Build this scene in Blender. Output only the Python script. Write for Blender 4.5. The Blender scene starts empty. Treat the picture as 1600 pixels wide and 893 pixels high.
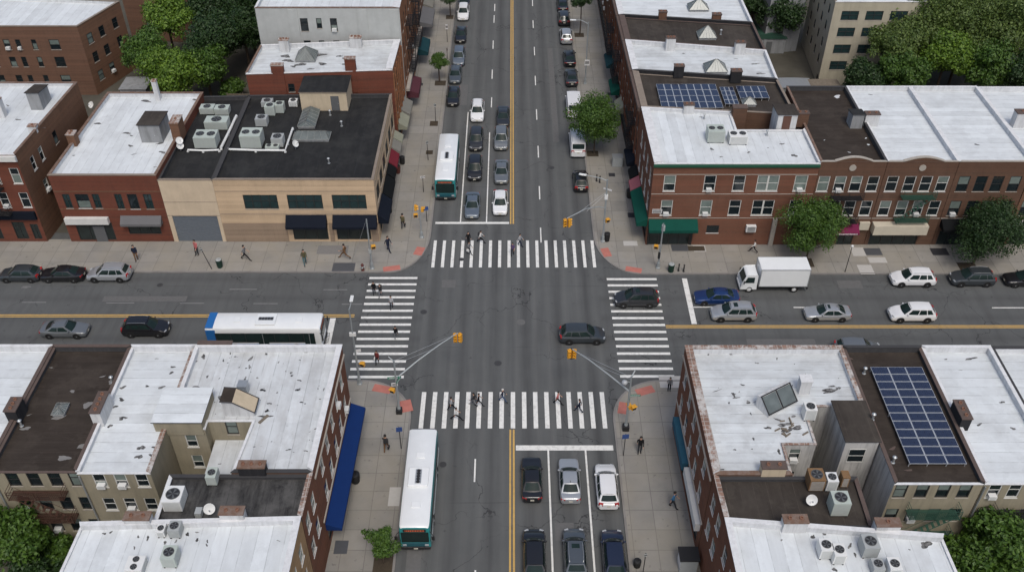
import bpy, bmesh, math, random
from math import sin, cos, pi, radians as R
from mathutils import Vector, Matrix
random.seed(7)
scene = bpy.context.scene
COL = scene.collection
# ------------------------------------------------------------------ camera, sky, sun, exposure
cam = bpy.data.cameras.new("camera"); CAM = bpy.data.objects.new("camera", cam); COL.objects.link(CAM)
CAM.location = (0, -80.7, 67); CAM.rotation_euler = (R(90 - 39.7), 0, 0)
cam.sensor_width = 36; cam.lens = 1499 / 1600 * 36; cam.clip_start = 1; cam.clip_end = 3000
scene.camera = CAM
world = bpy.data.worlds.new("World"); scene.world = world; world.use_nodes = True
wn = world.node_tree; wn.nodes.clear()
sky = wn.nodes.new("ShaderNodeTexSky"); sky.sky_type = 'NISHITA'; sky.sun_disc = False
SUN_EL, SUN_AZ = R(58), R(168)            # azimuth clockwise from +Y
sky.sun_elevation = SUN_EL; sky.sun_rotation = SUN_AZ
sky.air_density = 1.0; sky.dust_density = 4.0; sky.ozone_density = 0.15; sky.altitude = 60
bg = wn.nodes.new("ShaderNodeBackground"); bg.inputs[1].default_value = 0.138
wo = wn.nodes.new("ShaderNodeOutputWorld")
wn.links.new(sky.outputs[0], bg.inputs[0]); wn.links.new(bg.outputs[0], wo.inputs[0])
sl = bpy.data.lights.new("sun", 'SUN'); sl.energy = 1.35; sl.angle = R(17); sl.color = (1.0, .985, .93)
SUN = bpy.data.objects.new("sun", sl); COL.objects.link(SUN)
SUN.rotation_euler = (pi / 2 - SUN_EL, 0, pi - SUN_AZ)
SUN.location = (0, 0, 90)
scene.view_settings.view_transform = 'Standard'; scene.view_settings.look = 'None'
scene.view_settings.gamma = 1; scene.view_settings.use_curve_mapping = False
scene.view_settings.exposure = 0.0

# ------------------------------------------------------------------ materials
class G:
    def __init__(s, name):
        s.m = bpy.data.materials.new(name); s.m.use_nodes = True; s.t = s.m.node_tree; s.t.nodes.clear()
    def n(s, ty, ins=None, out=0, **props):
        nd = s.t.nodes.new(ty)
        for k, v in props.items(): setattr(nd, k, v)
        for k, v in (ins or {}).items():
            if isinstance(v, bpy.types.NodeSocket): s.t.links.new(v, nd.inputs[k])
            else: nd.inputs[k].default_value = v
        return nd.outputs[out] if len(nd.outputs) else nd
    def math(s, op, a, b=0.0, c=0.0, clamp=False):
        return s.n("ShaderNodeMath", {0: a, 1: b, 2: c}, operation=op, use_clamp=clamp)
    def ramp(s, v, stops):
        nd = s.t.nodes.new("ShaderNodeValToRGB"); s.t.links.new(v, nd.inputs[0])
        e = nd.color_ramp.elements
        while len(e) < len(stops): e.new(0.5)
        for q, (p, c) in zip(e, stops):
            q.position = p; q.color = (c, c, c, 1) if isinstance(c, (int, float)) else (*c, 1)
        return nd.outputs[0]
    def mix(s, f, a, b, mode='MIX'):
        nd = s.t.nodes.new("ShaderNodeMix"); nd.data_type = 'RGBA'; nd.blend_type = mode
        for i, v in ((0, f), (6, a), (7, b)):
            if isinstance(v, bpy.types.NodeSocket): s.t.links.new(v, nd.inputs[i])
            elif isinstance(v, (tuple, list)): nd.inputs[i].default_value = (*v, 1) if len(v) == 3 else v
            else: nd.inputs[i].default_value = v if i == 0 else (v, v, v, 1)
        return nd.outputs[2]
    def pos(s): return s.n("ShaderNodeNewGeometry")
    def noise(s, vec, scale, detail=4, rough=.6):
        return s.n("ShaderNodeTexNoise", {'Vector': vec, 'Scale': scale, 'Detail': detail, 'Roughness': rough})
    def mapping(s, vec, scale=(1, 1, 1), loc=(0, 0, 0), rot=(0, 0, 0)):
        return s.n("ShaderNodeMapping", {'Vector': vec, 'Scale': scale, 'Location': loc, 'Rotation': rot})
    def done(s, color, rough=.8, metal=0.0, bump=None, bstr=.3, **kw):
        ins = {'Base Color': (*color, 1) if isinstance(color, tuple) and len(color) == 3 else color, 'Roughness': rough, 'Metallic': metal}
        ins.update(kw)
        if bump is not None:
            ins['Normal'] = s.n("ShaderNodeBump", {'Strength': bstr, 'Distance': .02, 'Height': bump})
        b = s.n("ShaderNodeBsdfPrincipled", ins)
        s.n("ShaderNodeOutputMaterial", {'Surface': b}); return s.m

MC = {}
def plain(name, c, rough=.6, metal=0., var=.12, scale=3., **kw):
    if name in MC: return MC[name]
    g = G(name); p = g.n("ShaderNodeTexCoord", out=3)
    f = g.noise(p, scale)
    col = g.mix(f, tuple(x * (1 - var) for x in c), tuple(min(1, x * (1 + var)) for x in c))
    if rough >= .8: kw.setdefault('Specular IOR Level', .15)
    MC[name] = g.done(col, rough, metal, **kw); return MC[name]
def paint(name, c, rough=.28, metal=.0, flake=.0):
    if name in MC: return MC[name]
    g = G(name); p = g.n("ShaderNodeTexCoord", out=3)
    f = g.noise(p, 1.2, 3)
    col = g.mix(f, tuple(x * .93 for x in c), tuple(min(1, x * 1.06) for x in c))
    MC[name] = g.done(col, rough, metal, **{'Coat Weight': .6, 'Coat Roughness': .06}); return MC[name]
def wallvec(g):
    p = g.pos(); sp = g.t.nodes.new("ShaderNodeSeparateXYZ"); g.t.links.new(p, sp.inputs[0])
    u = g.math('ADD', sp.outputs[0], sp.outputs[1])
    cb = g.n("ShaderNodeCombineXYZ", {0: u, 1: sp.outputs[2], 2: 0.0})
    return p, sp, cb
def brick(name, c, c2, mortar, scale=1., grime=.35, bands=0.0):
    if name in MC: return MC[name]
    g = G(name); p, sp, v = wallvec(g)
    b = g.n("ShaderNodeTexBrick", {'Vector': v, 'Color1': (*c, 1), 'Color2': (*c2, 1), 'Mortar': (*mortar, 1), 'Scale': 1.0 / scale,
            'Mortar Size': .012, 'Brick Width': .24, 'Row Height': .085, 'Bias': 0.1})
    col = g.mix(g.ramp(g.noise(p, .35, 5, .65), [(.35, 0.), (.7, 1.)]), b, g.mix(.5, b, tuple(x * .55 for x in c)), 'MIX')
    st = g.noise(g.mapping(p, (1.3, 1.3, .12)), 1.4, 5, .7)
    col = g.mix(g.math('MULTIPLY', g.ramp(st, [(.5, 0.), (.75, 1.)]), grime), col, (.03, .027, .025))
    # slightly varying courses
    wv = g.noise(g.mapping(p, (.02, .02, 2.4)), 1.0, 2)
    col = g.mix(g.ramp(wv, [(.3, .0), (.7, .5)]), col, tuple(min(1, x * 1.35) for x in c))
    MC[name] = g.done(col, .9, **{'Specular IOR Level': .2}); return MC[name]
def stucco(name, c, stain=.5, dark=(.05, .05, .045)):
    if name in MC: return MC[name]
    g = G(name); p, sp, v = wallvec(g)
    n1 = g.noise(p, .8, 5, .65)
    col = g.mix(n1, tuple(x * .8 for x in c), tuple(min(1, x * 1.15) for x in c))
    st = g.noise(g.mapping(p, (1.6, 1.6, .16)), 1.2, 6, .72)
    col = g.mix(g.math('MULTIPLY', g.ramp(st, [(.45, 0.), (.8, 1.)]), stain), col, dark)
    MC[name] = g.done(col, .9, **{'Specular IOR Level': .2}); return MC[name]
def roofmat(name, c, axis=0, pitch=1.0, seam=.55, dirt=.25, dirtcol=(.16, .15, .14), fine=.1, spots=.0):
    """membrane roof: seams along one axis, ponding stains, scuffs"""
    if name in MC: return MC[name]
    g = G(name); p, sp, v = wallvec(g)
    wob = g.noise(p, .6, 3)
    s = g.math('ADD', g.math('DIVIDE', sp.outputs[axis], pitch), g.math('MULTIPLY', wob, .06))
    fr = g.math('FRACT', s)
    seamf = g.math('LESS_THAN', fr, .055 / pitch)
    brk = g.ramp(g.noise(p, .9, 4), [(.35, 0.), (.6, 1.)])
    seamf = g.math('MULTIPLY', g.math('MULTIPLY', seamf, brk), seam)
    # per-strip tone
    cell = g.n("ShaderNodeTexWhiteNoise", {'W': g.math('FLOOR', s)}, noise_dimensions='1D')
    tone = g.mix(cell, tuple(x * .90 for x in c), tuple(min(1, x * 1.05) for x in c))
    sc = g.mapping(p, (.25, 1.5, 1) if axis == 1 else (1.5, .25, 1))
    tone = g.mix(g.math('MULTIPLY', g.ramp(g.noise(sc, 1.0, 6, .7), [(.4, 0.), (.75, 1.)]), dirt), tone, dirtcol)
    tone = g.mix(g.math('MULTIPLY', g.ramp(g.noise(p, .32, 6, .68), [(.47, 0.), (.72, 1.)]), dirt * 1.3), tone, dirtcol)
    tone = g.mix(g.math('MULTIPLY', g.noise(p, 9, 3), fine), tone, dirtcol)
    pond = g.ramp(g.noise(p, .45, 5, .6), [(.53, 0.), (.57, .30), (.66, .12), (.72, .3)])
    tone = g.mix(g.math('MULTIPLY', pond, min(1., dirt * 2.4)), tone, tuple(x * .62 for x in c) if c[0] > .3 else dirtcol)
    dk = tuple(x * .35 for x in c) if c[0] > .3 else tuple(x * 2.2 for x in c)
    tone = g.mix(seamf, tone, dk)
    if spots:
        sp2 = g.ramp(g.noise(g.mapping(p, (1, 1.6, 1)), 1.15, 3, .5), [(.70 - spots, 0.), (.72 - spots, 1.)])
        tone = g.mix(sp2, tone, (.028, .027, .03))
    MC[name] = g.done(tone, .8, **{'Specular IOR Level': .15 if c[0] < .3 else .4}); return MC[name]

def glassmat(name, c, rough=.06, spec=.5):
    if name in MC: return MC[name]
    g = G(name); p = g.pos()
    f = g.noise(g.mapping(p, (.6, .6, .9)), 1.5, 3)
    col = g.mix(f, tuple(x * .5 for x in c), tuple(x * 1.5 for x in c))
    MC[name] = g.done(col, rough, 0., **{'Specular IOR Level': spec}); return MC[name]

M = {}
# asphalt: tyre tracks, oil line, cracks, patches
def asphalt():
    g = G("asphalt"); p, sp, v = wallvec(g)
    X, Y = sp.outputs[0], sp.outputs[1]
    base = g.mix(g.noise(p, .22, 6, .7), (.064, .068, .069), (.116, .121, .121))
    base = g.mix(g.math('MULTIPLY', g.noise(p, 14, 2), .30), base, (.145, .151, .15))
    base = g.mix(g.math('MULTIPLY', g.ramp(g.noise(g.mapping(p, (1.1, .06, 1)), 1.0, 5, .65), [(.45, 0.), (.75, 1.)]), .42), base, (.05, .05, .052))
    # lane oil / tyre tracks on the avenue, lanes 3.25 m wide
    wob = g.math('MULTIPLY', g.noise(p, .15, 2), .10)
    lane = g.math('FRACT', g.math('ADD', g.math('DIVIDE', X, 3.25), wob))
    oil = g.ramp(lane, [(.30, 0.), (.5, 1.), (.70, 0.)])
    trk = g.ramp(lane, [(.08, 0.), (.20, 1.), (.32, 0.)])
    trk2 = g.ramp(lane, [(.68, 0.), (.80, 1.), (.92, 0.)])
    onav = g.math('LESS_THAN', g.math('ABSOLUTE', X), 9.4)
    fade = g.ramp(g.noise(g.mapping(p, (.7, .05, 1)), 1., 4), [(.35, .15), (.7, 1.)])
    oilf = g.math('MULTIPLY', g.math('MULTIPLY', oil, onav), g.math('MULTIPLY', fade, .72))
    base = g.mix(oilf, base, (.045, .045, .047))
    tf = g.math('MULTIPLY', g.math('MULTIPLY', g.math('ADD', trk, trk2, clamp=True), onav), g.math('MULTIPLY', fade, .42))
    base = g.mix(tf, base, (.150, .150, .148))
    # same on the cross street
    ln2 = g.math('FRACT', g.math('ADD', g.math('DIVIDE', g.math('ADD', Y, .3), 3.2), wob))
    oil2 = g.ramp(ln2, [(.25, 0.), (.5, 1.), (.75, 0.)])
    off = g.math('SUBTRACT', 1.0, onav)
    base = g.mix(g.math('MULTIPLY', g.math('MULTIPLY', oil2, off), .30), base, (.05, .05, .052))
    # cracks
    d = g.n("ShaderNodeTexNoise", {'Vector': p, 'Scale': .5, 'Detail': 5}, out=1)
    pv = g.n("ShaderNodeVectorMath", {0: p, 1: g.n("ShaderNodeVectorMath", {0: d, 'Scale': 3.2}, operation='SCALE')}, operation='ADD')
    vo = g.n("ShaderNodeTexVoronoi", {'Vector': pv, 'Scale': .13}, feature='DISTANCE_TO_EDGE')
    cr = g.math('LESS_THAN', vo, .0040)
    msk = g.ramp(g.noise(p, .12, 3), [(.42, 0.), (.55, 1.)])
    base = g.mix(g.math('MULTIPLY', g.math('MULTIPLY', cr, msk), .75), base, (.026, .026, .028))
    # transverse sealed joints of the concrete base below
    jj = g.math('FRACT', g.math('ADD', g.math('DIVIDE', Y, 9.7), g.math('MULTIPLY', g.noise(p, .5, 3), .012)))
    jf = g.math('MULTIPLY', g.math('LESS_THAN', jj, .006), g.ramp(g.noise(p, .2, 3), [(.45, 0.), (.6, .5)]))
    base = g.mix(jf, base, (.03, .03, .032))
    sp3 = g.ramp(g.noise(p, 1.3, 3, .5), [(.68, 0.), (.76, .55)])
    base = g.mix(sp3, base, (.04, .04, .042))
    return g.done(base, .88, bump=g.noise(p, 25, 2), bstr=.25, **{'Specular IOR Level': .3})
M['asphalt'] = asphalt()
def concrete(name, c, w, h):
    g = G(name); p, sp, v = wallvec(g)
    b = g.n("ShaderNodeTexBrick", {'Vector': p, 'Color1': (*c, 1), 'Color2': (*[x * .80 for x in c], 1), 'Mortar': (*[x * .48 for x in c], 1), 'Scale': 1.0,
            'Mortar Size': .03, 'Brick Width': w, 'Row Height': h, 'Bias': -.1}, offset=0.0)
    n1 = g.noise(p, .5, 6, .7)
    col = g.mix(g.math('MULTIPLY', g.ramp(n1, [(.4, 0.), (.75, 1.)]), .5), b, tuple(x * .55 for x in c))
    col = g.mix(g.ramp(g.noise(p, .16, 3), [(.4, 0.), (.65, .45)]), col, (c[0] * 1.05, c[1] * .98, c[2] * .82))
    col = g.mix(g.ramp(g.noise(p, 2.3, 3, .5), [(.66, 0.), (.74, .55)]), col, (.09, .085, .08))
    col = g.mix(g.math('MULTIPLY', g.noise(p, 11, 2), .2), col, tuple(x * .7 for x in c))
    return g.done(col, .9)
M['walk'] = concrete("sidewalk_concrete", (.285, .273, .25), 2.0, 2.0)
M['kerb'] = plain("kerb_concrete", (.22, .21, .20), .9, var=.3, scale=.8)
M['ground'] = plain("yard_ground", (.085, .080, .066), .95, var=.5, scale=.25)
def marking(name, c, wear=.45):
    g = G(name); p = g.pos()
    w = g.ramp(g.noise(p, 2.2, 6, .72), [(.48, 0.), (.72, 1.)])
    col = g.mix(g.math('MULTIPLY', w, wear), c, (.12, .12, .12))
    col = g.mix(g.math('MULTIPLY', g.noise(p, .5, 3), .22), col, tuple(x * .6 for x in c))
    return g.done(col, .75)
M['white_line'] = marking("white_road_paint", (.74, .74, .71))
M['worn_line'] = marking("worn_white_road_paint", (.20, .20, .198), .85)
M['yellow_line'] = marking("yellow_road_paint", (.56, .355, .105), .4)
M['tactile'] = plain("red_tactile_pad", (.42, .16, .13), .85, var=.3, scale=1.5)
M['grate'] = plain("dark_steel_grate", (.045, .045, .05), .6, .3)
M['hatch'] = plain("cellar_hatch_steel", (.11, .115, .125), .55, .4)
M['soil'] = plain("tree_pit_soil", (.06, .048, .035), .95, var=.5, scale=4)
M['patch_light'] = plain("new_concrete", (.43, .42, .40), .9, var=.12)
M['patch_dark'] = plain("old_concrete", (.19, .185, .18), .9, var=.2)
M['asph_patch'] = plain("asphalt_patch", (.125, .125, .125), .9, var=.2)
# walls
M['brick_red'] = brick("brick_red", (0.1546, 0.0465, 0.0289), (0.1196, 0.0384, 0.0258), (0.1196, 0.0715, 0.0532), grime=.25)
M['brick_ne'] = brick("brick_corner", (0.1623, 0.0644, 0.0404), (0.1298, 0.0531, 0.0354), (0.1576, 0.1137, 0.0806), grime=.2)
M['brick_row'] = brick("brick_row", (0.1187, 0.0606, 0.0404), (0.0927, 0.0493, 0.0338), (0.1205, 0.0947, 0.0685), grime=.35)
M['brick_brown'] = brick("brick_brown", (0.1645, 0.0849, 0.0517), (0.1296, 0.0696, 0.0441), (0.1595, 0.1073, 0.076), grime=.3)
M['brick_side'] = brick("brick_avenue", (0.1761, 0.0683, 0.0387), (0.139, 0.0549, 0.0338), (0.139, 0.0947, 0.0685), grime=.4)
M['brick_apt'] = brick("brick_apartment", (0.1573, 0.0838, 0.0561), (0.1311, 0.071, 0.0498), (0.1259, 0.0887, 0.0633), grime=.3)
M['brick_orange'] = brick("brick_orange", (0.2492, 0.1073, 0.0532), (0.1994, 0.0849, 0.0457), (0.1994, 0.125, 0.076), grime=.3)
M['brick_yellow'] = brick("brick_buff", (0.3389, 0.2144, 0.1102), (0.299, 0.1876, 0.0989), (0.299, 0.2144, 0.1293), grime=.3)
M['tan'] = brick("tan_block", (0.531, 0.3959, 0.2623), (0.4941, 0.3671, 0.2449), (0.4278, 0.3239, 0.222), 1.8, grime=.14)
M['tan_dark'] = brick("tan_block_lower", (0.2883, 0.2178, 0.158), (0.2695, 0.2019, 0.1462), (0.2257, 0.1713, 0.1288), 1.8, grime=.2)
M['beige_panel'] = stucco("beige_panel", (0.5581, 0.4561, 0.3341), .1)
M['grey_paint'] = stucco("pale_grey_painted_brick", (0.423, 0.4416, 0.437), .12)
M['beige_stucco'] = stucco("beige_stucco", (0.2875, 0.2578, 0.1896), .38)
M['white_stucco'] = stucco("stained_white_stucco", (.46, .455, .44), .75)
M['cream_apt'] = stucco("cream_apartment_brick", (.42, .385, .30), .22)
M['bulk_tan'] = stucco("tan_bulkhead", (0.506, 0.4255, 0.3105), .2)
M['bulk_grey'] = stucco("grey_metal_siding", (.27, .28, .29), .6)
M['bulk_white'] = stucco("white_painted_masonry", (.56, .57, .58), .5)
M['black_tar'] = stucco("tarred_masonry", (.022, .022, .025), .2, (.1, .1, .1))
# roofs
W = (.675, .715, .735)
M['roof_w_x'] = roofmat("white_roof_seams_x", W, 0, 1.0, .45, .26, (.34, .345, .35), .14)
M['roof_w_y'] = roofmat("white_roof_seams_y", W, 1, 1.0, .6, .28, (.33, .335, .335), .14)
M['roof_w_worn'] = roofmat("white_roof_worn", (.635, .67, .69), 0, 1.0, .6, .34, (.28, .265, .25), .14, spots=.012)
M['roof_w_scuff'] = roofmat("white_roof_scuffed", (.635, .675, .695), 1, 1.0, .7, .36, (.26, .25, .24), .14)
M['roof_dark'] = roofmat("dark_membrane_roof", (.0165, .0172, .0185), 0, 2.2, .6, .28, (.055, .055, .053), .10)
M['roof_black'] = roofmat("black_tar_roof", (.019, .019, .020), 0, 1.0, .7, .8, (.11, .108, .105), .16)
M['roof_brown'] = roofmat("brown_tar_roof", (.030, .0235, .0195), 1, 1.0, .6, .35, (.075, .062, .052), .14)
M['roof_brown_x'] = roofmat("brown_tar_roof_x", (.037, .031, .027), 0, 1.0, .55, .38, (.085, .074, .063), .15)
M['par_w'] = stucco("white_parapet_coat", (.60, .615, .635), .35)
M['par_d'] = stucco("dark_parapet_coat", (.05, .05, .053), .3, (.12, .12, .12))
M['cop_w'] = stucco("white_coping", (.66, .67, .68), .3)
g = G("worn_brick_coping"); p = g.pos()
b = g.n("ShaderNodeTexBrick", {'Vector': p, 'Color1': (.17, .10, .075, 1), 'Color2': (.25, .15, .11, 1), 'Mortar': (.34, .31, .28, 1), 'Scale': 1.0, 'Mortar Size': .03, 'Brick Width': .42, 'Row Height': .42, 'Bias': 0.1}, offset=0.0)
c_ = g.mix(g.ramp(g.noise(p, .8, 6, .75), [(.48, 0.), (.6, .85)]), b, (.50, .49, .47)); c_ = g.mix(g.ramp(g.noise(p, 2.2, 4, .7), [(.55, 0.), (.7, .7)]), c_, (.07, .06, .055))
M['cop_brick'] = g.done(c_, .9)
M['cop_brown'] = stucco("brown_coping", (.115, .085, .075), .5)
M['cop_tan'] = stucco("tan_coping", (.24, .20, .165), .3)
M['cop_dark'] = stucco("dark_coping", (.055, .055, .058), .3)
M['cop_terra'] = stucco("terracotta_coping", (.165, .105, .078), .6, (.30, .28, .26))
M['green_trim'] = plain("green_cornice_paint", (.012, .075, .042), .5)
M['white_trim'] = plain("white_trim_paint", (.62, .62, .60), .5, var=.08)
M['limestone'] = plain("limestone_trim", (.36, .33, .29), .8, var=.2)
g = G("tar_patch"); p = g.pos()
M['tar'] = g.done(g.mix(g.ramp(g.noise(p, 3.2, 5, .75), [(.42, 0.), (.68, .8)]), (.030, .029, .030), (.38, .38, .375)), .85)
M['dark_metal'] = plain("black_iron", (.022, .022, .024), .6, .3)
M['rust_iron'] = plain("rusted_iron", (.075, .04, .03), .8, .2, var=.5)
M['green_iron'] = plain("green_painted_iron", (.03, .085, .06), .6, .2)
M['bar'] = plain('skylight_bar', (.24, .25, .245), .6, .2)
M['galv'] = plain("galvanised_steel", (.42, .44, .45), .45, .6)
M['white_metal'] = plain("white_enamel", (.66, .67, .66), .45, var=.08)
M['pale_green'] = plain("pale_green_enamel", (.40, .45, .41), .5, var=.1)
M['grey_metal'] = plain("grey_enamel", (.34, .36, .36), .5, var=.1)
M['fan_dark'] = plain("fan_opening", (.02, .02, .022), .6)
M['terra'] = plain("terracotta_flue", (.22, .12, .085), .85, var=.3)
M['door_brown'] = plain("brown_steel_door", (.10, .045, .03), .6)
M['door_grey'] = plain("grey_steel_door", (.10, .105, .11), .6)
M['shutter'] = plain("roll_down_shutter", (.16, .185, .215), .5, .3)
M['glass'] = glassmat("window_glass", (.012, .018, .021))
M['glass_blind'] = glassmat("window_glass_with_blind", (.15, .185, .17), .15)
M['glass_green'] = glassmat("shop_glass", (.016, .024, .024))
M['glass_teal'] = glassmat("tinted_glass", (.02, .04, .042))
M['frame_w'] = plain("white_window_frame", (.58, .58, .55), .5)
M['frame_d'] = plain("dark_window_frame", (.028, .028, .028), .5)
M['skylight'] = glassmat("wired_skylight_glass", (.105, .125, .125), .25)
M['solar'] = None
g = G("solar_cells"); p = g.n("ShaderNodeTexCoord", out=3)
b = g.n("ShaderNodeTexBrick", {'Vector': p, 'Color1': (.013, .020, .048, 1), 'Color2': (.018, .026, .056, 1), 'Mortar': (.04, .05, .085, 1), 'Scale': 1.0,
        'Mortar Size': .008, 'Brick Width': .16, 'Row Height': .16}, offset=0.0)
M['solar'] = g.done(b, .16, **{'Coat Weight': .5})
M['frame_s'] = plain("aluminium_frame", (.62, .64, .66), .35, .5)
# street things
M['pole'] = plain("galvanised_pole", (.33, .36, .37), .5, .4)
M['signal_y'] = plain("signal_yellow", (.62, .30, .025), .5)
M['lens_off'] = plain("dark_signal_lens", (.02, .02, .02), .3)
M['sign_green'] = plain("street_sign_green", (.01, .16, .095), .5)
M['sign_blue'] = plain("sign_blue", (.03, .07, .22), .5)
M['sign_white'] = plain("sign_white", (.62, .62, .62), .5)
M['bin_green'] = plain("litter_bin_green", (.012, .04, .028), .6)
M['black'] = plain("black_plastic", (.015, .015, .016), .6)
M['rubber'] = plain("tyre_rubber", (.018, .018, .018), .85)
M['rim'] = plain("alloy_rim", (.34, .35, .36), .4, .6)
M['car_glass'] = glassmat("car_glass", (.014, .026, .025), .09, .22)
M['head'] = plain("headlamp_lens", (.34, .36, .38), .15)
M['tail'] = plain("tail_lamp", (.33, .018, .018), .25)
M['plate'] = plain("licence_plate", (.55, .53, .45), .5)
M['hyd'] = plain("hydrant_red_brown", (.10, .028, .022), .6)
M['wood'] = plain("weathered_wood", (.17, .145, .115), .9, var=.4)

# ------------------------------------------------------------------ mesh builder and object helpers
class MB:
    def __init__(s): s.v = []; s.f = []; s.m = []
    def quad(s, *pts, m=0):
        i = len(s.v); s.v += [tuple(p) for p in pts]; s.f.append(tuple(range(i, i + len(pts)))); s.m.append(m)
    def box(s, x0, x1, y0, y1, z0, z1, m=0, mt=None):
        P = [Vector((x, y, z)) for z in (z0, z1) for y in (y0, y1) for x in (x0, x1)]
        if mt is not None: P = [mt @ p for p in P]
        i = len(s.v); s.v += [tuple(p) for p in P]
        for f in ((0, 2, 3, 1), (4, 5, 7, 6), (0, 1, 5, 4), (2, 6, 7, 3), (0, 4, 6, 2), (1, 3, 7, 5)):
            s.f.append(tuple(i + k for k in f)); s.m.append(m)
    def prism(s, pts, z0, z1, m=0, mtop=None, skip_bottom=False):
        n = len(pts); i = len(s.v)
        s.v += [(p[0], p[1], z0) for p in pts] + [(p[0], p[1], z1) for p in pts]
        for k in range(n):
            s.f.append((i + k, i + (k + 1) % n, i + n + (k + 1) % n, i + n + k)); s.m.append(m)
        s.f.append(tuple(i + n + k for k in range(n))); s.m.append(m if mtop is None else mtop)
        if not skip_bottom: s.f.append(tuple(i + k for k in reversed(range(n)))); s.m.append(m)
    def tube(s, pts, r, n=6, m=0, r1=None, cap=True):
        pts = [Vector(p) for p in pts]; rings = []
        for k, p in enumerate(pts):
            d = (pts[min(k + 1, len(pts) - 1)] - pts[max(k - 1, 0)])
            if d.length < 1e-9: d = Vector((0, 0, 1))
            d.normalize()
            a = d.cross(Vector((0, 0, 1)) if abs(d.z) < .9 else Vector((0, 1, 0))).normalized(); b = d.cross(a)
            rr = r if r1 is None else r + (r1 - r) * k / max(1, len(pts) - 1)
            i = len(s.v); s.v += [tuple(p + a * rr * cos(2 * pi * q / n) + b * rr * sin(2 * pi * q / n)) for q in range(n)]
            rings.append(i)
        for A, B in zip(rings, rings[1:]):
            for q in range(n):
                s.f.append((A + q, A + (q + 1) % n, B + (q + 1) % n, B + q)); s.m.append(m)
        if cap:
            s.f.append(tuple(rings[0] + q for q in reversed(range(n)))); s.m.append(m)
            s.f.append(tuple(rings[-1] + q for q in range(n))); s.m.append(m)
    def lathe(s, prof, n=12, m=0, c=(0, 0, 0), axis='z'):
        i0 = len(s.v)
        for r, z in prof:
            for q in range(n):
                a = 2 * pi * q / n
                v = (r * cos(a), r * sin(a), z)
                if axis == 'x': v = (v[2], v[0], v[1])
                if axis == 'y': v = (v[0], v[2], v[1])
                s.v.append((c[0] + v[0], c[1] + v[1], c[2] + v[2]))
        for k in range(len(prof) - 1):
            for q in range(n):
                a = i0 + k * n; b = a + n
                s.f.append((a + q, a + (q + 1) % n, b + (q + 1) % n, b + q)); s.m.append(m)
        s.f.append(tuple(i0 + q for q in reversed(range(n)))); s.m.append(m)
        k = i0 + (len(prof) - 1) * n
        s.f.append(tuple(k + q for q in range(n))); s.m.append(m)
    def build(s, name, mats, parent=None, off=None, smooth=None, bevel=0, kind=None):
        if not isinstance(mats, (list, tuple)): mats = [mats]
        me = bpy.data.meshes.new(name)
        vs = s.v
        if off is not None: vs = [(a - off[0], b - off[1], c - off[2]) for a, b, c in vs]
        me.from_pydata(vs, [], s.f)
        for mt in mats: me.materials.append(mt)
        me.polygons.foreach_set("material_index", s.m)
        if smooth is not None:
            me.polygons.foreach_set("use_smooth", [True] * len(me.polygons))
            me.set_sharp_from_angle(angle=R(smooth))
        me.update()
        o = bpy.data.objects.new(name, me); COL.objects.link(o)
        if parent is not None: o.parent = parent
        if bevel:
            b = o.modifiers.new("bevel", 'BEVEL'); b.width = bevel; b.segments = 2; b.limit_method = 'ANGLE'
        if kind: o['kind'] = kind
        return o
def tag(o, label, cat, group=None):
    o['label'] = label; o['category'] = cat
    if group: o['group'] = group
    return o
def thing(name, label, cat, loc=(0, 0, 0), rz=0., group=None):
    o = bpy.data.objects.new(name, None); COL.objects.link(o); o.empty_display_size = .3
    o.location = loc; o.rotation_euler = (0, 0, rz)
    return tag(o, label, cat, group)
KIDS = {}
def kids(o): return o.children
def dup(o, parent=None):
    c = o.copy(); COL.objects.link(c)
    if parent is not None: c.parent = parent
    for ch in list(o.children): dup(ch, c)
    return c
def place(proto, used, loc, rz, label, group=None):
    """first use moves the prototype itself, later ones copy it with its parts"""
    o = proto if not used.get(proto.name_full) else dup(proto)
    used[proto.name_full] = True
    o.location = loc; o.rotation_euler = (0, 0, rz); o['label'] = label
    if group: o['group'] = group
    return o
USED = {}
# a pixel of the survey photograph (1600 wide) -> point of the street at height z
_f, _p = 1499., R(39.7)
def at(x, y, z=0.):
    u = (x - 800) / _f; v = (y - 446.5) / _f
    dy = cos(_p) - v * sin(_p); dz = -sin(_p) - v * cos(_p); t = (z - 67.) / dz
    return (u * t, -80.7 + dy * t, z)
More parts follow.
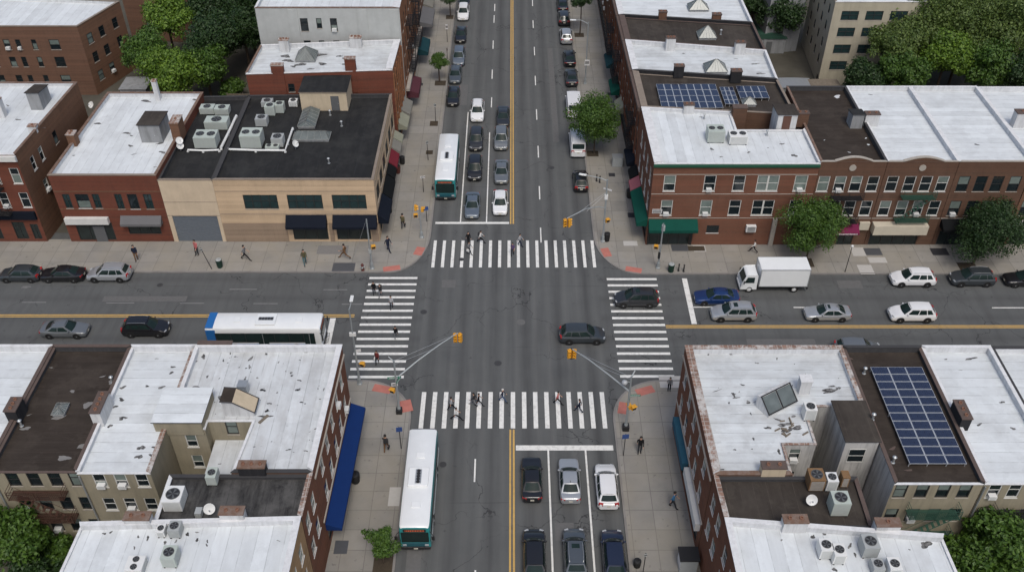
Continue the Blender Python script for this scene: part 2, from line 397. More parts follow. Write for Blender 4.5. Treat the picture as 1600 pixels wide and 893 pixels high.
# ------------------------------------------------------------------ ground, roads, pavements, markings
def structure(name, mb, mats, **k):
    return mb.build(name, mats, kind='structure', **k)
b = MB(); b.quad((-900, -500, -.03), (900, -500, -.03), (900, 1500, -.03), (-900, 1500, -.03)); structure('ground', b, M['ground'])
YN, YS, XC = 2.25, -14.5, 9.45
b = MB(); b.quad((-500, YS - 6, 0), (500, YS - 6, 0), (500, YN + 7.5, 0), (-500, YN + 7.5, 0))
b.quad((-15, YN + 7.5, 0), (15, YN + 7.5, 0), (15, 1200, 0), (-15, 1200, 0)); b.quad((-15, -400, 0), (15, -400, 0), (15, YS - 6, 0), (-15, YS - 6, 0))
structure('road', b, M['asphalt'])
def pavement(sx, sy, yc, rx, ry, yb, xb, far):
    out = [(sx * 400, yc)]
    cx, cy = sx * (XC + rx), yc + sy * ry
    for k in range(0, 13):
        a = k / 12 * pi / 2
        out.append((cx - sx * rx * sin(a), cy - sy * ry * cos(a)))
    out.append((sx * XC, far))
    inn = []
    for k, p in enumerate(out):                      # inner edge of the kerb stones
        q0 = Vector(out[max(0, k - 1)]); q1 = Vector(out[min(len(out) - 1, k + 1)]); d = (q1 - q0).normalized()
        nrm = Vector((d.y, -d.x)); c = Vector((sx * 60, sy * 60)) - Vector(p)
        if nrm.dot(c) < 0: nrm = -nrm
        inn.append((p[0] + nrm.x * .2, p[1] + nrm.y * .2))
    w = MB(); w.prism(inn + [(sx * xb, far), (sx * xb, yb), (sx * 400, yb)], 0, .13)
    structure('pavement', w, M['walk'])
    k = MB()
    for i in range(len(out) - 1):
        k.prism([out[i], out[i + 1], inn[i + 1], inn[i]], 0, .137)
    structure('kerb', k, M['kerb'])
pavement(-1, 1, YN, 4.3, 7.0, 8.3, 15.9, 900)
pavement(1, 1, YN - .3, 5.0, 7.0, 7.9, 15.9, 900)
pavement(-1, -1, YS, 5.0, 5.2, -20.9, 15.6, -300)
pavement(1, -1, YS, 5.0, 5.2, -20.9, 15.6, -300)
def rects(name, mat, rr, z=.004):
    b = MB()
    for x0, x1, y0, y1 in rr: b.quad((x0, y0, z), (x1, y0, z), (x1, y1, z), (x0, y1, z))
    return structure(name, b, mat)
rects('crosswalk', M['white_line'], [(-9.05 + 1.067 * k, -8.70 + 1.067 * k, 3.25, 8.25) for k in range(18)])
rects('crosswalk', M['white_line'], [(-8.68 + 1.07 * k, -8.26 + 1.07 * k, -20.65, -16.0) for k in range(17)])
rects('crosswalk', M['white_line'], [(-15.75 - .02 * k, -10.45 - .012 * k, 1.2 - 1.095 * k, 1.55 - 1.095 * k) for k in range(15)])
rects('crosswalk', M['white_line'], [(10.45 + .012 * k, 15.95, 1.0 - 1.075 * k, 1.35 - 1.075 * k) for k in range(15)])
rects('centre_line', M['yellow_line'], [(-.24, -.07, 11.5, 900), (.07, .24, 11.5, 900), (-.24, -.07, -300, -20.8), (.07, .24, -300, -20.8)])
rects('centre_line', M['yellow_line'], [(-400, -16.6, -4.86, -4.7), (-400, -16.6, -5.14, -4.98), (16.0, 400, -6.55, -6.39), (16.0, 400, -6.83, -6.67)])
rects('stop_line', M['white_line'], [(-9.1, -.35, 11.5, 11.9), (.35, 9.2, -23.3, -22.7), (18.75, 19.3, -6.2, 1.3), (-19.1, -18.5, -12.6, -5.3)])
lanes = [(-6.2, -6.06, 11.9, 38), (-3.1, -2.96, 11.9, 32.5), (3.2, 3.36, -300, -23.3), (6.58, 6.74, -300, -23.3)]
for px, py in ((773, 12), (772, 30), (770.5, 70), (769, 116), (768, 160), (833, 38), (835, 80), (836.5, 126), (838.5, 179), (841, 237), (843, 301), (845, 367), (832, 4)):
    x, y, _ = at(px, py); lanes.append((x - .07, x + .07, y - 1.45, y + 1.45))
for py in (734, 912): x, y, _ = at(742, py); lanes.append((x - .07, x + .07, y - 1.3, y + 1.3))
for k in range(1, 12): lanes += [(-3.15, -3.01, 69 + 10 * k, 72 + 10 * k), (3.1, 3.24, 69 + 10 * k, 72 + 10 * k)]
for px, py, L in ((1106, 479.5, 3.2), (1262, 480, 3.0), (1575, 480.5, 3.4)):
    x, y, _ = at(px, py); lanes.append((x - L / 2, x + L / 2, y - .07, y + .07))
rects('lane_line', M['white_line'], lanes)
faint = []
for px, py, L in ((380, 451.7, 3), (524, 452.3, 2.6), (53, 472, 2.6), (188, 473, 3), (300, 473.5, 2.6), (415, 474, 2.6), (550, 475, 2.2), (42, 447.5, .9), (38, 449, .7)):
    x, y, _ = at(px, py); faint.append((x - L / 2, x + L / 2, y - .06, y + .06))
rects('worn_lane_line', M['worn_line'], faint)
pt = []
for a in ((-8.6, -7.4, -48, -27.5), (5.5, 6.3, 30, 58), (24, 31, -9.4, -8.5), (-44, -35, -2.6, -1.7), (3.6, 5.2, -33, -31.2), (-7.6, -6.4, 40, 46)): pt.append(a)
for px, py, w, h in ((1328, 444, 2.6, 1.3), (701, 443, 1.5, 1.3)): x, y, _ = at(px, py); pt.append((x - w / 2, x + w / 2, y - h / 2, y + h / 2))
rects('road_patch', M['asph_patch'], pt, .003)
def flat(name, mat, px, py, w, h, rz, label, cat, z=.135, group=None, lip=.004):
    x, y, _ = at(px, py, z)
    o = MB(); o.box(-w / 2, w / 2, -h / 2, h / 2, 0, lip)
    o = o.build(name, mat); o.location = (x, y, z); o.rotation_euler = (0, 0, R(rz))
    return tag(o, label, cat, group)
tg = 'red tactile pads at the kerb ramps'
for px, py, w, h, rz, l in ((655, 392, 1.0, 1.5, -14, 'red tactile pad facing the far crosswalk, left of the avenue'), (612, 419, 1.9, .85, 12, 'red tactile pad beside the signal pole near the tan corner building'),
        (947, 394, .95, 1.6, 12, 'red tactile pad facing the far crosswalk, right of the avenue'), (990, 421, 1.8, .85, -14, 'red tactile pad at the kerb below the green awning corner'),
        (597, 607, 1.8, .95, -14, 'red tactile pad near the lamp pole by the blue awning corner'), (633, 634, 1.3, 1.5, 15, 'red tactile pad around the foot of the near left signal pole'),
        (1008, 610, 1.8, .95, 20, 'red tactile pad at the kerb near the person by the brick corner'), (974, 637, .95, 1.5, -12, 'red tactile pad left of the near right signal pole')):
    flat('tactile_paving', M['tactile'], px, py, w, h, rz, l, 'tactile paving', group=tg)
flat('manhole_cover', M['asph_patch'], 814, 503, .1, .1, 0, 'pale round manhole cover in the middle of the crossing', 'manhole', z=.002)
o = bpy.data.objects['manhole_cover']; me = MB(); me.lathe([(.46, 0), (.46, .004), (.40, .004), (.38, .001), (.0, .001)], 24); bpy.data.meshes.remove(o.data)
o = me.build('manhole_cover', M['asph_patch']); o.location = at(814, 503, .004); tag(o, 'pale round manhole cover in the middle of the crossing', 'manhole')
hg = 'steel cellar hatches and grates in the pavement'
for px, py, w, h, mt, l in ((537, 417, 2.5, 1.5, 'hatch', 'grey steel pavement grate in front of the tan corner building'), (988, 336, 1.1, 1.0, 'grate', 'dark cellar hatch beside the green corner awning'),
        (1364, 393, 1.9, 1.3, 'hatch', 'blue grey cellar hatch before the cream shop canopy'), (1468, 393, 1.9, 1.3, 'grate', 'black cellar hatch before the black awning shop'),
        (533, 854, 1.1, 1.3, 'hatch', 'steel cellar hatch by the wall just past the blue awning'), (1062, 387, 1.9, 1.2, 'hatch', 'grey steel plate under the green awning shopfront'),
        (956, 273, .8, .8, 'grate', 'small dark grate beyond the pink awning'), (656, 132, .9, .8, 'grate', 'small dark grate beside the maroon awning'), (956, 147, 1.2, .8, 'grate', 'dark grate on the far right pavement past the street lamp')):
    flat('cellar_hatch', M[mt], px, py, w, h, 0, l, 'cellar hatch', group=hg)
for px, py, w, h, mt, l in ((1353, 421, 1.6, 1.7, 'patch_light', 'pale new concrete flag by the kerb near the thin lamp post'), (1341, 393, 1.5, 1.6, 'patch_light', 'light concrete flag left of the cream shop canopy'), (1371, 406, 2, 1, 'patch_light', 'light concrete flag just below the blue grey cellar hatch'),
        (1093, 388, 1.4, 1.2, 'patch_light', 'light concrete flag beside the corner shopfront'), (622, 775, 1.6, 2., 'patch_light', 'pale concrete flag beside the near bus'), (1048, 596, 2.2, 1.6, 'patch_light', 'pale concrete flag under the person at the brick corner'), (985, 380, 1.6, .9, 'patch_light', 'light concrete flag outside the corner door'),
        (520, 390, 3.5, 1.6, 'patch_dark', 'darker flags outside the navy awning shops')):
    flat('concrete_flag', M[mt], px, py, w, h, 0, l, 'paving flag', z=.1315, group='odd coloured paving flags', lip=.003)
pg = 'soil tree pits in the pavement'
for px, py, w, h, l in ((1088, 388, 1.9, .9, 'empty dark soil pit before the brick side wall'), (1258, 410, 1.8, 1.6, 'soil pit under the tree near the box truck'), (1512, 417, 2.0, 1.6, 'soil pit under the tree by the black awning'), (599, 878, 1.6, 2.0, 'soil pit under the small tree by the near bus'),
        (926, 240, 1.5, 1.4, 'soil pit under the big tree by the white vans'), (688, 130, 1.6, 1.5, 'soil pit under the small far left tree'), (678, 193, 1.1, 1.3, 'grassy soil pit beside the first thin pole on the left pavement'), (671, 238, .9, 1.0, 'small grassy pit beside the second thin pole'), (905, 55, 1.5, 1.5, 'soil pit under the far right tree'), (704, 27, 1.5, 1.5, 'soil pit of the farthest left tree')):
    flat('tree_pit', M['soil'], px, py, w, h, 0, l, 'tree pit', z=.1325, group=pg)

mgp = 'iron manhole covers in the roadway'
M['iron'] = plain("cast_iron_cover", (.055, .056, .058), .7, .3, var=.3, scale=8)
for px, py, r_, l in ((692, 725, .33, 'dark manhole cover to the right of the near bus'), (662, 487, .36, 'manhole cover right of the left crosswalk'), (778, 567, .38, 'faint manhole cover above the near crosswalk'), (721, 405, .30, 'small cover left half of the far crosswalk'), (862, 262, .36, 'manhole cover in the empty right lanes beyond the far crosswalk'), (1218, 447, .3, 'small iron cover beside the box truck'), (250, 445, .33, 'iron cover near the parked silver suv')):
    b = MB(); b.lathe([(r_, 0), (r_, .004), (r_ * .86, .004), (r_ * .82, .001), (0, .001)], 20); o = b.build('manhole_cover', M['iron']); o.location = at(px, py, .004); tag(o, l, 'manhole', mgp)
# ------------------------------------------------------------------ buildings
def inset(poly, ds):
    n = len(poly); out = []
    for i in range(n):
        p0, p1, p2 = Vector(poly[i - 1]), Vector(poly[i]), Vector(poly[(i + 1) % n])
        d0 = (p1 - p0).normalized(); d1 = (p2 - p1).normalized()
        n0 = Vector((-d0.y, d0.x)); n1 = Vector((-d1.y, d1.x))          # inward for CCW
        a = p0 + n0 * ds[i - 1]; c = p1 + n1 * ds[i]
        den = d0.x * d1.y - d0.y * d1.x
        if abs(den) < 1e-6: out.append((p1.x + n0.x * ds[i], p1.y + n0.y * ds[i])); continue
        w = c - a; t = (w.x * d1.y - w.y * d1.x) / den
        q = a + d0 * t; out.append((q.x, q.y))
    return out
rw = random.Random(3)
def wall_grid(mb, a, b2, z0, z1, holes, m=0, depth=.11):
    a = Vector(a); b2 = Vector(b2); L = (b2 - a).length; d = (b2 - a) / L; nin = Vector((-d.y, d.x))
    us = sorted(set([0, L] + [h[0] for h in holes] + [h[1] for h in holes])); zs = sorted(set([z0, z1] + [h[2] for h in holes] + [h[3] for h in holes]))
    P = lambda u, z, k=0.: (a.x + d.x * u + nin.x * k, a.y + d.y * u + nin.y * k, z)
    for u0, u1 in zip(us, us[1:]):
        for v0, v1 in zip(zs, zs[1:]):
            if u1 - u0 < 1e-5 or v1 - v0 < 1e-5: continue
            cu, cv = (u0 + u1) / 2, (v0 + v1) / 2
            if any(h[0] < cu < h[1] and h[2] < cv < h[3] for h in holes): continue
            mb.quad(P(u0, v0), P(u1, v0), P(u1, v1), P(u0, v1), m=m)
    for u0, u1, v0, v1 in [h[:4] for h in holes]:
        for q in (((u0, v0), (u1, v0)), ((u1, v0), (u1, v1)), ((u1, v1), (u0, v1)), ((u0, v1), (u0, v0))):
            (x0, y0), (x1, y1) = q
            mb.quad(P(x0, y0), P(x1, y1), P(x1, y1, depth), P(x0, y0, depth), m=m)
class Wallframe:
    """local frame on a wall edge: u along, z up, d outwards"""
    def __init__(s, a, b2):
        s.a = Vector(a); s.L = (Vector(b2) - s.a).length; s.d = (Vector(b2) - s.a) / s.L; s.o = Vector((s.d.y, -s.d.x))
    def P(s, u, z, d=0.): return (s.a.x + s.d.x * u + s.o.x * d, s.a.y + s.d.y * u + s.o.y * d, z)
    def box(s, mb, u0, u1, z0, z1, d0, d1, m=0):
        pts = [s.P(u, z, dd) for z in (z0, z1) for dd in (d0, d1) for u in (u0, u1)]
        i = len(mb.v); mb.v += pts
        for f in ((0, 2, 3, 1), (4, 5, 7, 6), (0, 1, 5, 4), (2, 6, 7, 3), (0, 4, 6, 2), (1, 3, 7, 5)):
            mb.f.append(tuple(i + k for k in f)); mb.m.append(m)
def window(root, F, u0, u1, z0, z1, style='sash', depth=.11, ac=None, off=None):
    """pane > frame, sill (, air conditioner)"""
    off = root.location
    fm = M['frame_w'] if style in ('sash', 'twin', 'wide_w') else M['frame_d']
    g1, g2 = ('glass', 'glass_blind')
    top = M['glass_blind'] if rw.random() < .45 else M['glass']
    low = M['glass_blind'] if rw.random() < .2 else M['glass']
    if style in ('band', 'shop'): top = low = M['glass_teal' if style == 'band' else 'glass_green']
    zm = (z0 + z1) / 2 + (rw.uniform(-.1, .2) if style in ('sash', 'sash_d') else 0)
    pb = MB(); k = -depth + .03
    pb.quad(F.P(u0, zm, k), F.P(u1, zm, k), F.P(u1, z1, k), F.P(u0, z1, k), m=0)
    pb.quad(F.P(u0, z0, k - .02), F.P(u1, z0, k - .02), F.P(u1, zm, k - .02), F.P(u0, zm, k - .02), m=1)
    w = pb.build('shop_window' if style == 'shop' else 'window', [top, low], root, off)
    fb = MB(); t = .075 if style in ('sash', 'twin', 'sash_d') else .07
    F.box(fb, u0 + .002, u0 + t, z0, z1, -depth + .02, -.03); F.box(fb, u1 - t, u1 - .002, z0, z1, -depth + .02, -.03)
    F.box(fb, u0 + t, u1 - t, z1 - t, z1 - .002, -depth + .02, -.03); F.box(fb, u0 + t, u1 - t, z0 + .002, z0 + t, -depth + .02, -.03)
    if style in ('sash', 'sash_d', 'twin'): F.box(fb, u0 + t, u1 - t, zm - .03, zm + .03, -depth + .035, -.05)
    if style == 'twin': F.box(fb, (u0 + u1) / 2 - .09, (u0 + u1) / 2 + .09, z0 + t, z1 - t, -depth + .022, -.032)
    if style in ('band', 'shop'):
        nn = max(2, int(round((u1 - u0) / (1.0 if style == 'band' else 1.25))))
        for q in range(1, nn): uu = u0 + (u1 - u0) * q / nn; F.box(fb, uu - .03, uu + .03, z0 + t, z1 - t, -depth + .022, -.04)
        zz = z0 + (z1 - z0) * (.55 if style == 'band' else .75); F.box(fb, u0 + t, u1 - t, zz - .025, zz + .025, -depth + .024, -.042)
    fb.build('frame', fm, w, off)
    if style != 'shop':
        sb = MB(); F.box(sb, u0 - .04, u1 + .04, z0 - .075, z0 - .003, -.02, .045)
        sb.build('sill', M['limestone'] if style in ('sash_d', 'band') else M['white_trim'], w, off)
    if ac is None: ac = style in ('sash', 'sash_d') and rw.random() < (.22 if abs(F.d.x) > .5 else .07)
    if ac:
        ab = MB(); um = (u0 + u1) / 2; hw = min(.30, (u1 - u0) / 2 - .12)
        F.box(ab, um - hw, um + hw, z0 + .03, z0 + .42, -.1, .28, 0)
        for q in range(4): F.box(ab, um - hw + .06, um + hw - .06, z0 + .09 + q * .09, z0 + .12 + q * .09, .275, .286, 1)
        ab.build('air_conditioner', [M['white_metal'], M['grey_metal']], w, off)
    return w
def building(name, label, cat, poly, ztop, edges, deck=.55, roof='roof_w_x', par='par_w', cop='cop_w', t=.22, group=None, copw=.05, cophi=.07):
    """poly CCW; edges[i] = dict(wall=mat, h=parapet top (None: flush with deck), cop=mat, wins=[(a,b,z0,z1,style[,ac])] in world x or y)"""
    cx = sum(p[0] for p in poly) / len(poly); cy = sum(p[1] for p in poly) / len(poly)
    root = thing(name, label, cat, (cx, cy, 0), group=group); off = root.location
    n = len(poly); zd = ztop - deck; E = [edges.get(i, edges.get('*', {})) for i in range(n)]
    hs = [e.get('h', ztop) for e in E]; hs = [zd + .1 if h is None else h for h in hs]
    ts = [.12 if e.get('h', 1) is None else e.get('t', t) for e in E]
    ins = inset(poly, ts); frames = []
    wb = MB(); mats = []
    for i in range(n):
        a, c = poly[i], poly[(i + 1) % n]; F = Wallframe(a, c); frames.append(F); e = E[i]
        mt = M[e.get('wall', 'brick_red')]
        if mt not in mats: mats.append(mt)
        holes = []
        for wdef in e.get('wins', []):
            ax = 0 if abs(F.d.x) > abs(F.d.y) else 1
            ua = (wdef[0] - a[ax]) / F.d[ax]; ub = (wdef[1] - a[ax]) / F.d[ax]; ua, ub = min(ua, ub), max(ua, ub)
            ua = max(.05, ua); ub = min(F.L - .05, ub)
            holes.append((ua, ub, max(wdef[2], .02), wdef[3]) + tuple(wdef[4:]))
        wall_grid(wb, a, c, -.02, hs[i], holes, mats.index(mt))
        for h in holes:
            st = h[4] if len(h) > 4 else 'sash'
            if st == 'void': continue
            window(root, F, h[0], h[1], h[2], h[3], st, ac=h[5] if len(h) > 5 else None)
    wb.build('wall', mats, root, off)
    rb = MB(); rb.quad(*[(x, y, zd) for x, y in inset(poly, [max(.02, q - .03) for q in ts])])
    roof_o = rb.build('roof', M[roof], root, off)
    pb = MB()
    for i in range(n):
        a, c, ci, ai = poly[i], poly[(i + 1) % n], ins[(i + 1) % n], ins[i]
        pb.quad((*ai, zd - .01), (*ci, zd - .01), (*ci, hs[i]), (*ai, hs[i])); pb.quad((*a, hs[i]), (*c, hs[i]), (*ci, hs[i]), (*ai, hs[i]))
        hp, hn = hs[i - 1], hs[(i + 1) % n]
        if hp < hs[i] - .01: pb.quad((*a, hp), (*ai, hp), (*ai, hs[i]), (*a, hs[i]))
        if hn < hs[i] - .01: pb.quad((*c, hn), (*ci, hn), (*ci, hs[i]), (*c, hs[i]))
    pb.build('parapet', M[par], root, off)
    outp = inset(poly, [-e.get('copw', copw) for e in E]); inn2 = inset(poly, [q + .04 for q in ts])
    groups = {}
    for i in range(n): groups.setdefault(E[i].get('cop', cop), []).append(i)
    for cm, idx in groups.items():
        if cm is None: continue
        cb = MB()
        for i in idx:
            j = (i + 1) % n; h = hs[i] + .003
            q = [outp[i], outp[j], inn2[j], inn2[i]]
            cb.prism(q, h, h + (cophi if E[i].get('h', 1) is not None else .045) + .002 * (i % 3))
        cb.build('coping', M[cm], roof_o, off)
    root['zd'] = zd
    return root, roof_o, frames
def child(mb, name, mats, root, parent=None, **k):
    return mb.build(name, mats, parent or root, root.location, **k)
def awning(root, F, u0, u1, ztop, out, drop, mat, valance=.3, name='awning', sides=True, both=None):
    mb = MB(); A = lambda u, z, d: F.P(u, z, d)
    zf = ztop - drop
    mb.quad(A(u0, ztop, .03), A(u1, ztop, .03), A(u1, zf, out), A(u0, zf, out))
    mb.quad(A(u0, zf, out), A(u1, zf, out), A(u1, zf - valance, out), A(u0, zf - valance, out))
    for u in (u0, u1): mb.quad(A(u, ztop, .03), A(u, zf, out), A(u, zf - valance, out), A(u, zf - valance, .03))
    mb.quad(A(u0, ztop - .03, .03), A(u1, ztop - .03, .03), A(u1, zf - .03, out - .02), A(u0, zf - .03, out - .02))
    return child(mb, name, mat, root)
def fabric(name, c): return plain(name, c, .85, var=.15, scale=1.2)
def fire_escape(root, F, u0, u1, levels, mat, depth=1.0, stair=True, name='fire_escape'):
    mb = MB()
    for li, z in enumerate(levels):
        k = .06
        while k < depth:
            F.box(mb, u0, u1, z, z + .03, k, k + .06); k += .11
        for u in (u0, u1 - .05): F.box(mb, u, u + .05, z - .06, z - .003, 0.02, depth)
        for u in (u0, (u0 + u1) / 2, u1 - .04): F.box(mb, u, u + .04, z + .033, z + .95, depth - .04, depth)
        for zz in (.3, .6, .92): F.box(mb, u0, u1, z + zz, z + zz + .035, depth - .035, depth - .005)
        for u in (u0, u1 - .035):
            for zz in (.305, .605, .925): F.box(mb, u + .003, u + .032, z + zz, z + zz + .03, .02, depth - .05)
        q = u0 + .12
        while q < u1 - .1:
            F.box(mb, q, q + .018, z + .034, z + .92, depth - .028, depth - .012); q += .14
    if stair:
        for z0, z1 in zip(levels, levels[1:]):
            n = 9; ua, ub = (u0 + .3, u1 - .5) if rw.random() < .5 else (u1 - .3, u0 + .5)
            for s in range(n):
                t = (s + .5) / n; uu = ua + (ub - ua) * t; zz = z0 + (z1 - z0) * t
                F.box(mb, uu - .1, uu + .1, zz, zz + .03, depth * .45, depth * .95)
            for dd in (depth * .44, depth * .94):
                mb.tube([F.P(ua, z0, dd), F.P(ub, z1, dd)], .035, 4); mb.tube([F.P(ua, z0 + .8, dd), F.P(ub, z1 + .8, dd)], .02, 4)
    return child(mb, name, M[mat], root)
def patches(root, roof_o, pts, zd, mat='tar', seed=1, name='tar_patch'):
    """bituminous repair blots: surface pattern inside the roof's own mesh"""
    r = random.Random(seed); me = roof_o.data; off = root.location
    me.materials.append(M[mat]); mi = len(me.materials) - 1
    bm = bmesh.new(); bm.from_mesh(me)
    for x, y, s, asp in pts:
        n = 18; ring = []; tilt = r.uniform(-.5, .5); s *= .72; ph = [r.uniform(0, 6.3) for _ in range(3)]
        for k in range(n):
            a = 2 * pi * k / n; q = s * (.85 + .22 * sin(2 * a + ph[0]) + .16 * sin(3 * a + ph[1]) + .10 * sin(5 * a + ph[2]) + r.uniform(-.06, .06)); u, v = cos(a) * q, sin(a) * q * asp
            ring.append(bm.verts.new((x + u * cos(tilt) - v * sin(tilt) - off[0], y + u * sin(tilt) + v * cos(tilt) - off[1], zd + .006 + r.random() * .006)))
        f = bm.faces.new(ring); f.material_index = mi
    bm.to_mesh(me); bm.free()
def chimney(root, roof_o, x, y, w, d, z0, z1, mat, flues=2, capm='cop_brick', name='chimney', terra=True):
    mb = MB(); mb.box(x - w / 2, x + w / 2, y - d / 2, y + d / 2, z0, z1, 0); mb.box(x - w / 2 - .05, x + w / 2 + .05, y - d / 2 - .05, y + d / 2 + .05, z1 + .002, z1 + .11, 1)
    o = child(mb, name, [M[mat], M[capm]], root, roof_o)
    for k in range(flues):
        fx, fy = (x + (k - (flues - 1) / 2) * w / flues * .95, y) if w >= d else (x, y + (k - (flues - 1) / 2) * d / flues * .95)
        p = MB(); p.lathe([(.15, z1 + .1), (.14, z1 + .24), (.10, z1 + .24), (.09, z1 + .12)], 10, c=(fx, fy, 0))
        child(p, 'flue', M['terra' if terra else 'galv'], root, o)
    return o
def bulkhead(root, roof_o, x0, x1, y0, y1, z0, z1, wallm, roofm, slope=0., door=None, name='bulkhead', coping=None, wins=()):
    """stair or lift house; door = (edge, u0, u1, mat), edges 0 south 1 east 2 north 3 west"""
    mb = MB(); c = [(x0, y0), (x1, y0), (x1, y1), (x0, y1)]
    zt = [z1, z1, z1 - slope, z1 - slope] if slope >= 0 else [z1 + slope, z1 + slope, z1, z1]
    for k in range(4):
        a, d = c[k], c[(k + 1) % 4]
        mb.quad((*a, z0), (*d, z0), (*d, zt[(k + 1) % 4]), (*a, zt[k]))
    mb.quad(*[(*c[k], zt[k]) for k in range(4)])
    o = child(mb, name, M[wallm], root, roof_o)
    rb = MB(); e = .12; cc = [(x0 - e, y0 - e), (x1 + e, y0 - e), (x1 + e, y1 + e), (x0 - e, y1 + e)]
    i = [(*cc[k], zt[k] + .005) for k in range(4)]; j = [(*cc[k], zt[k] + .09) for k in range(4)]
    rb.quad(*i); rb.quad(*j)
    for k in range(4): rb.quad(i[k], i[(k + 1) % 4], j[(k + 1) % 4], j[k], m=1)
    child(rb, 'bulkhead_roof', [M[roofm], M[coping or 'cop_dark']], root, o)
    if door:
        ed, u0, u1, dm = door; F = Wallframe(c[ed], c[(ed + 1) % 4]); db = MB(); F.box(db, u0, u1, z0 + .05, z0 + 2.0, .005, .05); child(db, 'door', M[dm], root, o)
        hb = MB(); F.box(hb, u1 - .16, u1 - .1, z0 + .95, z0 + 1.08, .051, .09)
        child(hb, 'door_handle', M['galv'], root, o)
    for ed, u0, u1, q0, q1 in wins:
        F = Wallframe(c[ed], c[(ed + 1) % 4]); gb = MB(); F.box(gb, u0, u1, q0, q1, .004, .03, 0); 
        F.box(gb, u0 - .06, u1 + .06, q0 - .07, q0 - .003, .004, .07, 1); F.box(gb, u0 - .05, u0 - .002, q0, q1, .004, .05, 1); F.box(gb, u1 + .002, u1 + .05, q0, q1, .004, .05, 1); F.box(gb, u0 - .05, u1 + .05, q1 + .002, q1 + .06, .004, .05, 1)
        F.box(gb, u0, u1, (q0 + q1) / 2 - .03, (q0 + q1) / 2 + .03, .031, .05, 1)
        child(gb, 'window', [M['glass'], M['frame_w']], root, o)
    return o
def skylight(root, roof_o, x, y, w, d, z, h=.75, ridge=.3, name='skylight', mat='skylight', curb=.3):
    """hipped wired-glass lantern on a curb"""
    mb = MB(); mb.box(x - w / 2, x + w / 2, y - d / 2, y + d / 2, z, z + curb, 1)
    i = len(mb.v); rx, ry = (w / 2 * ridge, .0) if w >= d else (.0, d / 2 * ridge); ov = .06
    for sx, sy in ((-1, -1), (1, -1), (1, 1), (-1, 1)): mb.v.append((x + sx * (w / 2 + ov), y + sy * (d / 2 + ov), z + curb + .01))
    mb.v += [(x - rx, y - ry, z + curb + h), (x + rx, y + ry, z + curb + h)]
    fs = ((0, 1, 5, 4), (1, 2, 5), (2, 3, 4, 5), (3, 0, 4)) if w >= d else ((0, 1, 4), (1, 2, 5, 4), (2, 3, 5), (3, 0, 4, 5))
    for f in fs: mb.f.append(tuple(i + k for k in f)); mb.m.append(0)
    o = child(mb, name, [M[mat], M['bulk_grey']], root, roof_o)
    gb = MB(); c = [Vector(v) for v in mb.v[i:i + 6]]
    for f in fs:
        for a, b2 in zip(f, f[1:] + f[:1]): gb.tube([c[a], c[b2]], .035, 4)
        if len(f) == 4:
            for t in (.2, .4, .6, .8): gb.tube([c[f[0]].lerp(c[f[1]], t), c[f[3]].lerp(c[f[2]], t)], .018, 4)
        else:
            for t in (.25, .5, .75): gb.tube([c[f[0]].lerp(c[f[1]], t), c[f[2]].lerp((c[f[0]] + c[f[1]]) / 2, .12 if t == .5 else .45)], .018, 4)
    child(gb, 'glazing_bar', M['bar'], root, o)
    return o
def pxbox(xl, xr, yb, z, depth):
    """footprint of a box whose bottom front edge is seen at xl..xr, yb on a deck at height z"""
    a = at(xl, yb, z); c = at(xr, yb, z)
    return a[0], c[0], a[1], a[1] + depth
NAVY = fabric("navy_canvas", (.007, .010, .018)); BLUE = fabric("royal_blue_canvas", (.006, .026, .115)); GREEN = fabric("green_canvas", (.005, .060, .044)); PINK = fabric("pink_canvas", (.27, .095, .115))
MAROON = fabric("maroon_canvas", (.085, .03, .04)); RED = fabric("dark_red_canvas", (.15, .02, .03)); SAGE = fabric("faded_sage_canvas", (.24, .245, .19)); TAUPE = fabric("faded_grey_canvas", (.19, .185, .165)); TEAL = fabric("dark_teal_canvas", (.012, .045, .055))
GREYC = fabric("grey_canvas", (.13, .13, .135)); WHITEC = fabric("white_sign_box", (.58, .58, .56)); CREAM = fabric("cream_sign_box", (.50, .46, .37)); MAGENTA = fabric("magenta_canvas", (.15, .018, .06)); BLACKC = fabric("black_canvas", (.007, .008, .009)); STEEL = fabric("steel_blue_sign", (.03, .10, .15))
def wr(xs, z0, z1, st='sash', w=1.2): return [(x - w / 2, x + w / 2, z0, z1, st) for x in xs]
def cornice(root, F, u0, u1, z0, z1, d, mat, name='cornice'):
    mb = MB(); F.box(mb, u0, u1, z0, z1, .004, d); F.box(mb, u0, u1, z0 - .12, z0 - .002, .004, d * .5); return child(mb, name, M[mat], root)
def band(root, F, zs, mat='limestone', h=.1, d=.05):
    mb = MB()
    for z in zs: F.box(mb, .02, F.L - .02, z, z + h, .004, d)
    return child(mb, 'string_course', M[mat], root)
def signbox(root, F, u0, u1, z0, z1, d, mat, name='sign_box', glyphs=None):
    mb = MB(); F.box(mb, u0, u1, z0, z1, .005, d, 0); return child(mb, name, mat, root)
def seg(F, a): # world coordinate -> u on a wall frame
    ax = 0 if abs(F.d.x) > abs(F.d.y) else 1
    return (a - F.a[ax]) / F.d[ax]
def awn(root, F, w0, w1, ztop, out, drop, mat, **k):
    u0, u1 = sorted((seg(F, w0), seg(F, w1))); return awning(root, F, u0, u1, ztop, out, drop, mat, **k)
def shops(root, F, spans, z1=2.7, name='door', sill=.45):
    for w0, w1 in spans:
        u0, u1 = sorted((seg(F, w0), seg(F, w1)))
        db = MB(); F.box(db, u1 - .95, u1 - .05, .1, 2.2, .0, .06); child(db, 'door', M['door_grey'], root)
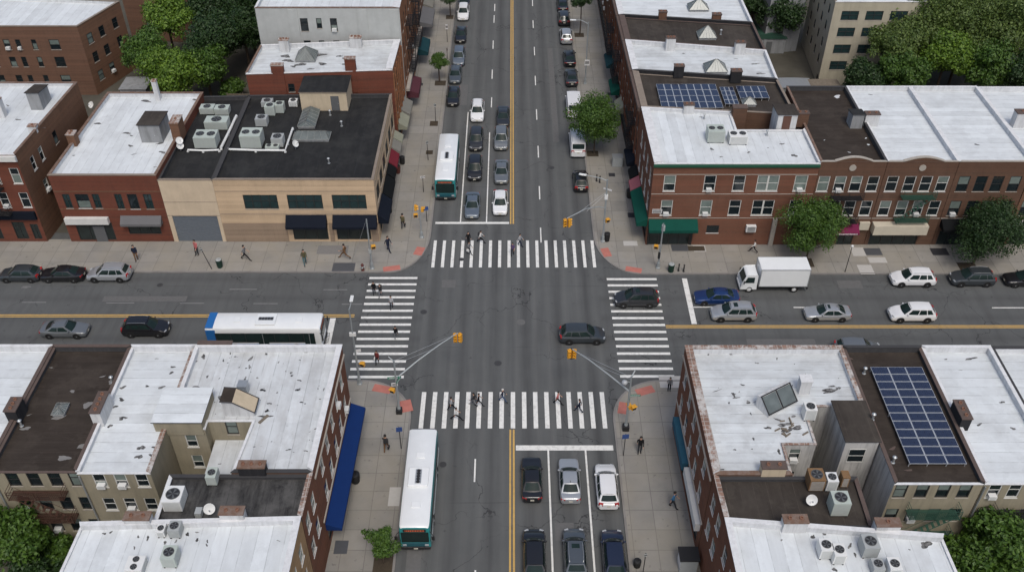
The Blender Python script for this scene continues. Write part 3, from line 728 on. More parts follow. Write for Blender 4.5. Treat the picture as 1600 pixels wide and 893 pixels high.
# ---------------- north-west block
A, rA, fA = building('corner_building', 'tan two storey corner building with dark flat roof, navy awnings and big windows', 'building',
    [(-33, 7.9), (-15.25, 7.9), (-15.1, 27.3), (-33, 26.9)], 8.6,
    {0: dict(wall='tan', cop='cop_tan', wins=[(-30.0, -26.2, 4.7, 6.6, 'band'), (-25.1, -21.2, 4.7, 6.6, 'band'), (-20.1, -16.3, 4.7, 6.6, 'band'), (-25.1, -21.1, .4, 2.5, 'shop'), (-20.1, -16.2, .4, 2.4, 'shop')]),
     1: dict(wall='tan', cop='cop_tan', wins=[(9.2 + 3.05 * k, 11.3 + 3.05 * k, 4.6, 6.6, 'band') for k in range(6)] + [(9.2 + 3.05 * k, 11.4 + 3.05 * k, .4, 2.4, 'shop') for k in range(6)]),
     2: dict(wall='brick_brown'), 3: dict(wall='tan', h=8.45, cop='cop_dark', t=.3)}, deck=.45, roof='roof_dark', par='par_d', cop='cop_dark')
zA = 8.15
F = fA[0]
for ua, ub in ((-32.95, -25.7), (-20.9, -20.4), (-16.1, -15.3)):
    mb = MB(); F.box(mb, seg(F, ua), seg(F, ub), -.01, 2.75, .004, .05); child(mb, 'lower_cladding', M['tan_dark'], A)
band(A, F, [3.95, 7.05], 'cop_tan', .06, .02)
awn(A, F, -25.6, -21.0, 3.9, 1.1, 1.0, NAVY); awn(A, F, -20.3, -15.3, 3.9, 1.1, 1.0, NAVY)
F = fA[1]
awn(A, F, 7.95, 12.3, 3.9, 1.2, 1.0, NAVY); awn(A, F, 12.7, 16.6, 3.7, 1.1, .9, BLACKC); awn(A, F, 16.9, 19.2, 3.7, 1.0, .8, BLACKC)
awn(A, F, 19.5, 22.6, 3.6, 1.0, .8, RED); awn(A, F, 22.9, 25.0, 3.6, 1.1, .7, TAUPE); awn(A, F, 25.2, 27.1, 3.6, 1.1, .7, SAGE)
band(A, F, [3.95], 'cop_tan', .06, .02)
mb = MB(); F.box(mb, .3, F.L - .3, 7.5, 7.62, .004, .03); child(mb, 'string_course', M['cop_tan'], A)
x0, x1, y0, y1 = pxbox(472, 544, 173, zA, 4.2)
bulkhead(A, rA, x0, x1, y0, y1, zA, zA + 2.5, 'bulk_tan', 'roof_dark', 0, (0, 3.7, 4.7, 'door_grey'), name='stair_bulkhead', coping='cop_tan')
x0, x1, y0, y1 = pxbox(460, 486, 203, zA, 4.0); skylight(A, rA, (x0 + x1) / 2 + .4, (y0 + y1) / 2 + .3, x1 - x0, 4.0, zA, .6, .9)
x0, x1, y0, y1 = pxbox(458, 514, 221, zA, 1.6); skylight(A, rA, (x0 + x1) / 2, (y0 + y1) / 2, x1 - x0, 1.7, zA, .65, .8)
B_, rB, fB = building('garage_building', 'narrow beige garage building with blue roll down shutter and dark roof', 'building',
    [(-39.0, 7.9), (-33.02, 7.9), (-33.02, 26.9), (-39.0, 26.7)], 8.55,
    {0: dict(wall='beige_panel', cop='cop_tan', wins=[(-38.5, -33.4, .02, 3.7, 'void')]), 1: dict(wall='tan', h=8.3, cop='cop_dark'), 2: dict(wall='brick_brown'), 3: dict(wall='brick_red', h=8.5)}, deck=.5, roof='roof_dark', par='par_d', cop='cop_dark')
zB = 8.05; F = fB[0]; mb = MB()
for k in range(24): F.box(mb, .5, F.L - .38, .05 + k * .152, .185 + k * .152, -.15, -.10 + .02 * (k % 2))
child(mb, 'roller_shutter', M['shutter'], B_); band(B_, F, [3.75, 5.6], 'cop_tan', .05, .015)
C_, rC, fC = building('brick_building', 'two storey red brick building with big white roof and two storefronts', 'building',
    [(-50.9, 7.9), (-39.03, 7.9), (-38.5, 26.7), (-50.4, 26.7)], 9.15,
    {0: dict(wall='brick_red', cop='cop_tan', wins=[(-50.1, -49.3, 4.8, 6.7, 'band'), (-48.7, -47.2, 4.8, 6.7, 'wide'), (-46.8, -46.0, 4.8, 6.7, 'band'), (-44.3, -43.5, 4.7, 6.7, 'band'), (-42.9, -41.8, 4.7, 6.7, 'wide'), (-41.1, -40.2, 4.7, 6.7, 'band'),
                                                            (-49.8, -45.6, .35, 2.8, 'shop'), (-43.9, -40.2, 1.2, 2.8, 'shop')]),
     1: dict(wall='brick_red', cop='cop_terra'), 2: dict(wall='brick_brown', cop='cop_terra'), 3: dict(wall='brick_brown', cop='cop_terra')}, deck=.5, roof='roof_w_x', cop='cop_w', t=.25)
zC = 8.65; F = fC[0]
band(C_, F, [4.6, 7.0], 'brick_brown', .12, .03); signbox(C_, F, seg(F, -50.6), seg(F, -45.7), 2.85, 3.65, .5, WHITEC); awn(C_, F, -44.3, -39.7, 3.8, .8, .7, GREYC)
mb = MB(); F.box(mb, seg(F, -47.9), seg(F, -46.6), .1, 2.3, -.12, .03); child(mb, 'door', M['door_grey'], C_)
x0, x1, y0, y1 = pxbox(222, 247, 223, zC, 3.3); bulkhead(C_, rC, x0, x1 + .6, y0, y1, zC, zC + 2.3, 'bulk_grey', 'roof_brown_x', .15, name='stair_bulkhead')
x, y, _ = at(279, 220, zC); chimney(C_, rC, x, y + .7, 1.0, 1.9, zC, zC + 2.4, 'brick_brown', 1)
x, y, _ = at(248, 156, zC); chimney(C_, rC, x, y, .55, .55, zC, zC + 2.6, 'bulk_white', 1)
x, y, _ = at(105, 230, zC); chimney(C_, rC, -50.6, y + .6, .9, 1.0, zC - 1, zC + 1.5, 'brick_brown', 2)
P_ = lambda pts, z: [at(a, c, z)[:2] + (s, q) for a, c, s, q in pts]
patches(C_, rC, P_([(153, 193, .55, .7), (198, 208, .7, .5), (205, 212, .35, .6), (204, 228, .5, .6), (209, 241, .45, .3), (254, 238, .6, .6), (228, 158, 1.1, .35), (304, 156, .6, .4), (242, 261, .3, .5), (115, 243, .3, .5), (250, 224, .9, .25)], zC), zC, seed=4)
D_, rD, fD = building('rowhouse', 'three storey brown brick rowhouse with white roof and fire escape at the left edge', 'building',
    [(-75, 7.9), (-53.65, 7.9), (-52.6, 24.3), (-75, 24.3)], 11.8,
    {0: dict(wall='brick_red', cop='cop_w', wins=[(-x - .6, -x + .4, z0, z0 + 2.0, 'sash') for x in (54.3, 56.6, 58.8, 61, 63.2, 65.4) for z0 in (4.9, 8.1)] + [(-57, -55.6, .5, 2.9, 'shop'), (-55, -54.1, .5, 2.6, 'shop'), (-62, -58.5, .5, 2.9, 'shop')]),
     1: dict(wall='brick_brown', cop='cop_terra', wins=[(10.2, 11.0, 8.2, 9.9, 'sash'), (12.2, 13, 8.2, 9.9, 'sash'), (15.8, 16.7, 8.2, 9.8, 'sash_d'), (11, 11.9, 4.8, 6.4, 'sash')]), 2: dict(wall='brick_brown', cop='cop_terra'), 3: dict(wall='brick_brown')}, deck=.45, roof='roof_w_x', cop='cop_w')
zD = 11.35; F = fD[0]; cornice(D_, F, .1, F.L + .1, 11.1, 11.7, .35, 'white_trim'); signbox(D_, F, seg(F, -62), seg(F, -53.8), 3.4, 4.4, .35, NAVY)
fire_escape(D_, F, seg(F, -61.5), seg(F, -56.2), [4.4, 7.6], 'dark_metal')
x0, x1, y0, y1 = pxbox(49, 68, 172, zD, 2.6); bulkhead(D_, rD, x0, x1, y0, y1, zD, zD + 2.2, 'bulk_grey', 'roof_brown_x', .4, name='stair_bulkhead')
x, y, _ = at(2, 182, zD); chimney(D_, rD, x, y, 1.2, .8, zD, zD + 2.2, 'bulk_white', 2)
x, y, _ = at(54, 206, zD); chimney(D_, rD, x, y, .9, .6, zD, zD + .8, 'bulk_white', 1)
patches(D_, rD, P_([(28, 187, .5, .5), (12, 165, .4, .4), (68, 200, .3, .3)], zD), zD, seed=9)
E_, rE, fE = building('brick_building', 'three storey red brick house with white roof and pyramid skylight behind the tan building', 'building',
    [(-33.0, 27.6), (-14.95, 28.7), (-14.7, 36.9), (-32.7, 35.3)], 11.35,
    {0: dict(wall='brick_red', cop='cop_w', h=11.15, wins=[(-28.1, -27.3, 8.55, 9.7, 'sash_d')]),
     1: dict(wall='brick_orange', cop='cop_w', t=.8, wins=[(y - .5, y + .5, z, z + 1.9, 'sash_d') for y in (30.2, 32.1, 34, 35.8) for z in (4.4, 7.7)] + [(29.4, 35.9, .5, 2.6, 'shop')]),
     2: dict(wall='brick_red', h=11.35, cop='cop_w'), 3: dict(wall='brick_red', cop='cop_terra')}, deck=.45, roof='roof_w_scuff', cop='cop_w', t=.2)
zE = 10.9; F = fE[1]
mb = MB()
for k in range(6): F.box(mb, .1 + k * 1.55, .4 + k * 1.55, 3.4, 10.6, .004, .16)
child(mb, 'pilaster', M['brick_orange'], E_); awn(E_, F, 29.3, 32.3, 3.4, 1.2, .8, SAGE); awn(E_, F, 32.7, 36.2, 3.4, 1.2, .7, TAUPE)
x0, x1, y0, y1 = pxbox(462, 492, 98, zE, 2.6); skylight(E_, rE, (x0 + x1) / 2, y0 + 1.3, x1 - x0, 2.6, zE, 1.3, .12)
chimney(E_, rE, -29.1, 28.1, 1.5, .7, 8.2, 12.2, 'brick_red', 0); chimney(E_, rE, -20.1, 28.7, 1.3, .7, 8.2, 12.8, 'brick_red', 0)
x, y, _ = at(446, 80, zE); chimney(E_, rE, x, y, 1.2, .7, zE, zE + 1.6, 'bulk_white', 3); x, y, _ = at(557, 74, zE); chimney(E_, rE, x, y, 1.5, .8, zE, zE + 1.4, 'bulk_white', 3)
patches(E_, rE, P_([(446, 88, 1.22, 0.46), (450, 95, 1.08, 0.57), (470, 101, 1.22, 0.46), (500, 86, 1.08, 0.69), (504, 100, 0.94, 0.57), (545, 93, 1.22, 0.80), (540, 101, 0.81, 0.46), (530, 88, 0.68, 0.46), (485, 108, 0.68, 0.46), (458, 104, 0.81, 0.34)], zE), zE, seed=12)
Gr, rG, fG = building('apartment_building', 'tall pale grey painted brick building with fire escapes above the avenue', 'building',
    [(-33.2, 37.4), (-14.55, 37.4), (-14.3, 58), (-33, 58)], 15.5,
    {0: dict(wall='grey_paint', cop='cop_terra', wins=[(-27.6, -26.6, 12.3, 14.1, 'sash_d'), (-25.5, -24.8, 12.7, 14.1, 'sash_d'), (-23.7, -22.8, 12.3, 14.1, 'sash_d', True), (-27.5, -26.6, 9.2, 11.0, 'sash_d'), (-25.5, -24.8, 9.5, 11.0, 'sash_d'), (-23.6, -22.8, 9.2, 11.0, 'sash_d')]),
     1: dict(wall='brick_orange', cop='cop_w', t=.9, wins=[(y - .45, y + .45, z, z + 1.9, 'sash_d') for y in (39.3, 41.5, 43.7, 46.4, 48.6, 51, 53.2, 55.6) for z in (4.6, 8.0, 11.4)] + [(38.3, 43, .5, 2.6, 'shop'), (44, 50, .5, 2.6, 'shop'), (51, 57, .5, 2.6, 'shop')]),
     2: dict(wall='brick_brown'), 3: dict(wall='brick_brown')}, deck=.5, roof='roof_w_x', cop='cop_w')
F = fG[0]
for u in (4.2, 13.2, 17.3):
    mb = MB(); F.box(mb, u, u + 1.2, 9, 15.3, .004, .10); child(mb, 'chimney_breast', M['grey_paint'], Gr)
F = fG[1]; fire_escape(Gr, F, 4.6, 8.2, [4.2, 7.6, 11.0], 'dark_metal'); fire_escape(Gr, F, 12.4, 16, [4.2, 7.6, 11.0], 'dark_metal'); mb = MB(); F.box(mb, .5, F.L - .3, 3.3, 3.7, .01, .5); child(mb, 'cornice', M['limestone'], Gr)
awn(Gr, F, 38.6, 43.2, 3.1, 1.6, .5, MAROON, valance=.7); awn(Gr, F, 51.2, 55.6, 3.3, 1.9, .7, TEAL, valance=.5)
H_, rH, fH = building('brick_building', 'brown brick rowhouse row continuing up the far left avenue', 'building', [(-33, 58.1), (-14.4, 58.1), (-14.1, 104), (-33, 104)], 12.5,
    {1: dict(wall='brick_brown', wins=[(60 + 2.4 * k, 60.9 + 2.4 * k, z, z + 1.9, 'sash_d') for k in range(16) for z in (4.6, 8.0)]), '*': dict(wall='brick_brown')}, roof='roof_dark', par='par_d', cop='cop_brown')
awn(H_, fH[1], 60, 66, 3.4, 2.0, .5, GREYC, valance=.4); awn(H_, fH[1], 67, 73, 3.3, 1.6, .6, TAUPE)
I_, rI, fI = building('apartment_building', 'large brown brick apartment block with white roof in the top left corner', 'building',
    [(-100, 43.0), (-59.55, 43.0), (-56.4, 51.4), (-100, 56)], 10.4,
    {0: dict(wall='brick_apt', wins=[(x - w / 2, x + w / 2, z, z + 1.5, 'sash_d') for x, w in ((-63.4, 1.4), (-66.2, .7), (-68.4, .7), (-70.0, .9), (-72.5, .9), (-75, .8), (-77.5, 1.4)) for z in (1.6, 4.4, 7.0)]),
     1: dict(wall='brick_brown', wins=[(y - .5, y + .5, z, z + 1.5, 'sash_d') for y in (44.6, 46.9, 49.6) for z in (1.6, 4.4, 7.2)]), '*': dict(wall='brick_apt')}, deck=.45, roof='roof_w_x', cop='cop_tan')
I2, rI2, fI2 = building('apartment_building', 'second brown brick apartment block half hidden by the big trees', 'building',
    [(-60, 61), (-42.5, 59), (-40, 72), (-60, 75)], 10,
    {0: dict(wall='brick_apt', wins=[(x - .6, x + .6, z, z + 1.5, 'sash_d') for x in (-46, -49.5, -53, -56.5) for z in (1.6, 4.4, 7.2)]), 1: dict(wall='brick_brown', wins=[(y - .5, y + .5, z, z + 1.5, 'sash_d') for y in (62, 66) for z in (1.6, 4.4, 7.2)]), '*': dict(wall='brick_apt')}, deck=.45, roof='roof_w_x', cop='cop_tan')
# ---------------- north-east block
J_, rJ, fJ = building('corner_building', 'three storey red brick corner building with green cornice, green awning and white roof', 'building',
    [(15.35, 7.3), (33.25, 7.3), (33.15, 14.4), (25.5, 14.4), (25.5, 18.2), (15.2, 19.3)], 11.2,
    {0: dict(wall='brick_ne', cop='cop_w', h=11.0, wins=[(a, c, z, z + 2.05, s) for a, c, s in ((16.6, 17.9, 'sash'), (21.0, 22.3, 'sash'), (24.2, 25.5, 'sash'), (26.8, 29.2, 'twin'), (30.9, 32.3, 'sash')) for z in (4.25, 7.5)] + [(15.6, 20.3, .1, 2.4, 'shop'), (22.1, 23.5, 1.8, 2.85, 'wide')]),
     1: dict(wall='brick_row', cop='cop_w'), 2: dict(wall='brick_row', cop='cop_w', h=11.0), 3: dict(wall='white_stucco', cop='cop_w', h=11.0), 4: dict(wall='brick_row', cop='cop_w'),
     5: dict(wall='brick_ne', cop='cop_w', t=.9, wins=[(y - .55, y + .55, z, z + 2.0, 'sash') for y in (9.0, 11.6, 14.2, 16.8) for z in (4.25, 7.5)] + [(8, 12.5, .3, 2.4, 'shop'), (13, 17.5, .3, 2.4, 'shop')])}, deck=.35, roof='roof_w_x', cop='cop_w', t=.18)
zJ = 10.85; F = fJ[0]
cornice(J_, F, -.05, F.L, 10.72, 10.97, .25, 'green_trim'); band(J_, F, [9.65, 7.1, 3.85], 'limestone', .07, .04)
awn(J_, F, 15.4, 20.9, 3.75, 1.3, .7, GREEN, valance=.35); F5 = fJ[5]; awn(J_, F5, 7.35, 13.9, 3.75, 1.25, .7, GREEN, valance=.35); awn(J_, F5, 14.1, 16.3, 3.7, 1.2, .7, PINK); awn(J_, F5, 16.6, 18.8, 3.7, 1.0, .7, BLACKC)
mb = MB(); F.box(mb, .12, seg(F, 15.6) - .01, 0, 3, .004, .08); F.box(mb, seg(F, 20.32), seg(F, 20.6), 0, 3, .004, .08); F.box(mb, .12, seg(F, 20.6), 2.42, 3.0, .004, .075); child(mb, 'shopfront_surround', M['black'], J_)
mb = MB(); F.box(mb, seg(F, 29.4), seg(F, 29.9), 0, 3.8, .004, .25); child(mb, 'pilaster', M['limestone'], J_)
mb = MB(); F.box(mb, seg(F, 26.5), seg(F, 27.6), 2.2, 3.0, .02, .45, 0)
for k in range(4): F.box(mb, seg(F, 26.6) + .02, seg(F, 27.5), 2.3 + k * .17, 2.38 + k * .17, .452, .47, 1)
child(mb, 'air_conditioner', [M['white_metal'], M['fan_dark']], J_)
# small lettered wall sign, unreadable strokes on a pale board
mb = MB(); F.box(mb, .35, 1.45, 4.55, 5.1, .01, .05, 0)
rs = random.Random(5)
for r_ in range(2):
    u = .42
    while u < 1.34:
        w_ = rs.choice((.05, .07, .09)); F.box(mb, u, u + w_, 4.62 + r_ * .24, 4.80 + r_ * .24, .051, .056, 1); u += w_ + .035
child(mb, 'wall_sign', [M['sign_white'], M['black']], J_)
x0, x1, y0, y1 = pxbox(1180, 1203, 207, zJ, 2.4); bulkhead(J_, rJ, 30.0, 32.2, 14.6, 17.2, 7, zJ + 2.0, 'bulk_white', 'roof_brown_x', .2, name='stair_bulkhead')
mb = MB(); mb.box(30.6, 31.5, 14.53, 14.598, zJ + .05, zJ + 1.85); child(mb, 'door', M['door_brown'], J_)
x, y, _ = at(1155, 186, zJ); chimney(J_, rJ, x, y + .5, 1.6, .8, 9, zJ + 1.3, 'brick_row', 0, 'cop_brown'); x, y, _ = at(1075, 176, zJ); chimney(J_, rJ, x, y, 1.2, .7, zJ, zJ + 1.1, 'bulk_white', 2, 'cop_brown')
patches(J_, rJ, P_([(1112, 233, .35, .8), (1127, 245, .3, .5), (1170, 238, .35, .6), (1241, 243, .5, .9), (1222, 225, .45, .5), (1095, 183, .25, .6), (1198, 210, .2, .8), (1200, 231, .2, .5)], zJ), zJ, seed=3)
def avenue_house(label, poly, z, roof, par, cop, wallm, seed, awn_=(), fe=None, front='brick_row', back=True):
    r_ = random.Random(seed); ya, yb = poly[3][1], poly[0][1]; ya, yb = max(ya, yb), min(ya, yb)
    n = int((ya - yb) / 2.1); st = (ya - yb) / n
    wins = [(yb + st * (k + .5) - .5, yb + st * (k + .5) + .5, zz, zz + 1.95, 'sash_d') for k in range(n) for zz in (4.3, 7.6)] + [(yb + .5, ya - .5, .4, 2.5, 'shop')]
    root, ro, fr = building('brick_building', label, 'building', poly, z, {3: dict(wall=wallm, wins=wins, t=.7), 0: dict(wall=front, **(dict(cop='cop_dark') if front == 'black_tar' else {})), 2: dict(wall='brick_row', **({} if back else dict(h=None))), '*': dict(wall='brick_row')}, deck=.5, roof=roof, par=par, cop=cop, t=.2)
    F = fr[3]
    for a, c, m_, o_ in awn_: awn(root, F, a, c, 3.6, o_, .7, m_)
    mb = MB()
    for k in range(n + 1): F.box(mb, max(.02, st * k - .14), min(F.L - .02, st * k + .14), 3.4, z - .7, .004, .13)
    child(mb, 'pilaster', M[wallm], root); cornice(root, F, .05, F.L - .05, z - .6, z - .1, .4, 'cop_brown')
    if fe: fire_escape(root, F, fe, fe + 3.4, [4.0, 7.3], 'dark_metal')
    return root, ro, fr
K_, rK, fK = avenue_house('avenue house with solar panels on its dark brown roof behind the corner building', [(15.2, 19.4), (32.9, 17.6), (32.6, 26.0), (15.05, 28.5)], 11.2, 'roof_brown_x', 'par_d', 'cop_tan', 'brick_ne', 1, [(20, 23.5, NAVY, 1.0)], 3.2, back=False)
zK = 10.7
L_, rL, fL = avenue_house('avenue house with white roof, square skylight and streaked right side', [(15.03, 28.55), (32.58, 26.05), (32.75, 33.9), (14.9, 37.0)], 11.3, 'roof_w_scuff', 'par_w', 'cop_w', 'brick_side', 2, [(33, 36, SAGE, 1.0)], front='black_tar')
zL = 10.8
N_, rN, fN = avenue_house('avenue house with dark brown roof and pale pyramid skylight', [(14.88, 37.05), (32.73, 33.95), (32.65, 42.2), (14.75, 44.8)], 11.3, 'roof_brown_x', 'par_d', 'cop_brown', 'brick_ne', 3, [(38, 42, GREEN, 1.2)], 2.5, front='bulk_white', back=False)
zN = 10.8
O_, rO, fO = avenue_house('avenue house with white roof at the top edge, right of the avenue', [(14.73, 44.85), (32.63, 42.25), (32.6, 52), (14.6, 55)], 11.3, 'roof_w_y', 'par_w', 'cop_w', 'brick_side', 4, [(46, 50, TEAL, 1.1)], 4, front='black_tar')
Q_, rQ, fQ = avenue_house('farthest brick row along the right side of the avenue', [(14.58, 55.05), (32.6, 52.1), (32.6, 100), (14.3, 104)], 11.5, 'roof_dark', 'par_d', 'cop_brown', 'brick_row', 5)
def skpx(root, ro, xl, xr, yb, z, d, h, ridge=.1): x0, x1, y0, y1 = pxbox(xl, xr, yb, z, d); return skylight(root, ro, (x0 + x1) / 2, y0 + d / 2, x1 - x0, d, z, h, ridge)
def chpx(root, ro, px, py, z, w, d, h, mat, fl=2, cm='cop_brown', z0=None): x, y, _ = at(px, py, z); return chimney(root, ro, x, y + d / 2, w, d, z if z0 is None else z0, z + h, mat, fl, cm)
skpx(L_, rL, 1103, 1136, 116, zL, 2.2, 1.2); skpx(N_, rN, 1092, 1119, 63, zN, 2.0, 1.3); skpx(O_, rO, 1077, 1107, 19, zN, 2.0, 1.2); skpx(K_, rK, 1161, 1181, 167, zK, 1.2, .7)
chpx(L_, rL, 1060, 122, zL, 1.2, .7, 1.5, 'black_tar', 2); chpx(L_, rL, 1149, 130, zL, 1.3, .8, 1.5, 'black_tar', 2); chpx(N_, rN, 1047, 80, zN, 1.2, .7, 1.7, 'bulk_white', 3); chpx(N_, rN, 1155, 86, zN, 1.3, .7, 1.6, 'bulk_white', 2)
chpx(O_, rO, 1035, 33, zN, 1.1, .7, 1.2, 'brick_row', 2); chpx(O_, rO, 1119, 37, zN, 1.2, .7, 1.2, 'brick_row', 2)
patches(L_, rL, P_([(1068, 84, .3, .6), (1068, 100, .3, .6), (1180, 100, .8, .3), (1188, 115, .9, .3), (1150, 92, .4, .3)], zL), zL, seed=8)
def row_house(label, x0, x1, z, roof, par, cop, xs, wallm='brick_row', arch=None, acs=(), st='sash', yb=24.2, low=True, shop=None, cop_e=None):
    w = (x1 - x0); wins = []
    for i, x in enumerate(xs):
        for zz in (4.2, 7.45): wins.append((x - .62, x + .62, zz, zz + 2.0, st))
    if shop: wins += [(a, c, .1, 2.1, 'shop') for a, c in shop]
    root, ro, fr = building('rowhouse', label, 'building', [(x0, 7.3), (x1, 7.3), (x1, yb), (x0, yb)], z, {0: dict(wall=wallm, cop='limestone', wins=wins), 1: dict(wall='brick_row', cop=cop_e or cop), 2: dict(wall='brick_row', cop=cop_e or cop), '*': dict(wall='brick_row')}, deck=.5, roof=roof, par=par, cop=cop, t=.18)
    F = fr[0]; band(root, F, [3.8], 'limestone', .08, .04)
    if arch:
        mb = MB(); a0, a1 = arch; n = 10; prev = None
        pts = [(a0, z + .06)] + [(a0 + (a1 - a0) * k / n, z + .12 + .5 * sin(pi * k / n)) for k in range(n + 1)] + [(a1, z + .06)]
        lo = [F.P(seg(F, q[0]), z + .04, .06) for q in pts]
        for (xa, za), (xb_, zb_) in zip(pts, pts[1:]):
            ua, ub = seg(F, xa), seg(F, xb_)
            if ub - ua < 1e-4: continue
            for d in (.07, -.25): mb.quad(F.P(ua, z + .03, d), F.P(ub, z + .03, d), F.P(ub, zb_, d), F.P(ua, za, d), m=0)
            mb.quad(F.P(ua, za, .1), F.P(ub, zb_, .1), F.P(ub, zb_, -.28), F.P(ua, za, -.28), m=1); mb.quad(F.P(ua, za - .08, .1), F.P(ub, zb_ - .08, .1), F.P(ub, zb_, .1), F.P(ua, za, .1), m=1)
        child(mb, 'arched_parapet', [M[wallm], M['limestone']], root)
        mb = MB(); u = seg(F, (a0 + a1) / 2); mb.tube([F.P(u, z - .75, .01), F.P(u, z - .75, .09)], .38, 14); child(mb, 'medallion', M['limestone'], root)
    return root, ro, fr
S_, rS, fS = row_house('brick rowhouse with arched parapet and dark brown roof next to the corner building', 33.28, 40.45, 11.3, 'roof_brown', 'par_d', 'cop_terra', (34.1, 35.9, 37.65, 39.5), arch=(34.8, 38.9), shop=[(37.2, 39.0)], cop_e='cop_dark')
F = fS[0]; awn(S_, F, 36.2, 39.2, 3.1, 1.0, .6, MAGENTA); mb = MB(); rs = random.Random(8); u = seg(F, 36.6)
while u < seg(F, 38.9):
    w_ = rs.choice((.07, .1, .13)); F.box(mb, u, u + w_, 2.26, 2.42, 1.004, 1.012); u += w_ + (.05 if rs.random() < .8 else .22)
child(mb, 'awning_lettering', M['sign_white'], S_)
fire_escape(S_, F, 1.9, 5.3, [3.75, 6.9], 'dark_metal'); signbox(S_, F, seg(F, 39.25), seg(F, 40.4), 2.4, 3.4, .3, CREAM)
T_, rT, fT = row_house('brick rowhouse with arched parapet, white roof and cream shop canopy', 40.5, 48.2, 11.3, 'roof_w_y', 'par_w', 'cop_w', (41.6, 43.5, 45.3, 47.1), arch=(42.2, 46.6), shop=[(40.9, 46.4)])
F = fT[0]; signbox(T_, F, seg(F, 40.7), seg(F, 46.8), 2.2, 3.4, 1.0, CREAM, 'canopy'); fire_escape(T_, F, 2.4, 6.0, [3.9, 7.0], 'green_iron')
U_, rU, fU = row_house('brick rowhouse with flat parapet, white roof and black awning', 48.25, 56.3, 11.3, 'roof_w_y', 'par_w', 'cop_w', (49.4, 51.3, 53.1, 55.0), st='sash_d', shop=[(48.7, 55.8)])
F = fU[0]; awn(U_, F, 48.4, 53.1, 3.8, 1.3, .7, BLACKC); awn(U_, F, 53.3, 56.1, 3.4, 1.0, .6, NAVY)
V_, rV, fV = row_house('rowhouse cut off by the right edge with a white shop sign', 56.4, 70, 11.2, 'roof_w_y', 'par_w', 'cop_w', (57.4, 59.3, 61.3, 63.3, 65.3), 'brick_brown', st='sash_d', shop=[(57, 62), (63, 68)])
F = fV[0]; signbox(V_, F, .4, 6, 2.9, 3.6, .4, WHITEC)
chpx(S_, rS, 1251, 199, 10.8, 1.4, .7, 1.7, 'brick_row', 2, 'cop_brown'); chpx(T_, rT, 1360, 198, 10.8, 1.6, .8, 1.5, 'bulk_white', 2); chpx(V_, rV, 1592, 200, 10.7, 1.4, 1., 1.8, 'bulk_white', 1)
x0, x1, y0, y1 = pxbox(1328, 1346, 201, 10.8, 1.6); bulkhead(S_, rS, x0, x1, y0, y1, 10.8, 12.6, 'bulk_grey', 'roof_dark', .3, name='roof_hatch_house')
patches(S_, rS, P_([(1353, 216, .25, .6), (1357, 226, .3, .6), (1288, 219, .2, .4), (1327, 238, .25, .4)], 10.8), 10.8, 'roof_w_x', seed=15, name='white_roof_patch')
patches(S_, rS, P_([(1308, 151, .7, .7)], 10.8), 10.8, 'par_w', seed=2, name='white_roof_patch'); patches(U_, rU, P_([(1526, 226, .4, .6), (1360, 148, .4, .4)], 10.8), 10.8, seed=16)
X_, rX, fX = building('apartment_building', 'cream brick apartment building with dark paired windows at the upper right', 'building',
    [(44.6, 46.0), (57.6, 46.0), (57.6, 60), (45.5, 60)], 12.6,
    {0: dict(wall='cream_apt', cop='cop_w', wins=[(x, x + 2.4, z, z + 1.35, 'band') for x in (45.8, 49.2, 52.6) for z in (2.4, 4.95, 7.5, 9.95)]), 3: dict(wall='cream_apt', wins=[(y, y + .8, z, z + 1.4, 'sash_d') for y in (48, 51, 54, 57) for z in (2.4, 4.95, 7.5, 9.95)]), '*': dict(wall='cream_apt')}, deck=.4, roof='roof_w_x', cop='cop_tan')
X2, rX2, fX2 = building('apartment_building', 'grey apartment block behind the cream one near the top edge', 'building', [(38.5, 56), (44, 57), (43, 66), (37.5, 64)], 13,
    {'*': dict(wall='bulk_grey'), 0: dict(wall='bulk_grey', wins=[(40.4, 41.3, z, z + 1.4, 'sash_d') for z in (2.4, 5, 7.5, 10)])}, roof='roof_w_x', cop='cop_tan')
# ---------------- south-west block
zS = 9.95
r3 = [8.5, 5.65, 2.9]
def rear(xs, zz=r3, w=.95, h=1.5, st='sash'): return [(x - w / 2, x + w / 2, z, z + h, st) for x in xs for z in zz]
a0, q0, f0 = building('rowhouse', 'rowhouse with white roof at the left edge below the cross street', 'building', [(-52, -34.1), (-39.42, -34.1), (-39.42, -20.6), (-52, -20.6)], 10.5,
    {0: dict(wall='beige_stucco', h=None, wins=rear((-40.6, -43.0, -45.5), st='sash_d')), 1: dict(wall='brick_row', cop='cop_brown', h=10.4), '*': dict(wall='brick_row')}, roof='roof_w_y', cop='cop_w')
a1, q1, f1 = building('rowhouse', 'rowhouse with brown tar roof and rusty rear fire escape, lower left', 'building', [(-39.4, -34.1), (-32.72, -34.1), (-32.72, -20.6), (-39.4, -20.6)], 10.5,
    {0: dict(wall='beige_stucco', h=None, wins=rear((-37.8, -36.2, -34.6, -33.05), st='sash_d')), 1: dict(wall='brick_row', h=10.3), 2: dict(wall='brick_row'), 3: dict(wall='brick_row', h=10.3)}, roof='roof_brown', par='par_d', cop='cop_brown')
fire_escape(a1, f1[0], 1.2, 5.4, [5.2, 8.0], 'rust_iron')
a2, q2, f2 = building('rowhouse', 'narrow rowhouse with patched white roof left of the blue awning corner', 'building', [(-32.7, -34.2), (-27.2, -34.2), (-27.2, -20.6), (-32.7, -20.6)], 10.5,
    {0: dict(wall='beige_stucco', h=None, wins=rear((-31.2, -29.6, -28.0))), 1: dict(wall='beige_stucco', h=10.15, cop='cop_brick', t=.3), 2: dict(wall='brick_row'), 3: dict(wall='brick_row', h=10.3)}, roof='roof_w_y', cop='cop_w')
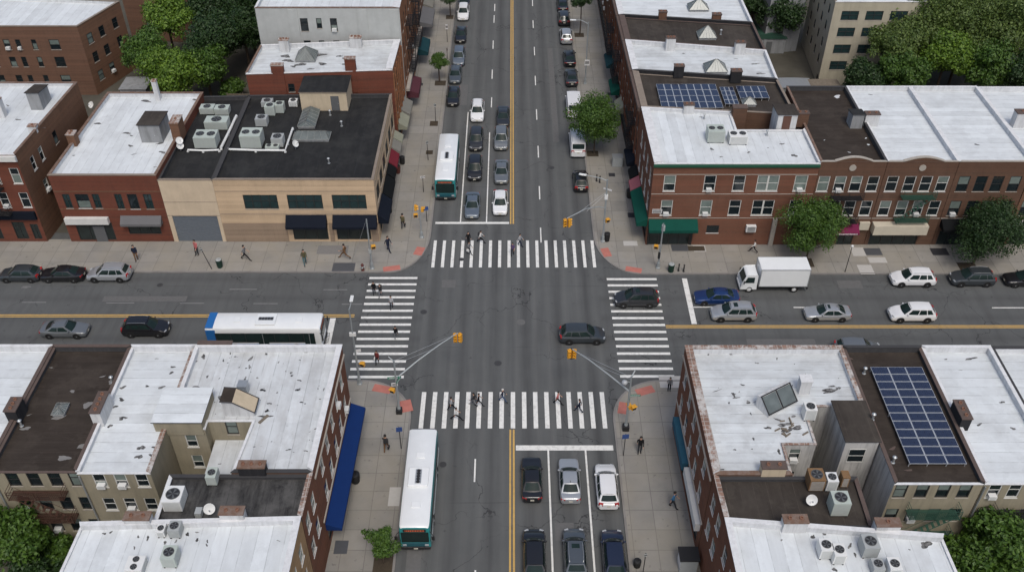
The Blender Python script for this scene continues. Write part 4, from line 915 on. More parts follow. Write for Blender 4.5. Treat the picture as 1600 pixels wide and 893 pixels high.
for rt, fr in ((a1, f1), (a2, f2)):
    mb = MB(); mb.tube([fr[0].P(.12, 0, .1), fr[0].P(.12, 9.9, .1)], .07, 6); child(mb, 'downpipe', M['galv'], rt)
chpx(a0, q0, 24, 662, zS, .9, 1.5, 1.4, 'black_tar', 3, 'cop_brown'); 
x, y, _ = at(155, 663, zS); chimney(a1, q1, x + .1, y + .95, .8, 2.3, zS, zS + 1.5, 'bulk_white', 4, 'cop_brown')
x, y, _ = at(93, 648, zS); skylight(a1, q1, x, y + .4, .9, 1.2, zS, .35, .2); 
patches(a1, q1, P_([(113, 611, .4, .5), (92, 652, .7, .5), (175, 596, .5, .8), (160, 588, .5, .2), (40, 669, .6, .5), (137, 632, .6, .9), (45, 648, .3, .3), (100, 715, .8, .5), (128, 697, .6, .6), (80, 574, .3, .3)], zS), zS, 'patch_dark', seed=21, name='pale_roof_patch')
patches(a2, q2, P_([(192, 605, .35, .8), (190, 624, .42, .6), (180, 635, .35, .6), (190, 653, .4, .7), (230, 603, .3, .5), (252, 605, .4, .6), (270, 573, .3, .7), (268, 582, .3, .7), (221, 699, .5, .7), (217, 713, .5, .6), (241, 698, .3, .6), (237, 711, .35, .7), (172, 665, .3, .9), (245, 560, .25, .3), (196, 652, .3, .6)], zS), zS, seed=22)
a3, q3, f3 = building('corner_building', 'brick corner building with weathered white roof and long royal blue awning', 'building',
    [(-14.95, -34.2), (-14.6, -20.6), (-27.15, -20.6), (-27.15, -29.8), (-24.2, -29.8), (-24.2, -28.9), (-20.6, -28.9), (-21.1, -34.2)], 10.5,
    {0: dict(wall='brick_side', cop='cop_w', t=.4, wins=[(y - .5, y + .5, z, z + 1.75, 'sash') for y in (-22.6, -24.9, -27.2, -29.5, -31.8) for z in (4.4, 7.4)] + [(-33.5, -28, .4, 2.4, 'shop'), (-27, -21.5, .4, 2.4, 'shop')]),
     1: dict(wall='brick_side', cop='cop_w'), 2: dict(wall='brick_row', cop='cop_w', h=10.4), 3: dict(wall='beige_stucco', h=10.1, wins=[(-25.95, -25.05, z, z + 1.5, 'sash') for z in (8.0, 5.5)]), 4: dict(wall='beige_stucco', h=None), 5: dict(wall='beige_stucco', h=None, wins=rear((-22.4,), st='sash_d')), 6: dict(wall='beige_stucco', h=None, wins=[(-32.5, -31.4, z, z + 1.5, 'sash_d') for z in (8.0, 5.3)]), 7: dict(wall='brick_row', h=10.2, cop='cop_dark')},
    deck=.6, roof='roof_w_worn', cop='cop_w', t=.25)
z3 = 9.9; F = f3[0]; awn(a3, F, -33.9, -20.7, 3.45, 1.3, .55, BLUE, valance=.25)
mb = MB(); F.box(mb, .05, F.L - .02, 9.35, 9.5, .004, .12); F.box(mb, .05, F.L - .02, 3.95, 4.08, .004, .1); child(mb, 'string_course', M['limestone'], a3)
mb = MB(); mb.box(-27.0, -24.0, -20.62, -20.2, 10.585, 10.7); child(mb, 'coping', M['cop_brown'], a3, q3)
x0, x1, y0, y1 = -28.1, -24.45, -29.75, -26.3
bo = bulkhead(a3, q3, -28.05, -24.3, -29.9, -26.3, 9.52, 11.0, 'beige_stucco', 'roof_w_y', 0, name='raised_roof_block', coping='cop_dark')
# low rear extension inside the light court
mb = MB(); mb.box(-23.9, -21.3, -34.0, -28.95, 0, 7.7, 0); mb.box(-24.0, -21.2, -34.1, -28.94, 7.702, 7.85, 1); child(mb, 'rear_extension', [M['beige_stucco'], M['roof_w_worn']], a3)
# stair bulkhead with a roof falling to the right
x0, x1, y0, y1 = pxbox(351, 398, 650, z3, 1.45)
mb = MB(); q = [(x0, z3), (x1, z3), (x1, z3 + .45), (x0 + .95, z3 + 1.6), (x0, z3 + 1.7)]
for yy in (y0, y1): mb.quad(*[(a, yy, c) for a, c in q], m=0)
for k in range(5): (a, za), (c, zc) = q[k], q[(k + 1) % 5]; mb.quad((a, y0, za), (c, y0, zc), (c, y1, zc), (a, y1, za), m=0)
bk = child(mb, 'stair_bulkhead', M['bulk_white'], a3, q3)
mb = MB(); mb.quad((x0 + .9, y0 - .08, z3 + 1.66), (x1 + .1, y0 - .08, z3 + .5), (x1 + .1, y1 + .08, z3 + .5), (x0 + .9, y1 + .08, z3 + 1.66), m=0)
mb.quad((x0 - .08, y0 - .08, z3 + 1.75), (x0 + .9, y0 - .08, z3 + 1.66), (x0 + .9, y1 + .08, z3 + 1.66), (x0 - .08, y1 + .08, z3 + 1.75), m=1)
for yy in (y0 - .08, y1 + .08): mb.tube([(x0 - .08, yy, z3 + 1.75), (x0 + .9, yy, z3 + 1.66), (x1 + .1, yy, z3 + .5)], .06, 4, m=2)
mb.tube([(x1 + .1, y0 - .08, z3 + .5), (x1 + .1, y1 + .08, z3 + .5)], .06, 4, m=2)
child(mb, 'bulkhead_roof', [M['bulk_tan'], M['roof_brown'], M['cop_dark']], a3, bk)
x, y, _ = at(384, 612, z3); chimney(a3, q3, x - .1, y, .7, .7, z3, z3 + .9, 'galv', 0, 'galv', name='vent_stack')
x, y, _ = at(398, 735, z3); chimney(a3, q3, x, -34.05, 2.0, .7, z3, z3 + 1.0, 'black_tar', 3, 'cop_terra')
rp = random.Random(30); pl = []
for px, py, s, a in ((318, 557, .22, 2.2), (304, 565, .3, .8), (392, 560, .18, 3), (390, 573, .18, 2), (383, 591, .15, 2.2), (416, 553, .25, .6), (305, 605, .55, .6), (455, 582, .15, 1.5), (421, 630, .3, .5), (468, 594, .3, .4), (324, 588, .15, 1.6), (349, 563, .12, 2), (402, 590, .12, 1.6), (360, 552, .12, 1.5), (461, 549, .25, .8), (478, 550, .2, .7), (433, 613, .12, 1.4), (500, 623, .2, .4), (496, 669, .3, .5), (346, 620, .4, 1.2), (451, 702, .3, .4), (478, 704, .25, .5), (415, 650, .8, .25)):
    pl.append(at(px, py, z3)[:2] + (s, a))
for k in range(14): pl.append((rp.uniform(-26.5, -15.4), rp.uniform(-28.5, -21.5), rp.uniform(.04, .10), rp.uniform(.6, 2.5)))
patches(a3, q3, pl, z3, seed=23)
mb = MB()
for px, py, w_, h_, rz in ((412, 655, .5, .2, 1.0),):
    x, y, _ = at(px, py, z3); mb.box(-w_, w_, -h_ / 2, h_ / 2, z3 + .01, z3 + .12, 0, Matrix.Translation((x, y, 0)) @ Matrix.Rotation(rz, 4, 'Z'))
o = child(mb, 'roof_debris', M['wood'], a3, q3)
a4, q4, f4 = building('rear_building', 'low black tar roof building between the two white roofs on the lower left', 'building', [(-25.75, -38.45), (-15.1, -38.3), (-14.97, -34.25), (-25.75, -34.25)], 10.2,
    {0: dict(wall='brick_row', h=None), 1: dict(wall='brick_side', cop='cop_brick', h=10.3, t=.3, wins=[(y - .5, y + .5, z, z + 1.7, 'sash') for y in (-35.4, -37.2) for z in (4.4, 7.4)]), 2: dict(wall='brick_row', h=9.95), 3: dict(wall='beige_stucco', h=9.9, cop='cop_w')}, deck=.5, roof='roof_black', par='par_d', cop='cop_dark')
z4 = 9.7
a5, q5, f5 = building('corner_building', 'buff brick building with white roof at the bottom edge, left of the avenue', 'building', [(-31.3, -56), (-15.3, -56), (-15.1, -38.5), (-30.7, -39.0)], 10.55,
    {0: dict(wall='beige_stucco'), 1: dict(wall='brick_yellow', cop='cop_w', t=.4, wins=[(y - .5, y + .5, z, z + 1.7, 'sash') for y in (-40, -42, -44, -46.2, -48.5) for z in (4.4, 7.4)]), 2: dict(wall='brick_row', cop='cop_w'), 3: dict(wall='beige_stucco', h=None)}, deck=.5, roof='roof_w_x', cop='cop_w', t=.3)
z5 = 10.05
F = f5[1]; signbox(a5, F, seg(F, -44), seg(F, -38.6), 2.6, 3.3, 1.0, RED, 'canopy'); mb = MB(); F.box(mb, seg(F, -44), seg(F, -38.6), 3.302, 3.36, .3, 1.0); child(mb, 'canopy_top', WHITEC, a5)
chpx(a5, q5, 218, 826, z5, 1.8, .7, 1.0, 'bulk_white', 2, 'cop_terra'); chpx(a5, q5, 365, 819, z5, 1.7, .7, 1.1, 'bulk_white', 2, 'cop_terra')
pl = [at(px, py, z5)[:2] + (s, a) for px, py, s, a in ((231, 840, .15, 2), (293, 834, .15, 2.2), (308, 843, .2, 1), (258, 847, .2, 1), (216, 838, .12, 1.5), (210, 855, .1, 2), (275, 845, .12, 1.6), (163, 833, .2, .8), (173, 831, .2, .6), (308, 831, .25, .3), (324, 845, .1, 2), (435, 844, .2, .3), (323, 851, .1, 2))]
patches(a5, q5, pl, z5, seed=24)
# ---------------- south-east block
b3, p3, g3 = building('corner_building', 'brick corner building with weathered white roof, right of the avenue below the crossing', 'building',
    [(15.05, -34.4), (21.05, -34.4), (21.05, -31.3), (23.6, -31.3), (23.6, -27.3), (28.35, -27.3), (28.35, -20.7), (14.85, -20.7)], 10.5,
    {0: dict(wall='brick_row', h=10.2, cop='cop_terra'), 1: dict(wall='white_stucco', h=None), 2: dict(wall='white_stucco', h=None, wins=[(21.65, 22.6, z, z + 1.5, 'sash') for z in (8.0, 5.3)]), 3: dict(wall='white_stucco', h=None), 4: dict(wall='white_stucco', h=None), 5: dict(wall='brick_row', h=10.3, cop='cop_brick'), 6: dict(wall='brick_row', cop='cop_brick', t=.35),
     7: dict(wall='brick_side', cop='cop_brick', t=.55, wins=[(y - .5, y + .5, z, z + 1.75, 'sash') for y in (-22.4, -24.8, -27.2, -29.6, -32) for z in (4.4, 7.4)] + [(-33.5, -28, .4, 2.4, 'shop'), (-27, -21.5, .4, 2.4, 'shop')])},
    deck=.6, roof='roof_w_scuff', cop='cop_brick', t=.3)
zT = 9.9; F = g3[7]; mb = MB(); F.box(mb, .05, F.L - .05, 9.35, 9.5, .004, .12); F.box(mb, .05, F.L - .05, 3.95, 4.08, .004, .1); child(mb, 'string_course', M['limestone'], b3)
signbox(b3, F, seg(F, -22.5), seg(F, -27.8), 2.7, 3.6, .55, STEEL); signbox(b3, F, seg(F, -28.2), seg(F, -34), 2.7, 3.6, .45, WHITEC)
wg = bulkhead(b3, p3, 25.75, 28.95 - .65, -31.5, -27.35, 0, 10.6, 'white_stucco', 'roof_brown_x', 0, name='rear_wing', wins=[(0, .5, 1.7, 8.3, 9.7)])
ax_, ay_, _ = at(1200, 652, zT); bx_, by_, _ = at(1245, 629, zT); GM = Matrix.Translation((ax_, ay_, zT)) @ Matrix.Rotation(math.atan2(by_ - ay_, bx_ - ax_), 4, 'Z'); gl_ = math.hypot(bx_ - ax_, by_ - ay_)
mb = MB(); T3 = lambda u, v, w: tuple(GM @ Vector((u, v, w))); q = [(0, 0), (1.5, 0), (1.5, 1.25), (1.1, 1.3), (0, .25)]
for u in (0, gl_): mb.quad(*[T3(u, v, w) for v, w in q])
for k in range(5): (a, za), (c, zc) = q[k], q[(k + 1) % 5]; mb.quad(T3(0, a, za), T3(0, c, zc), T3(gl_, c, zc), T3(gl_, a, za))
bk = child(mb, 'skylight_house', M['bulk_white'], b3, p3); mb = MB(); dz = lambda t: (-.05 + 1.2 * t, .22 + 1.12 * t + .03)
(ya, za), (yc, zc) = dz(.06), dz(.94)
for i in range(2): xa, xb_ = .08 + i * gl_ / 2, (i + 1) * gl_ / 2 - .08; mb.quad(T3(xa, ya, za), T3(xb_, ya, za), T3(xb_, yc, zc), T3(xa, yc, zc))
gl = child(mb, 'glazing', M['skylight'], b3, bk); mb = MB(); (ya, za), (yc, zc) = dz(.02), dz(.98)
for xx in (.04, gl_ / 2, gl_ - .04): mb.tube([T3(xx, ya, za + .02), T3(xx, yc, zc + .02)], .06, 4)
for t in (.02, .98): yy, zz = dz(t); mb.tube([T3(0, yy, zz + .02), T3(gl_, yy, zz + .02)], .06, 4)
child(mb, 'glazing_bar', M['dark_metal'], b3, gl)
x, y, _ = at(1256, 616, zT); vs = chimney(b3, p3, x, y + .4, .9, .8, zT, zT + 1.4, 'bulk_white', 0, 'cop_w', name='vent_house')
x, y, _ = at(1207, 746, zT); chimney(b3, p3, x, y + .35, 1.8, .7, zT, zT + 1.0, 'bulk_tan', 2, 'cop_brown')
pl = [at(px, py, zT)[:2] + (s, a) for px, py, s, a in ((1085, 548, .3, .5), (1084, 558, .2, 1.5), (1107, 553, .12, 2), (1142, 553, .15, 1.6), (1214, 560, .12, 2), (1183, 567, .25, .5), (1160, 601, .25, .6), (1146, 616, .2, 2), (1150, 621, .45, .3), (1169, 628, .2, 2), (1139, 629, .12, 1.5), (1173, 646, .1, 2), (1120, 610, .7, .08), (1185, 625, .9, .06), (1296, 610, 1.2, .3), (1300, 603, .4, .4), (1310, 606, .3, .8), (1225, 663, .8, .4), (1230, 672, .7, .5), (1200, 668, .5, .4), (1148, 702, .2, .6), (1175, 701, .15, .6), (1217, 705, .2, 2), (1177, 685, .12, 2.5), (1127, 733, .4, .3), (1240, 650, .4, .4), (1215, 655, .6, .2), (1245, 668, .9, .3))]
for k in range(8): pl.append((rp.uniform(15.6, 27.8), rp.uniform(-27, -21.3), rp.uniform(.04, .09), rp.uniform(.6, 2.2)))
patches(b3, p3, pl, zT, seed=25)
mb = MB(); rp2 = random.Random(4)
for k in range(11):
    x, y, _ = at(rp2.uniform(1210, 1262), rp2.uniform(655, 682), zT); l_ = rp2.uniform(.15, .42)
    mb.box(-l_ * .8, l_ * .8, -.05, .05, zT + .014, zT + rp2.uniform(.05, .14), 0, Matrix.Translation((x, y, 0)) @ Matrix.Rotation(rp2.uniform(0, 3), 4, 'Z'))
child(mb, 'roof_debris', M['wood'], b3, p3)
b2, p2, g2 = building('rowhouse', 'rowhouse with black roof carrying the large solar array, lower right', 'building', [(28.45, -35.2), (35.1, -35.2), (35.1, -20.7), (28.4, -20.7)], 10.5,
    {0: dict(wall='beige_stucco', h=None, cop='cop_w', wins=rear((29.1, 30.7, 32.3, 33.9), st='sash_d')), 1: dict(wall='brick_row', h=10.3, cop='cop_brown'), 2: dict(wall='brick_row'), 3: dict(wall='white_stucco', h=10.25, cop='cop_brown')}, roof='roof_brown', par='par_d', cop='cop_dark')
fire_escape(b2, g2[0], 1.6, 5.4, [4.4, 7.1], 'green_iron')
b1, p1, g1 = building('rowhouse', 'white roofed rowhouse right of the large solar array', 'building', [(35.15, -35.2), (41.0, -35.2), (41.0, -20.7), (35.15, -20.7)], 10.5,
    {0: dict(wall='beige_stucco', h=None, cop='cop_w', wins=rear((36.1, 37.6, 39.3))), 1: dict(wall='brick_row', h=10.45), 2: dict(wall='brick_row'), 3: dict(wall='brick_row', h=10.3)}, roof='roof_w_y', cop='cop_w')
fire_escape(b1, g1[0], 1.4, 5.0, [4.4, 7.1], 'dark_metal')
b0, p0, g0 = building('rowhouse', 'white roofed rowhouse cut off by the lower right edge', 'building', [(41.05, -35.2), (54, -35.2), (54, -20.7), (41.05, -20.7)], 10.4,
    {0: dict(wall='beige_stucco', h=None, wins=rear((42.3, 44, 46))), '*': dict(wall='brick_row')}, roof='roof_w_y', cop='cop_dark')
for rt, fr in ((b1, g1), (b0, g0)):
    mb = MB(); mb.tube([fr[0].P(.1, 0, .1), fr[0].P(.1, 9.9, .1)], .07, 6); child(mb, 'downpipe', M['galv'], rt)
x, y, _ = at(1509, 671, zS); chimney(b1, p1, x - .3, y + .9, .8, 2.0, zS, zS + 1.3, 'black_tar', 3, 'cop_brown')
patches(b1, p1, [at(px, py, zS)[:2] + (s, a) for px, py, s, a in ((1517, 560, .8, .25), (1478, 561, .2, .6), (1566, 628, .4, .4), (1530, 663, .4, .4), (1583, 669, .4, .4), (1501, 578, .3, .1))], zS, seed=26)
patches(b2, p2, [at(px, py, zS)[:2] + (s, a) for px, py, s, a in ((1420, 734, .6, .2), (1395, 700, .4, .6), (1330, 560, .3, .4))], zS, 'cop_brown', seed=27, name='brown_roof_patch')
b4, p4, g4 = building('rear_building', 'low dark brown roof building between the two white roofs on the lower right', 'building', [(15.25, -38.45), (25.8, -38.9), (25.9, -34.45), (15.1, -34.45)], 10.2,
    {0: dict(wall='brick_row', h=None), 1: dict(wall='white_stucco', h=9.85, cop='cop_brown'), 2: dict(wall='brick_row', h=9.95), 3: dict(wall='brick_side', cop='cop_brick', h=10.3, t=.3, wins=[(y - .5, y + .5, z, z + 1.7, 'sash') for y in (-35.6, -37.4) for z in (4.4, 7.4)])}, deck=.5, roof='roof_brown_x', par='par_d', cop='cop_dark')
b5, p5, g5 = building('corner_building', 'brown brick building with white roof at the bottom edge, right of the avenue', 'building', [(15.3, -56), (30.6, -56), (30.3, -40.0), (15.2, -38.6)], 10.55,
    {0: dict(wall='beige_stucco'), 1: dict(wall='beige_stucco', h=None), 2: dict(wall='brick_row', cop='cop_w'), 3: dict(wall='brick_side', cop='cop_w', t=.4, wins=[(y - .5, y + .5, z, z + 1.7, 'sash') for y in (-40.2, -42.2, -44.4, -46.6) for z in (4.4, 7.4)])}, deck=.5, roof='roof_w_x', cop='cop_w', t=.3)
F = g5[3]; aw = awn(b5, F, -39, -45.5, 3.7, 1.1, .7, TEAL, valance=.4)
# white strokes of the (unreadable) awning lettering on its slope
mb = MB(); u = seg(F, -39.4); rs = random.Random(11); u0_ = min(seg(F, -39.2), seg(F, -45.3)); u = u0_
for k in range(22):
    w_ = rs.choice((.08, .12, .16)); 
    if k % 7 != 6: mb.quad(F.P(u, 3.18, .86), F.P(u + w_, 3.18, .86), F.P(u + w_, 3.29, .72), F.P(u, 3.29, .72))
    u += w_ + .12
child(mb, 'awning_lettering', M['sign_white'], b5, aw)
z5r = 10.05; chpx(b5, p5, 1384, 836, z5r, 1.7, .7, 1.0, 'bulk_white', 1, 'cop_terra'); chpx(b5, p5, 1240, 832, z5r, 1.7, .7, 1.1, 'bulk_white', 2, 'cop_terra')
patches(b5, p5, [at(px, py, z5r)[:2] + (s, a) for px, py, s, a in ((1270, 838, .2, 1.6), (1288, 834, .15, 1.2), (1328, 852, .15, 3), (1336, 866, .12, 3), (1447, 850, .6, .8), (1458, 843, .35, .3), (1421, 858, .12, .6), (1221, 843, .12, 1), (1304, 889, .25, 1), (1270, 839, .2, 1))], z5r, seed=28)
# ------------------------------------------------------------------ things standing on the roofs
M['fan_grey'] = plain('fan_guard_grey', (.13, .135, .135), .5, .4)
def fan_top(mb, x, y, z, r, m0, m1):
    mb.lathe([(r, z), (r, z + .05), (r * .93, z + .05), (r * .9, z + .012)], 20, m0, (x, y, 0)); mb.lathe([(r * .9, z + .014), (.02, z + .02)], 20, m1, (x, y, 0))
    for k in range(5):
        a = k * 2 * pi / 5; mb.quad((x, y, z + .03), (x + r * .85 * cos(a - .25), y + r * .85 * sin(a - .25), z + .028), (x + r * .85 * cos(a + .25), y + r * .85 * sin(a + .25), z + .036), m=m0)
def ac_unit(label, x, y, z, w, d, h, mat='pale_green', fans=1, rz=0., group='air conditioning units on the roofs', side=False):
    t = thing('rooftop_air_conditioner', label, 'air conditioner', (x, y, z), R(rz), group)
    mb = MB(); hh = h - .12; mb.box(-w / 2, w / 2, -d / 2, d / 2, .12, h, 0)
    n = max(3, int(hh / .13))
    for k in range(n):
        zz = .18 + k * (hh - .12) / n
        mb.box(-w / 2 + .08, w / 2 - .08, -d / 2 - .012, -d / 2 - .001, zz, zz + .05, 1); mb.box(w / 2 + .001, w / 2 + .012, -d / 2 + .08, d / 2 - .08, zz, zz + .05, 1)
    mb.build('cabinet', [M[mat], M['grey_metal']], t)
    lo = max(w, d)
    for k in range(fans):
        o = (k - (fans - 1) / 2) * lo / fans; fx, fy = (o, 0) if w >= d else (0, o)
        fb = MB(); fan_top(fb, fx, fy, h + .002, min(w, d, lo / fans) * .38, 0, 1); fb.build('fan', [M['fan_grey'], M['fan_dark']], t)
    for sx in (-1, 1):
        lb = MB(); lb.box(sx * (w / 2 - .1) - .05, sx * (w / 2 - .1) + .05, -d / 2, d / 2, 0, .118); lb.build('skid', M['dark_metal'], t)
    return t
def acpx(label, xl, xr, yb, z, d, h, **k):
    x0, x1, y0, y1 = pxbox(xl, xr, yb, z, d); return ac_unit(label, (x0 + x1) / 2, (y0 + y1) / 2, z, x1 - x0, d, h, **k)
acpx('big pale green two fan unit on the tan corner building, left of the skylights', 377, 409, 233, zA, 2.0, 1.7, fans=2)
acpx('pale green unit nearest the stair bulkhead of the tan building', 431, 444, 178, zA, 1.1, 1.2); acpx('pale green unit just left of its twin on the tan building', 415, 430, 182, zA, 1.1, 1.3)
acpx('grey condenser with open top behind the big unit on the tan building', 400, 418, 199, zA, 1.2, 1.1, mat='grey_metal'); acpx('grey condenser right of the big two fan unit on the tan building', 425, 443, 231, zA, 1.3, 1.2, mat='grey_metal')
acpx('farthest grey condenser at the back of the tan roof', 409, 426, 169, zA, 1.1, .8, mat='grey_metal'); acpx('low pale green unit at the front of the tan roof units', 415, 436, 236, zA, .7, .55, fans=2); acpx('small white vent unit beside the tan stair bulkhead', 452, 465, 168, zA, .9, .8, mat='white_metal')
acpx('big pale green unit at the front of the garage roof', 305, 339, 233, zB, 1.9, 1.5, fans=2); acpx('long pale green unit in the middle of the garage roof', 321, 356, 204, zB, 1.6, 1.1, fans=1)
acpx('low pale unit at the back left of the garage roof', 313, 335, 180, zB, 1.2, .9); acpx('low pale unit at the back right of the garage roof', 336, 358, 181, zB, 1.2, .9)
acpx('pale green four fan unit on the white corner roof', 1105, 1131, 224, zJ, 1.6, 1.5, fans=2); acpx('white unit with two fans beside the pale green one on the white corner roof', 1139, 1167, 227, zJ, 1.5, 1.1, mat='white_metal', fans=2)
acpx('pale unit on the black tar roof near the brick chimney', 257, 286, 800, z4, 1.5, 1.2, mat='white_metal'); acpx('square condenser at the top edge of the black tar roof', 324, 340, 759, z4, 1.0, 1.0); acpx('small grey box unit on the black tar roof', 306, 316, 810, z4, .6, .6, mat='grey_metal', fans=0)
acpx('left unit of the rusty pair at the bottom left white roof', 246, 259, 840, z5, .7, .7, mat='white_metal'); acpx('right unit of the rusty pair at the bottom left white roof', 265, 283, 841, z5, .9, .9, mat='grey_metal'); acpx('single pale green condenser on the bottom left white roof', 255, 277, 887, z5, 1.1, 1.1); acpx('condenser at the very bottom of the left white roof', 197, 224, 900, z5, 1.2, .7, mat='white_metal', fans=2)
acpx('condenser beside the tilted glass house on the weathered white roof', 1255, 1273, 658, zT, .9, 1.3, mat='white_metal')
acpx('tall pale unit standing in the dark brown roof', 1297, 1324, 807, z4, 1.2, 1.5); acpx('white unit beside the rusty fan unit on the dark brown roof', 1289, 1306, 768, z4, .9, 1.2, mat='white_metal')
MC.pop('x', None); M['rust_box'] = plain("rusty_orange_enamel", (.19, .115, .06), .8, var=.4)
acpx('rusty orange fan unit at the corner of the dark brown roof', 1262, 1286, 768, z4, 1.2, 1.3, mat='rust_box'); acpx('small rusty box at the right edge of the dark brown roof', 1312, 1324, 762, z4, .7, 1.2, mat='rust_box', fans=0)
acpx('left condenser of the close pair on the bottom right white roof', 1279, 1299, 874, z5r, 1.0, 1.1, mat='white_metal'); acpx('right condenser of the close pair on the bottom right white roof', 1300, 1319, 882, z5r, 1.0, 1.1, mat='white_metal'); acpx('grey condenser alone in the middle of the bottom right white roof', 1346, 1370, 872, z5r, 1.2, 1.2, mat='grey_metal')
acpx('condenser at the bottom edge of the right white roof', 1386, 1405, 904, z5r, 1.0, 1.1, mat='white_metal'); acpx('low condenser left of the last one at the bottom right', 1362, 1380, 899, z5r, .9, .8, mat='grey_metal')
def pipe(label, pts, z, r, mat='white_metal'):
    mb = MB(); P3 = [(*at(px, py, z)[:2], z + r + .12) for px, py in pts]; mb.tube(P3, r, 8)
    for p in P3: mb.box(p[0] - .12, p[0] + .12, p[1] - .12, p[1] + .12, z, z + .12)
    return tag(mb.build('roof_duct', M[mat], smooth=40), label, 'pipe', 'white ducts along the roof units')
pipe('white duct along the front of the tan roof units', [(356, 236), (400, 237.5), (446, 238), (450, 226), (458, 203)], zA, .13); pipe('white duct up the right side of the garage units', [(346, 234), (357, 212), (370, 184)], zB, .16); pipe('white duct along the front of the garage units', [(294, 237), (318, 238), (343, 237)], zB, .12)
def dish(label, x, y, z, aim, r=.42):
    t = thing('satellite_dish', label, 'satellite dish', (x, y, z), aim, 'satellite dishes')
    mb = MB(); mb.lathe([(.02, 0), (r * .5, .035), (r * .85, .1), (r, .15), (r * .97, .16), (r * .5, .06), (.02, .03)], 16, axis='y'); 
    o = mb.build('reflector', M['white_metal'], t, smooth=50); o.location = (0, 0, .7); o.rotation_euler = (R(35), 0, 0)
    mb = MB(); mb.tube([(0, 0, 0), (0, -.05, .7)], .03, 6); mb.build('mast', M['galv'], t)
    mb = MB(); mb.tube([(0, -.03, .45), (0, .42, .95)], .018, 5); mb.box(-.05, .05, .38, .48, .9, 1.0); mb.build('receiver_arm', M['grey_metal'], t)
    return t
for px, py, z, a, l in ((245, 220, zC, 3.4, 'dish in front of the grey bulkhead on the brick building roof'), (282, 228, zC, 3.8, 'upper dish at the edge between the brick roof and the garage roof'), (283, 236, zB, 3.9, 'lower dish at the left edge of the garage roof'), (330, 803, z4, 3.5, 'white dish at the edge of the black tar roof'), (1265, 789, z4, 3., 'dish under the rusty fan unit on the dark brown roof'), (462, 233, zA, 4.2, 'dish at the end of the white duct on the tan roof'), (146, 172, zC, 2.6, 'dish on the left parapet of the brick building')):
    x, y, _ = at(px, py, z); dish(l, x, y, z, a)
def vent(label, px, py, z, h=.6, r=.09, cap=True):
    x, y, _ = at(px, py, z); mb = MB(); prof = [(r * 1.8, 0), (r * 1.8, .03), (r, .06), (r, h)]
    if cap: prof += [(r * 1.9, h), (r * 1.9, h + .05), (r * .4, h + .16)]
    mb.lathe(prof, 10); o = mb.build('roof_vent', M['galv'], smooth=40); o.location = (x, y, z); return tag(o, label, 'vent', 'vent pipes on the roofs')
for px, py, z, l in ((516, 180, zA, 'vent pipe on the tan roof right of the long skylight'), (534, 197, zA, 'bent vent pipe in the middle of the tan roof'), (514, 255, zA, 'lone vent pipe near the front of the tan roof'), (1100, 186, zJ, 'vent pipe at the back of the white corner roof'), (1198, 212, zJ, 'vent pipe below the brown door'), (1126, 54, zN, 'vent pipe right of the skylight on the brown roof'), (1350, 583, zS, 'white vent box left of the large solar array'), (1363, 655, 10.6, 'white vent on the small brown wing roof'), (176, 597, zS, 'vent at the right side of the brown tar roof'), (34, 665, zS, 'vent at the lower left of the brown tar roof'), (1395, 722, zS, 'vent at the lower left corner of the large solar array')):
    vent(l, px, py, z)
# solar arrays: each panel a part
def solar(label, TL, TR, BL, BR, z, cols, rows, tilt=.25):
    c = [Vector(at(*q, z)) for q in (TL, TR, BL, BR)]
    x0, x1 = (c[0].x + c[2].x) / 2, (c[1].x + c[3].x) / 2; y1, y0 = (c[0].y + c[1].y) / 2, (c[2].y + c[3].y) / 2
    sh = (c[0].x + c[1].x - c[2].x - c[3].x) / 2 * 0
    t = thing('solar_array', label, 'solar panels', (x0, y0, z - .45), group='solar arrays on dark roofs')
    w, d = (x1 - x0) / cols, (y1 - y0) / rows
    pm = MB(); e = .025; pm.box(e, w - e, e, d - e, 0, .035, 1); pm.quad((e + .03, e + .03, .0385), (w - e - .03, e + .03, .0385), (w - e - .03, d - e - .03, .0385), (e + .03, d - e - .03, .0385), m=0)
    first = None
    for i in range(cols):
        for j in range(rows):
            if first is None: o = first = pm.build('solar_panel', [M['solar'], M['frame_s']], t)
            else: o = first.copy(); COL.objects.link(o)
            o.location = (i * w, j * d, .40)
    for i in range(cols + 1):
        rb = MB(); u = min(max(i * w, .05), cols * w - .05); rb.box(u - .025, u + .025, .02, rows * d - .02, .34, .395)
        for v in (.15, rows * d / 2, rows * d - .15): rb.box(u - .024, u + .024, v - .03, v + .03, 0, .338)
        rb.build('rack', M['frame_s'], t)
    return t
solar('large tall solar array of three columns on the black roof, lower right', (1358.7, 572), (1440, 572.8), (1422, 723.7), (1512.6, 724.4), zS + .45, 3, 12)
solar('widest solar array on the brown roof behind the corner building', (1025.5, 128), (1120.5, 134), (1032, 166), (1130, 170.5), zK + .45, 8, 4)
solar('small four row solar array right of the widest one', (1124, 135), (1147, 136), (1133, 162), (1154, 163), zK + .45, 3, 4); solar('short two row solar array at the right on the brown roof', (1149, 133), (1196, 135), (1156, 151), (1203, 155), zK + .45, 4, 2)
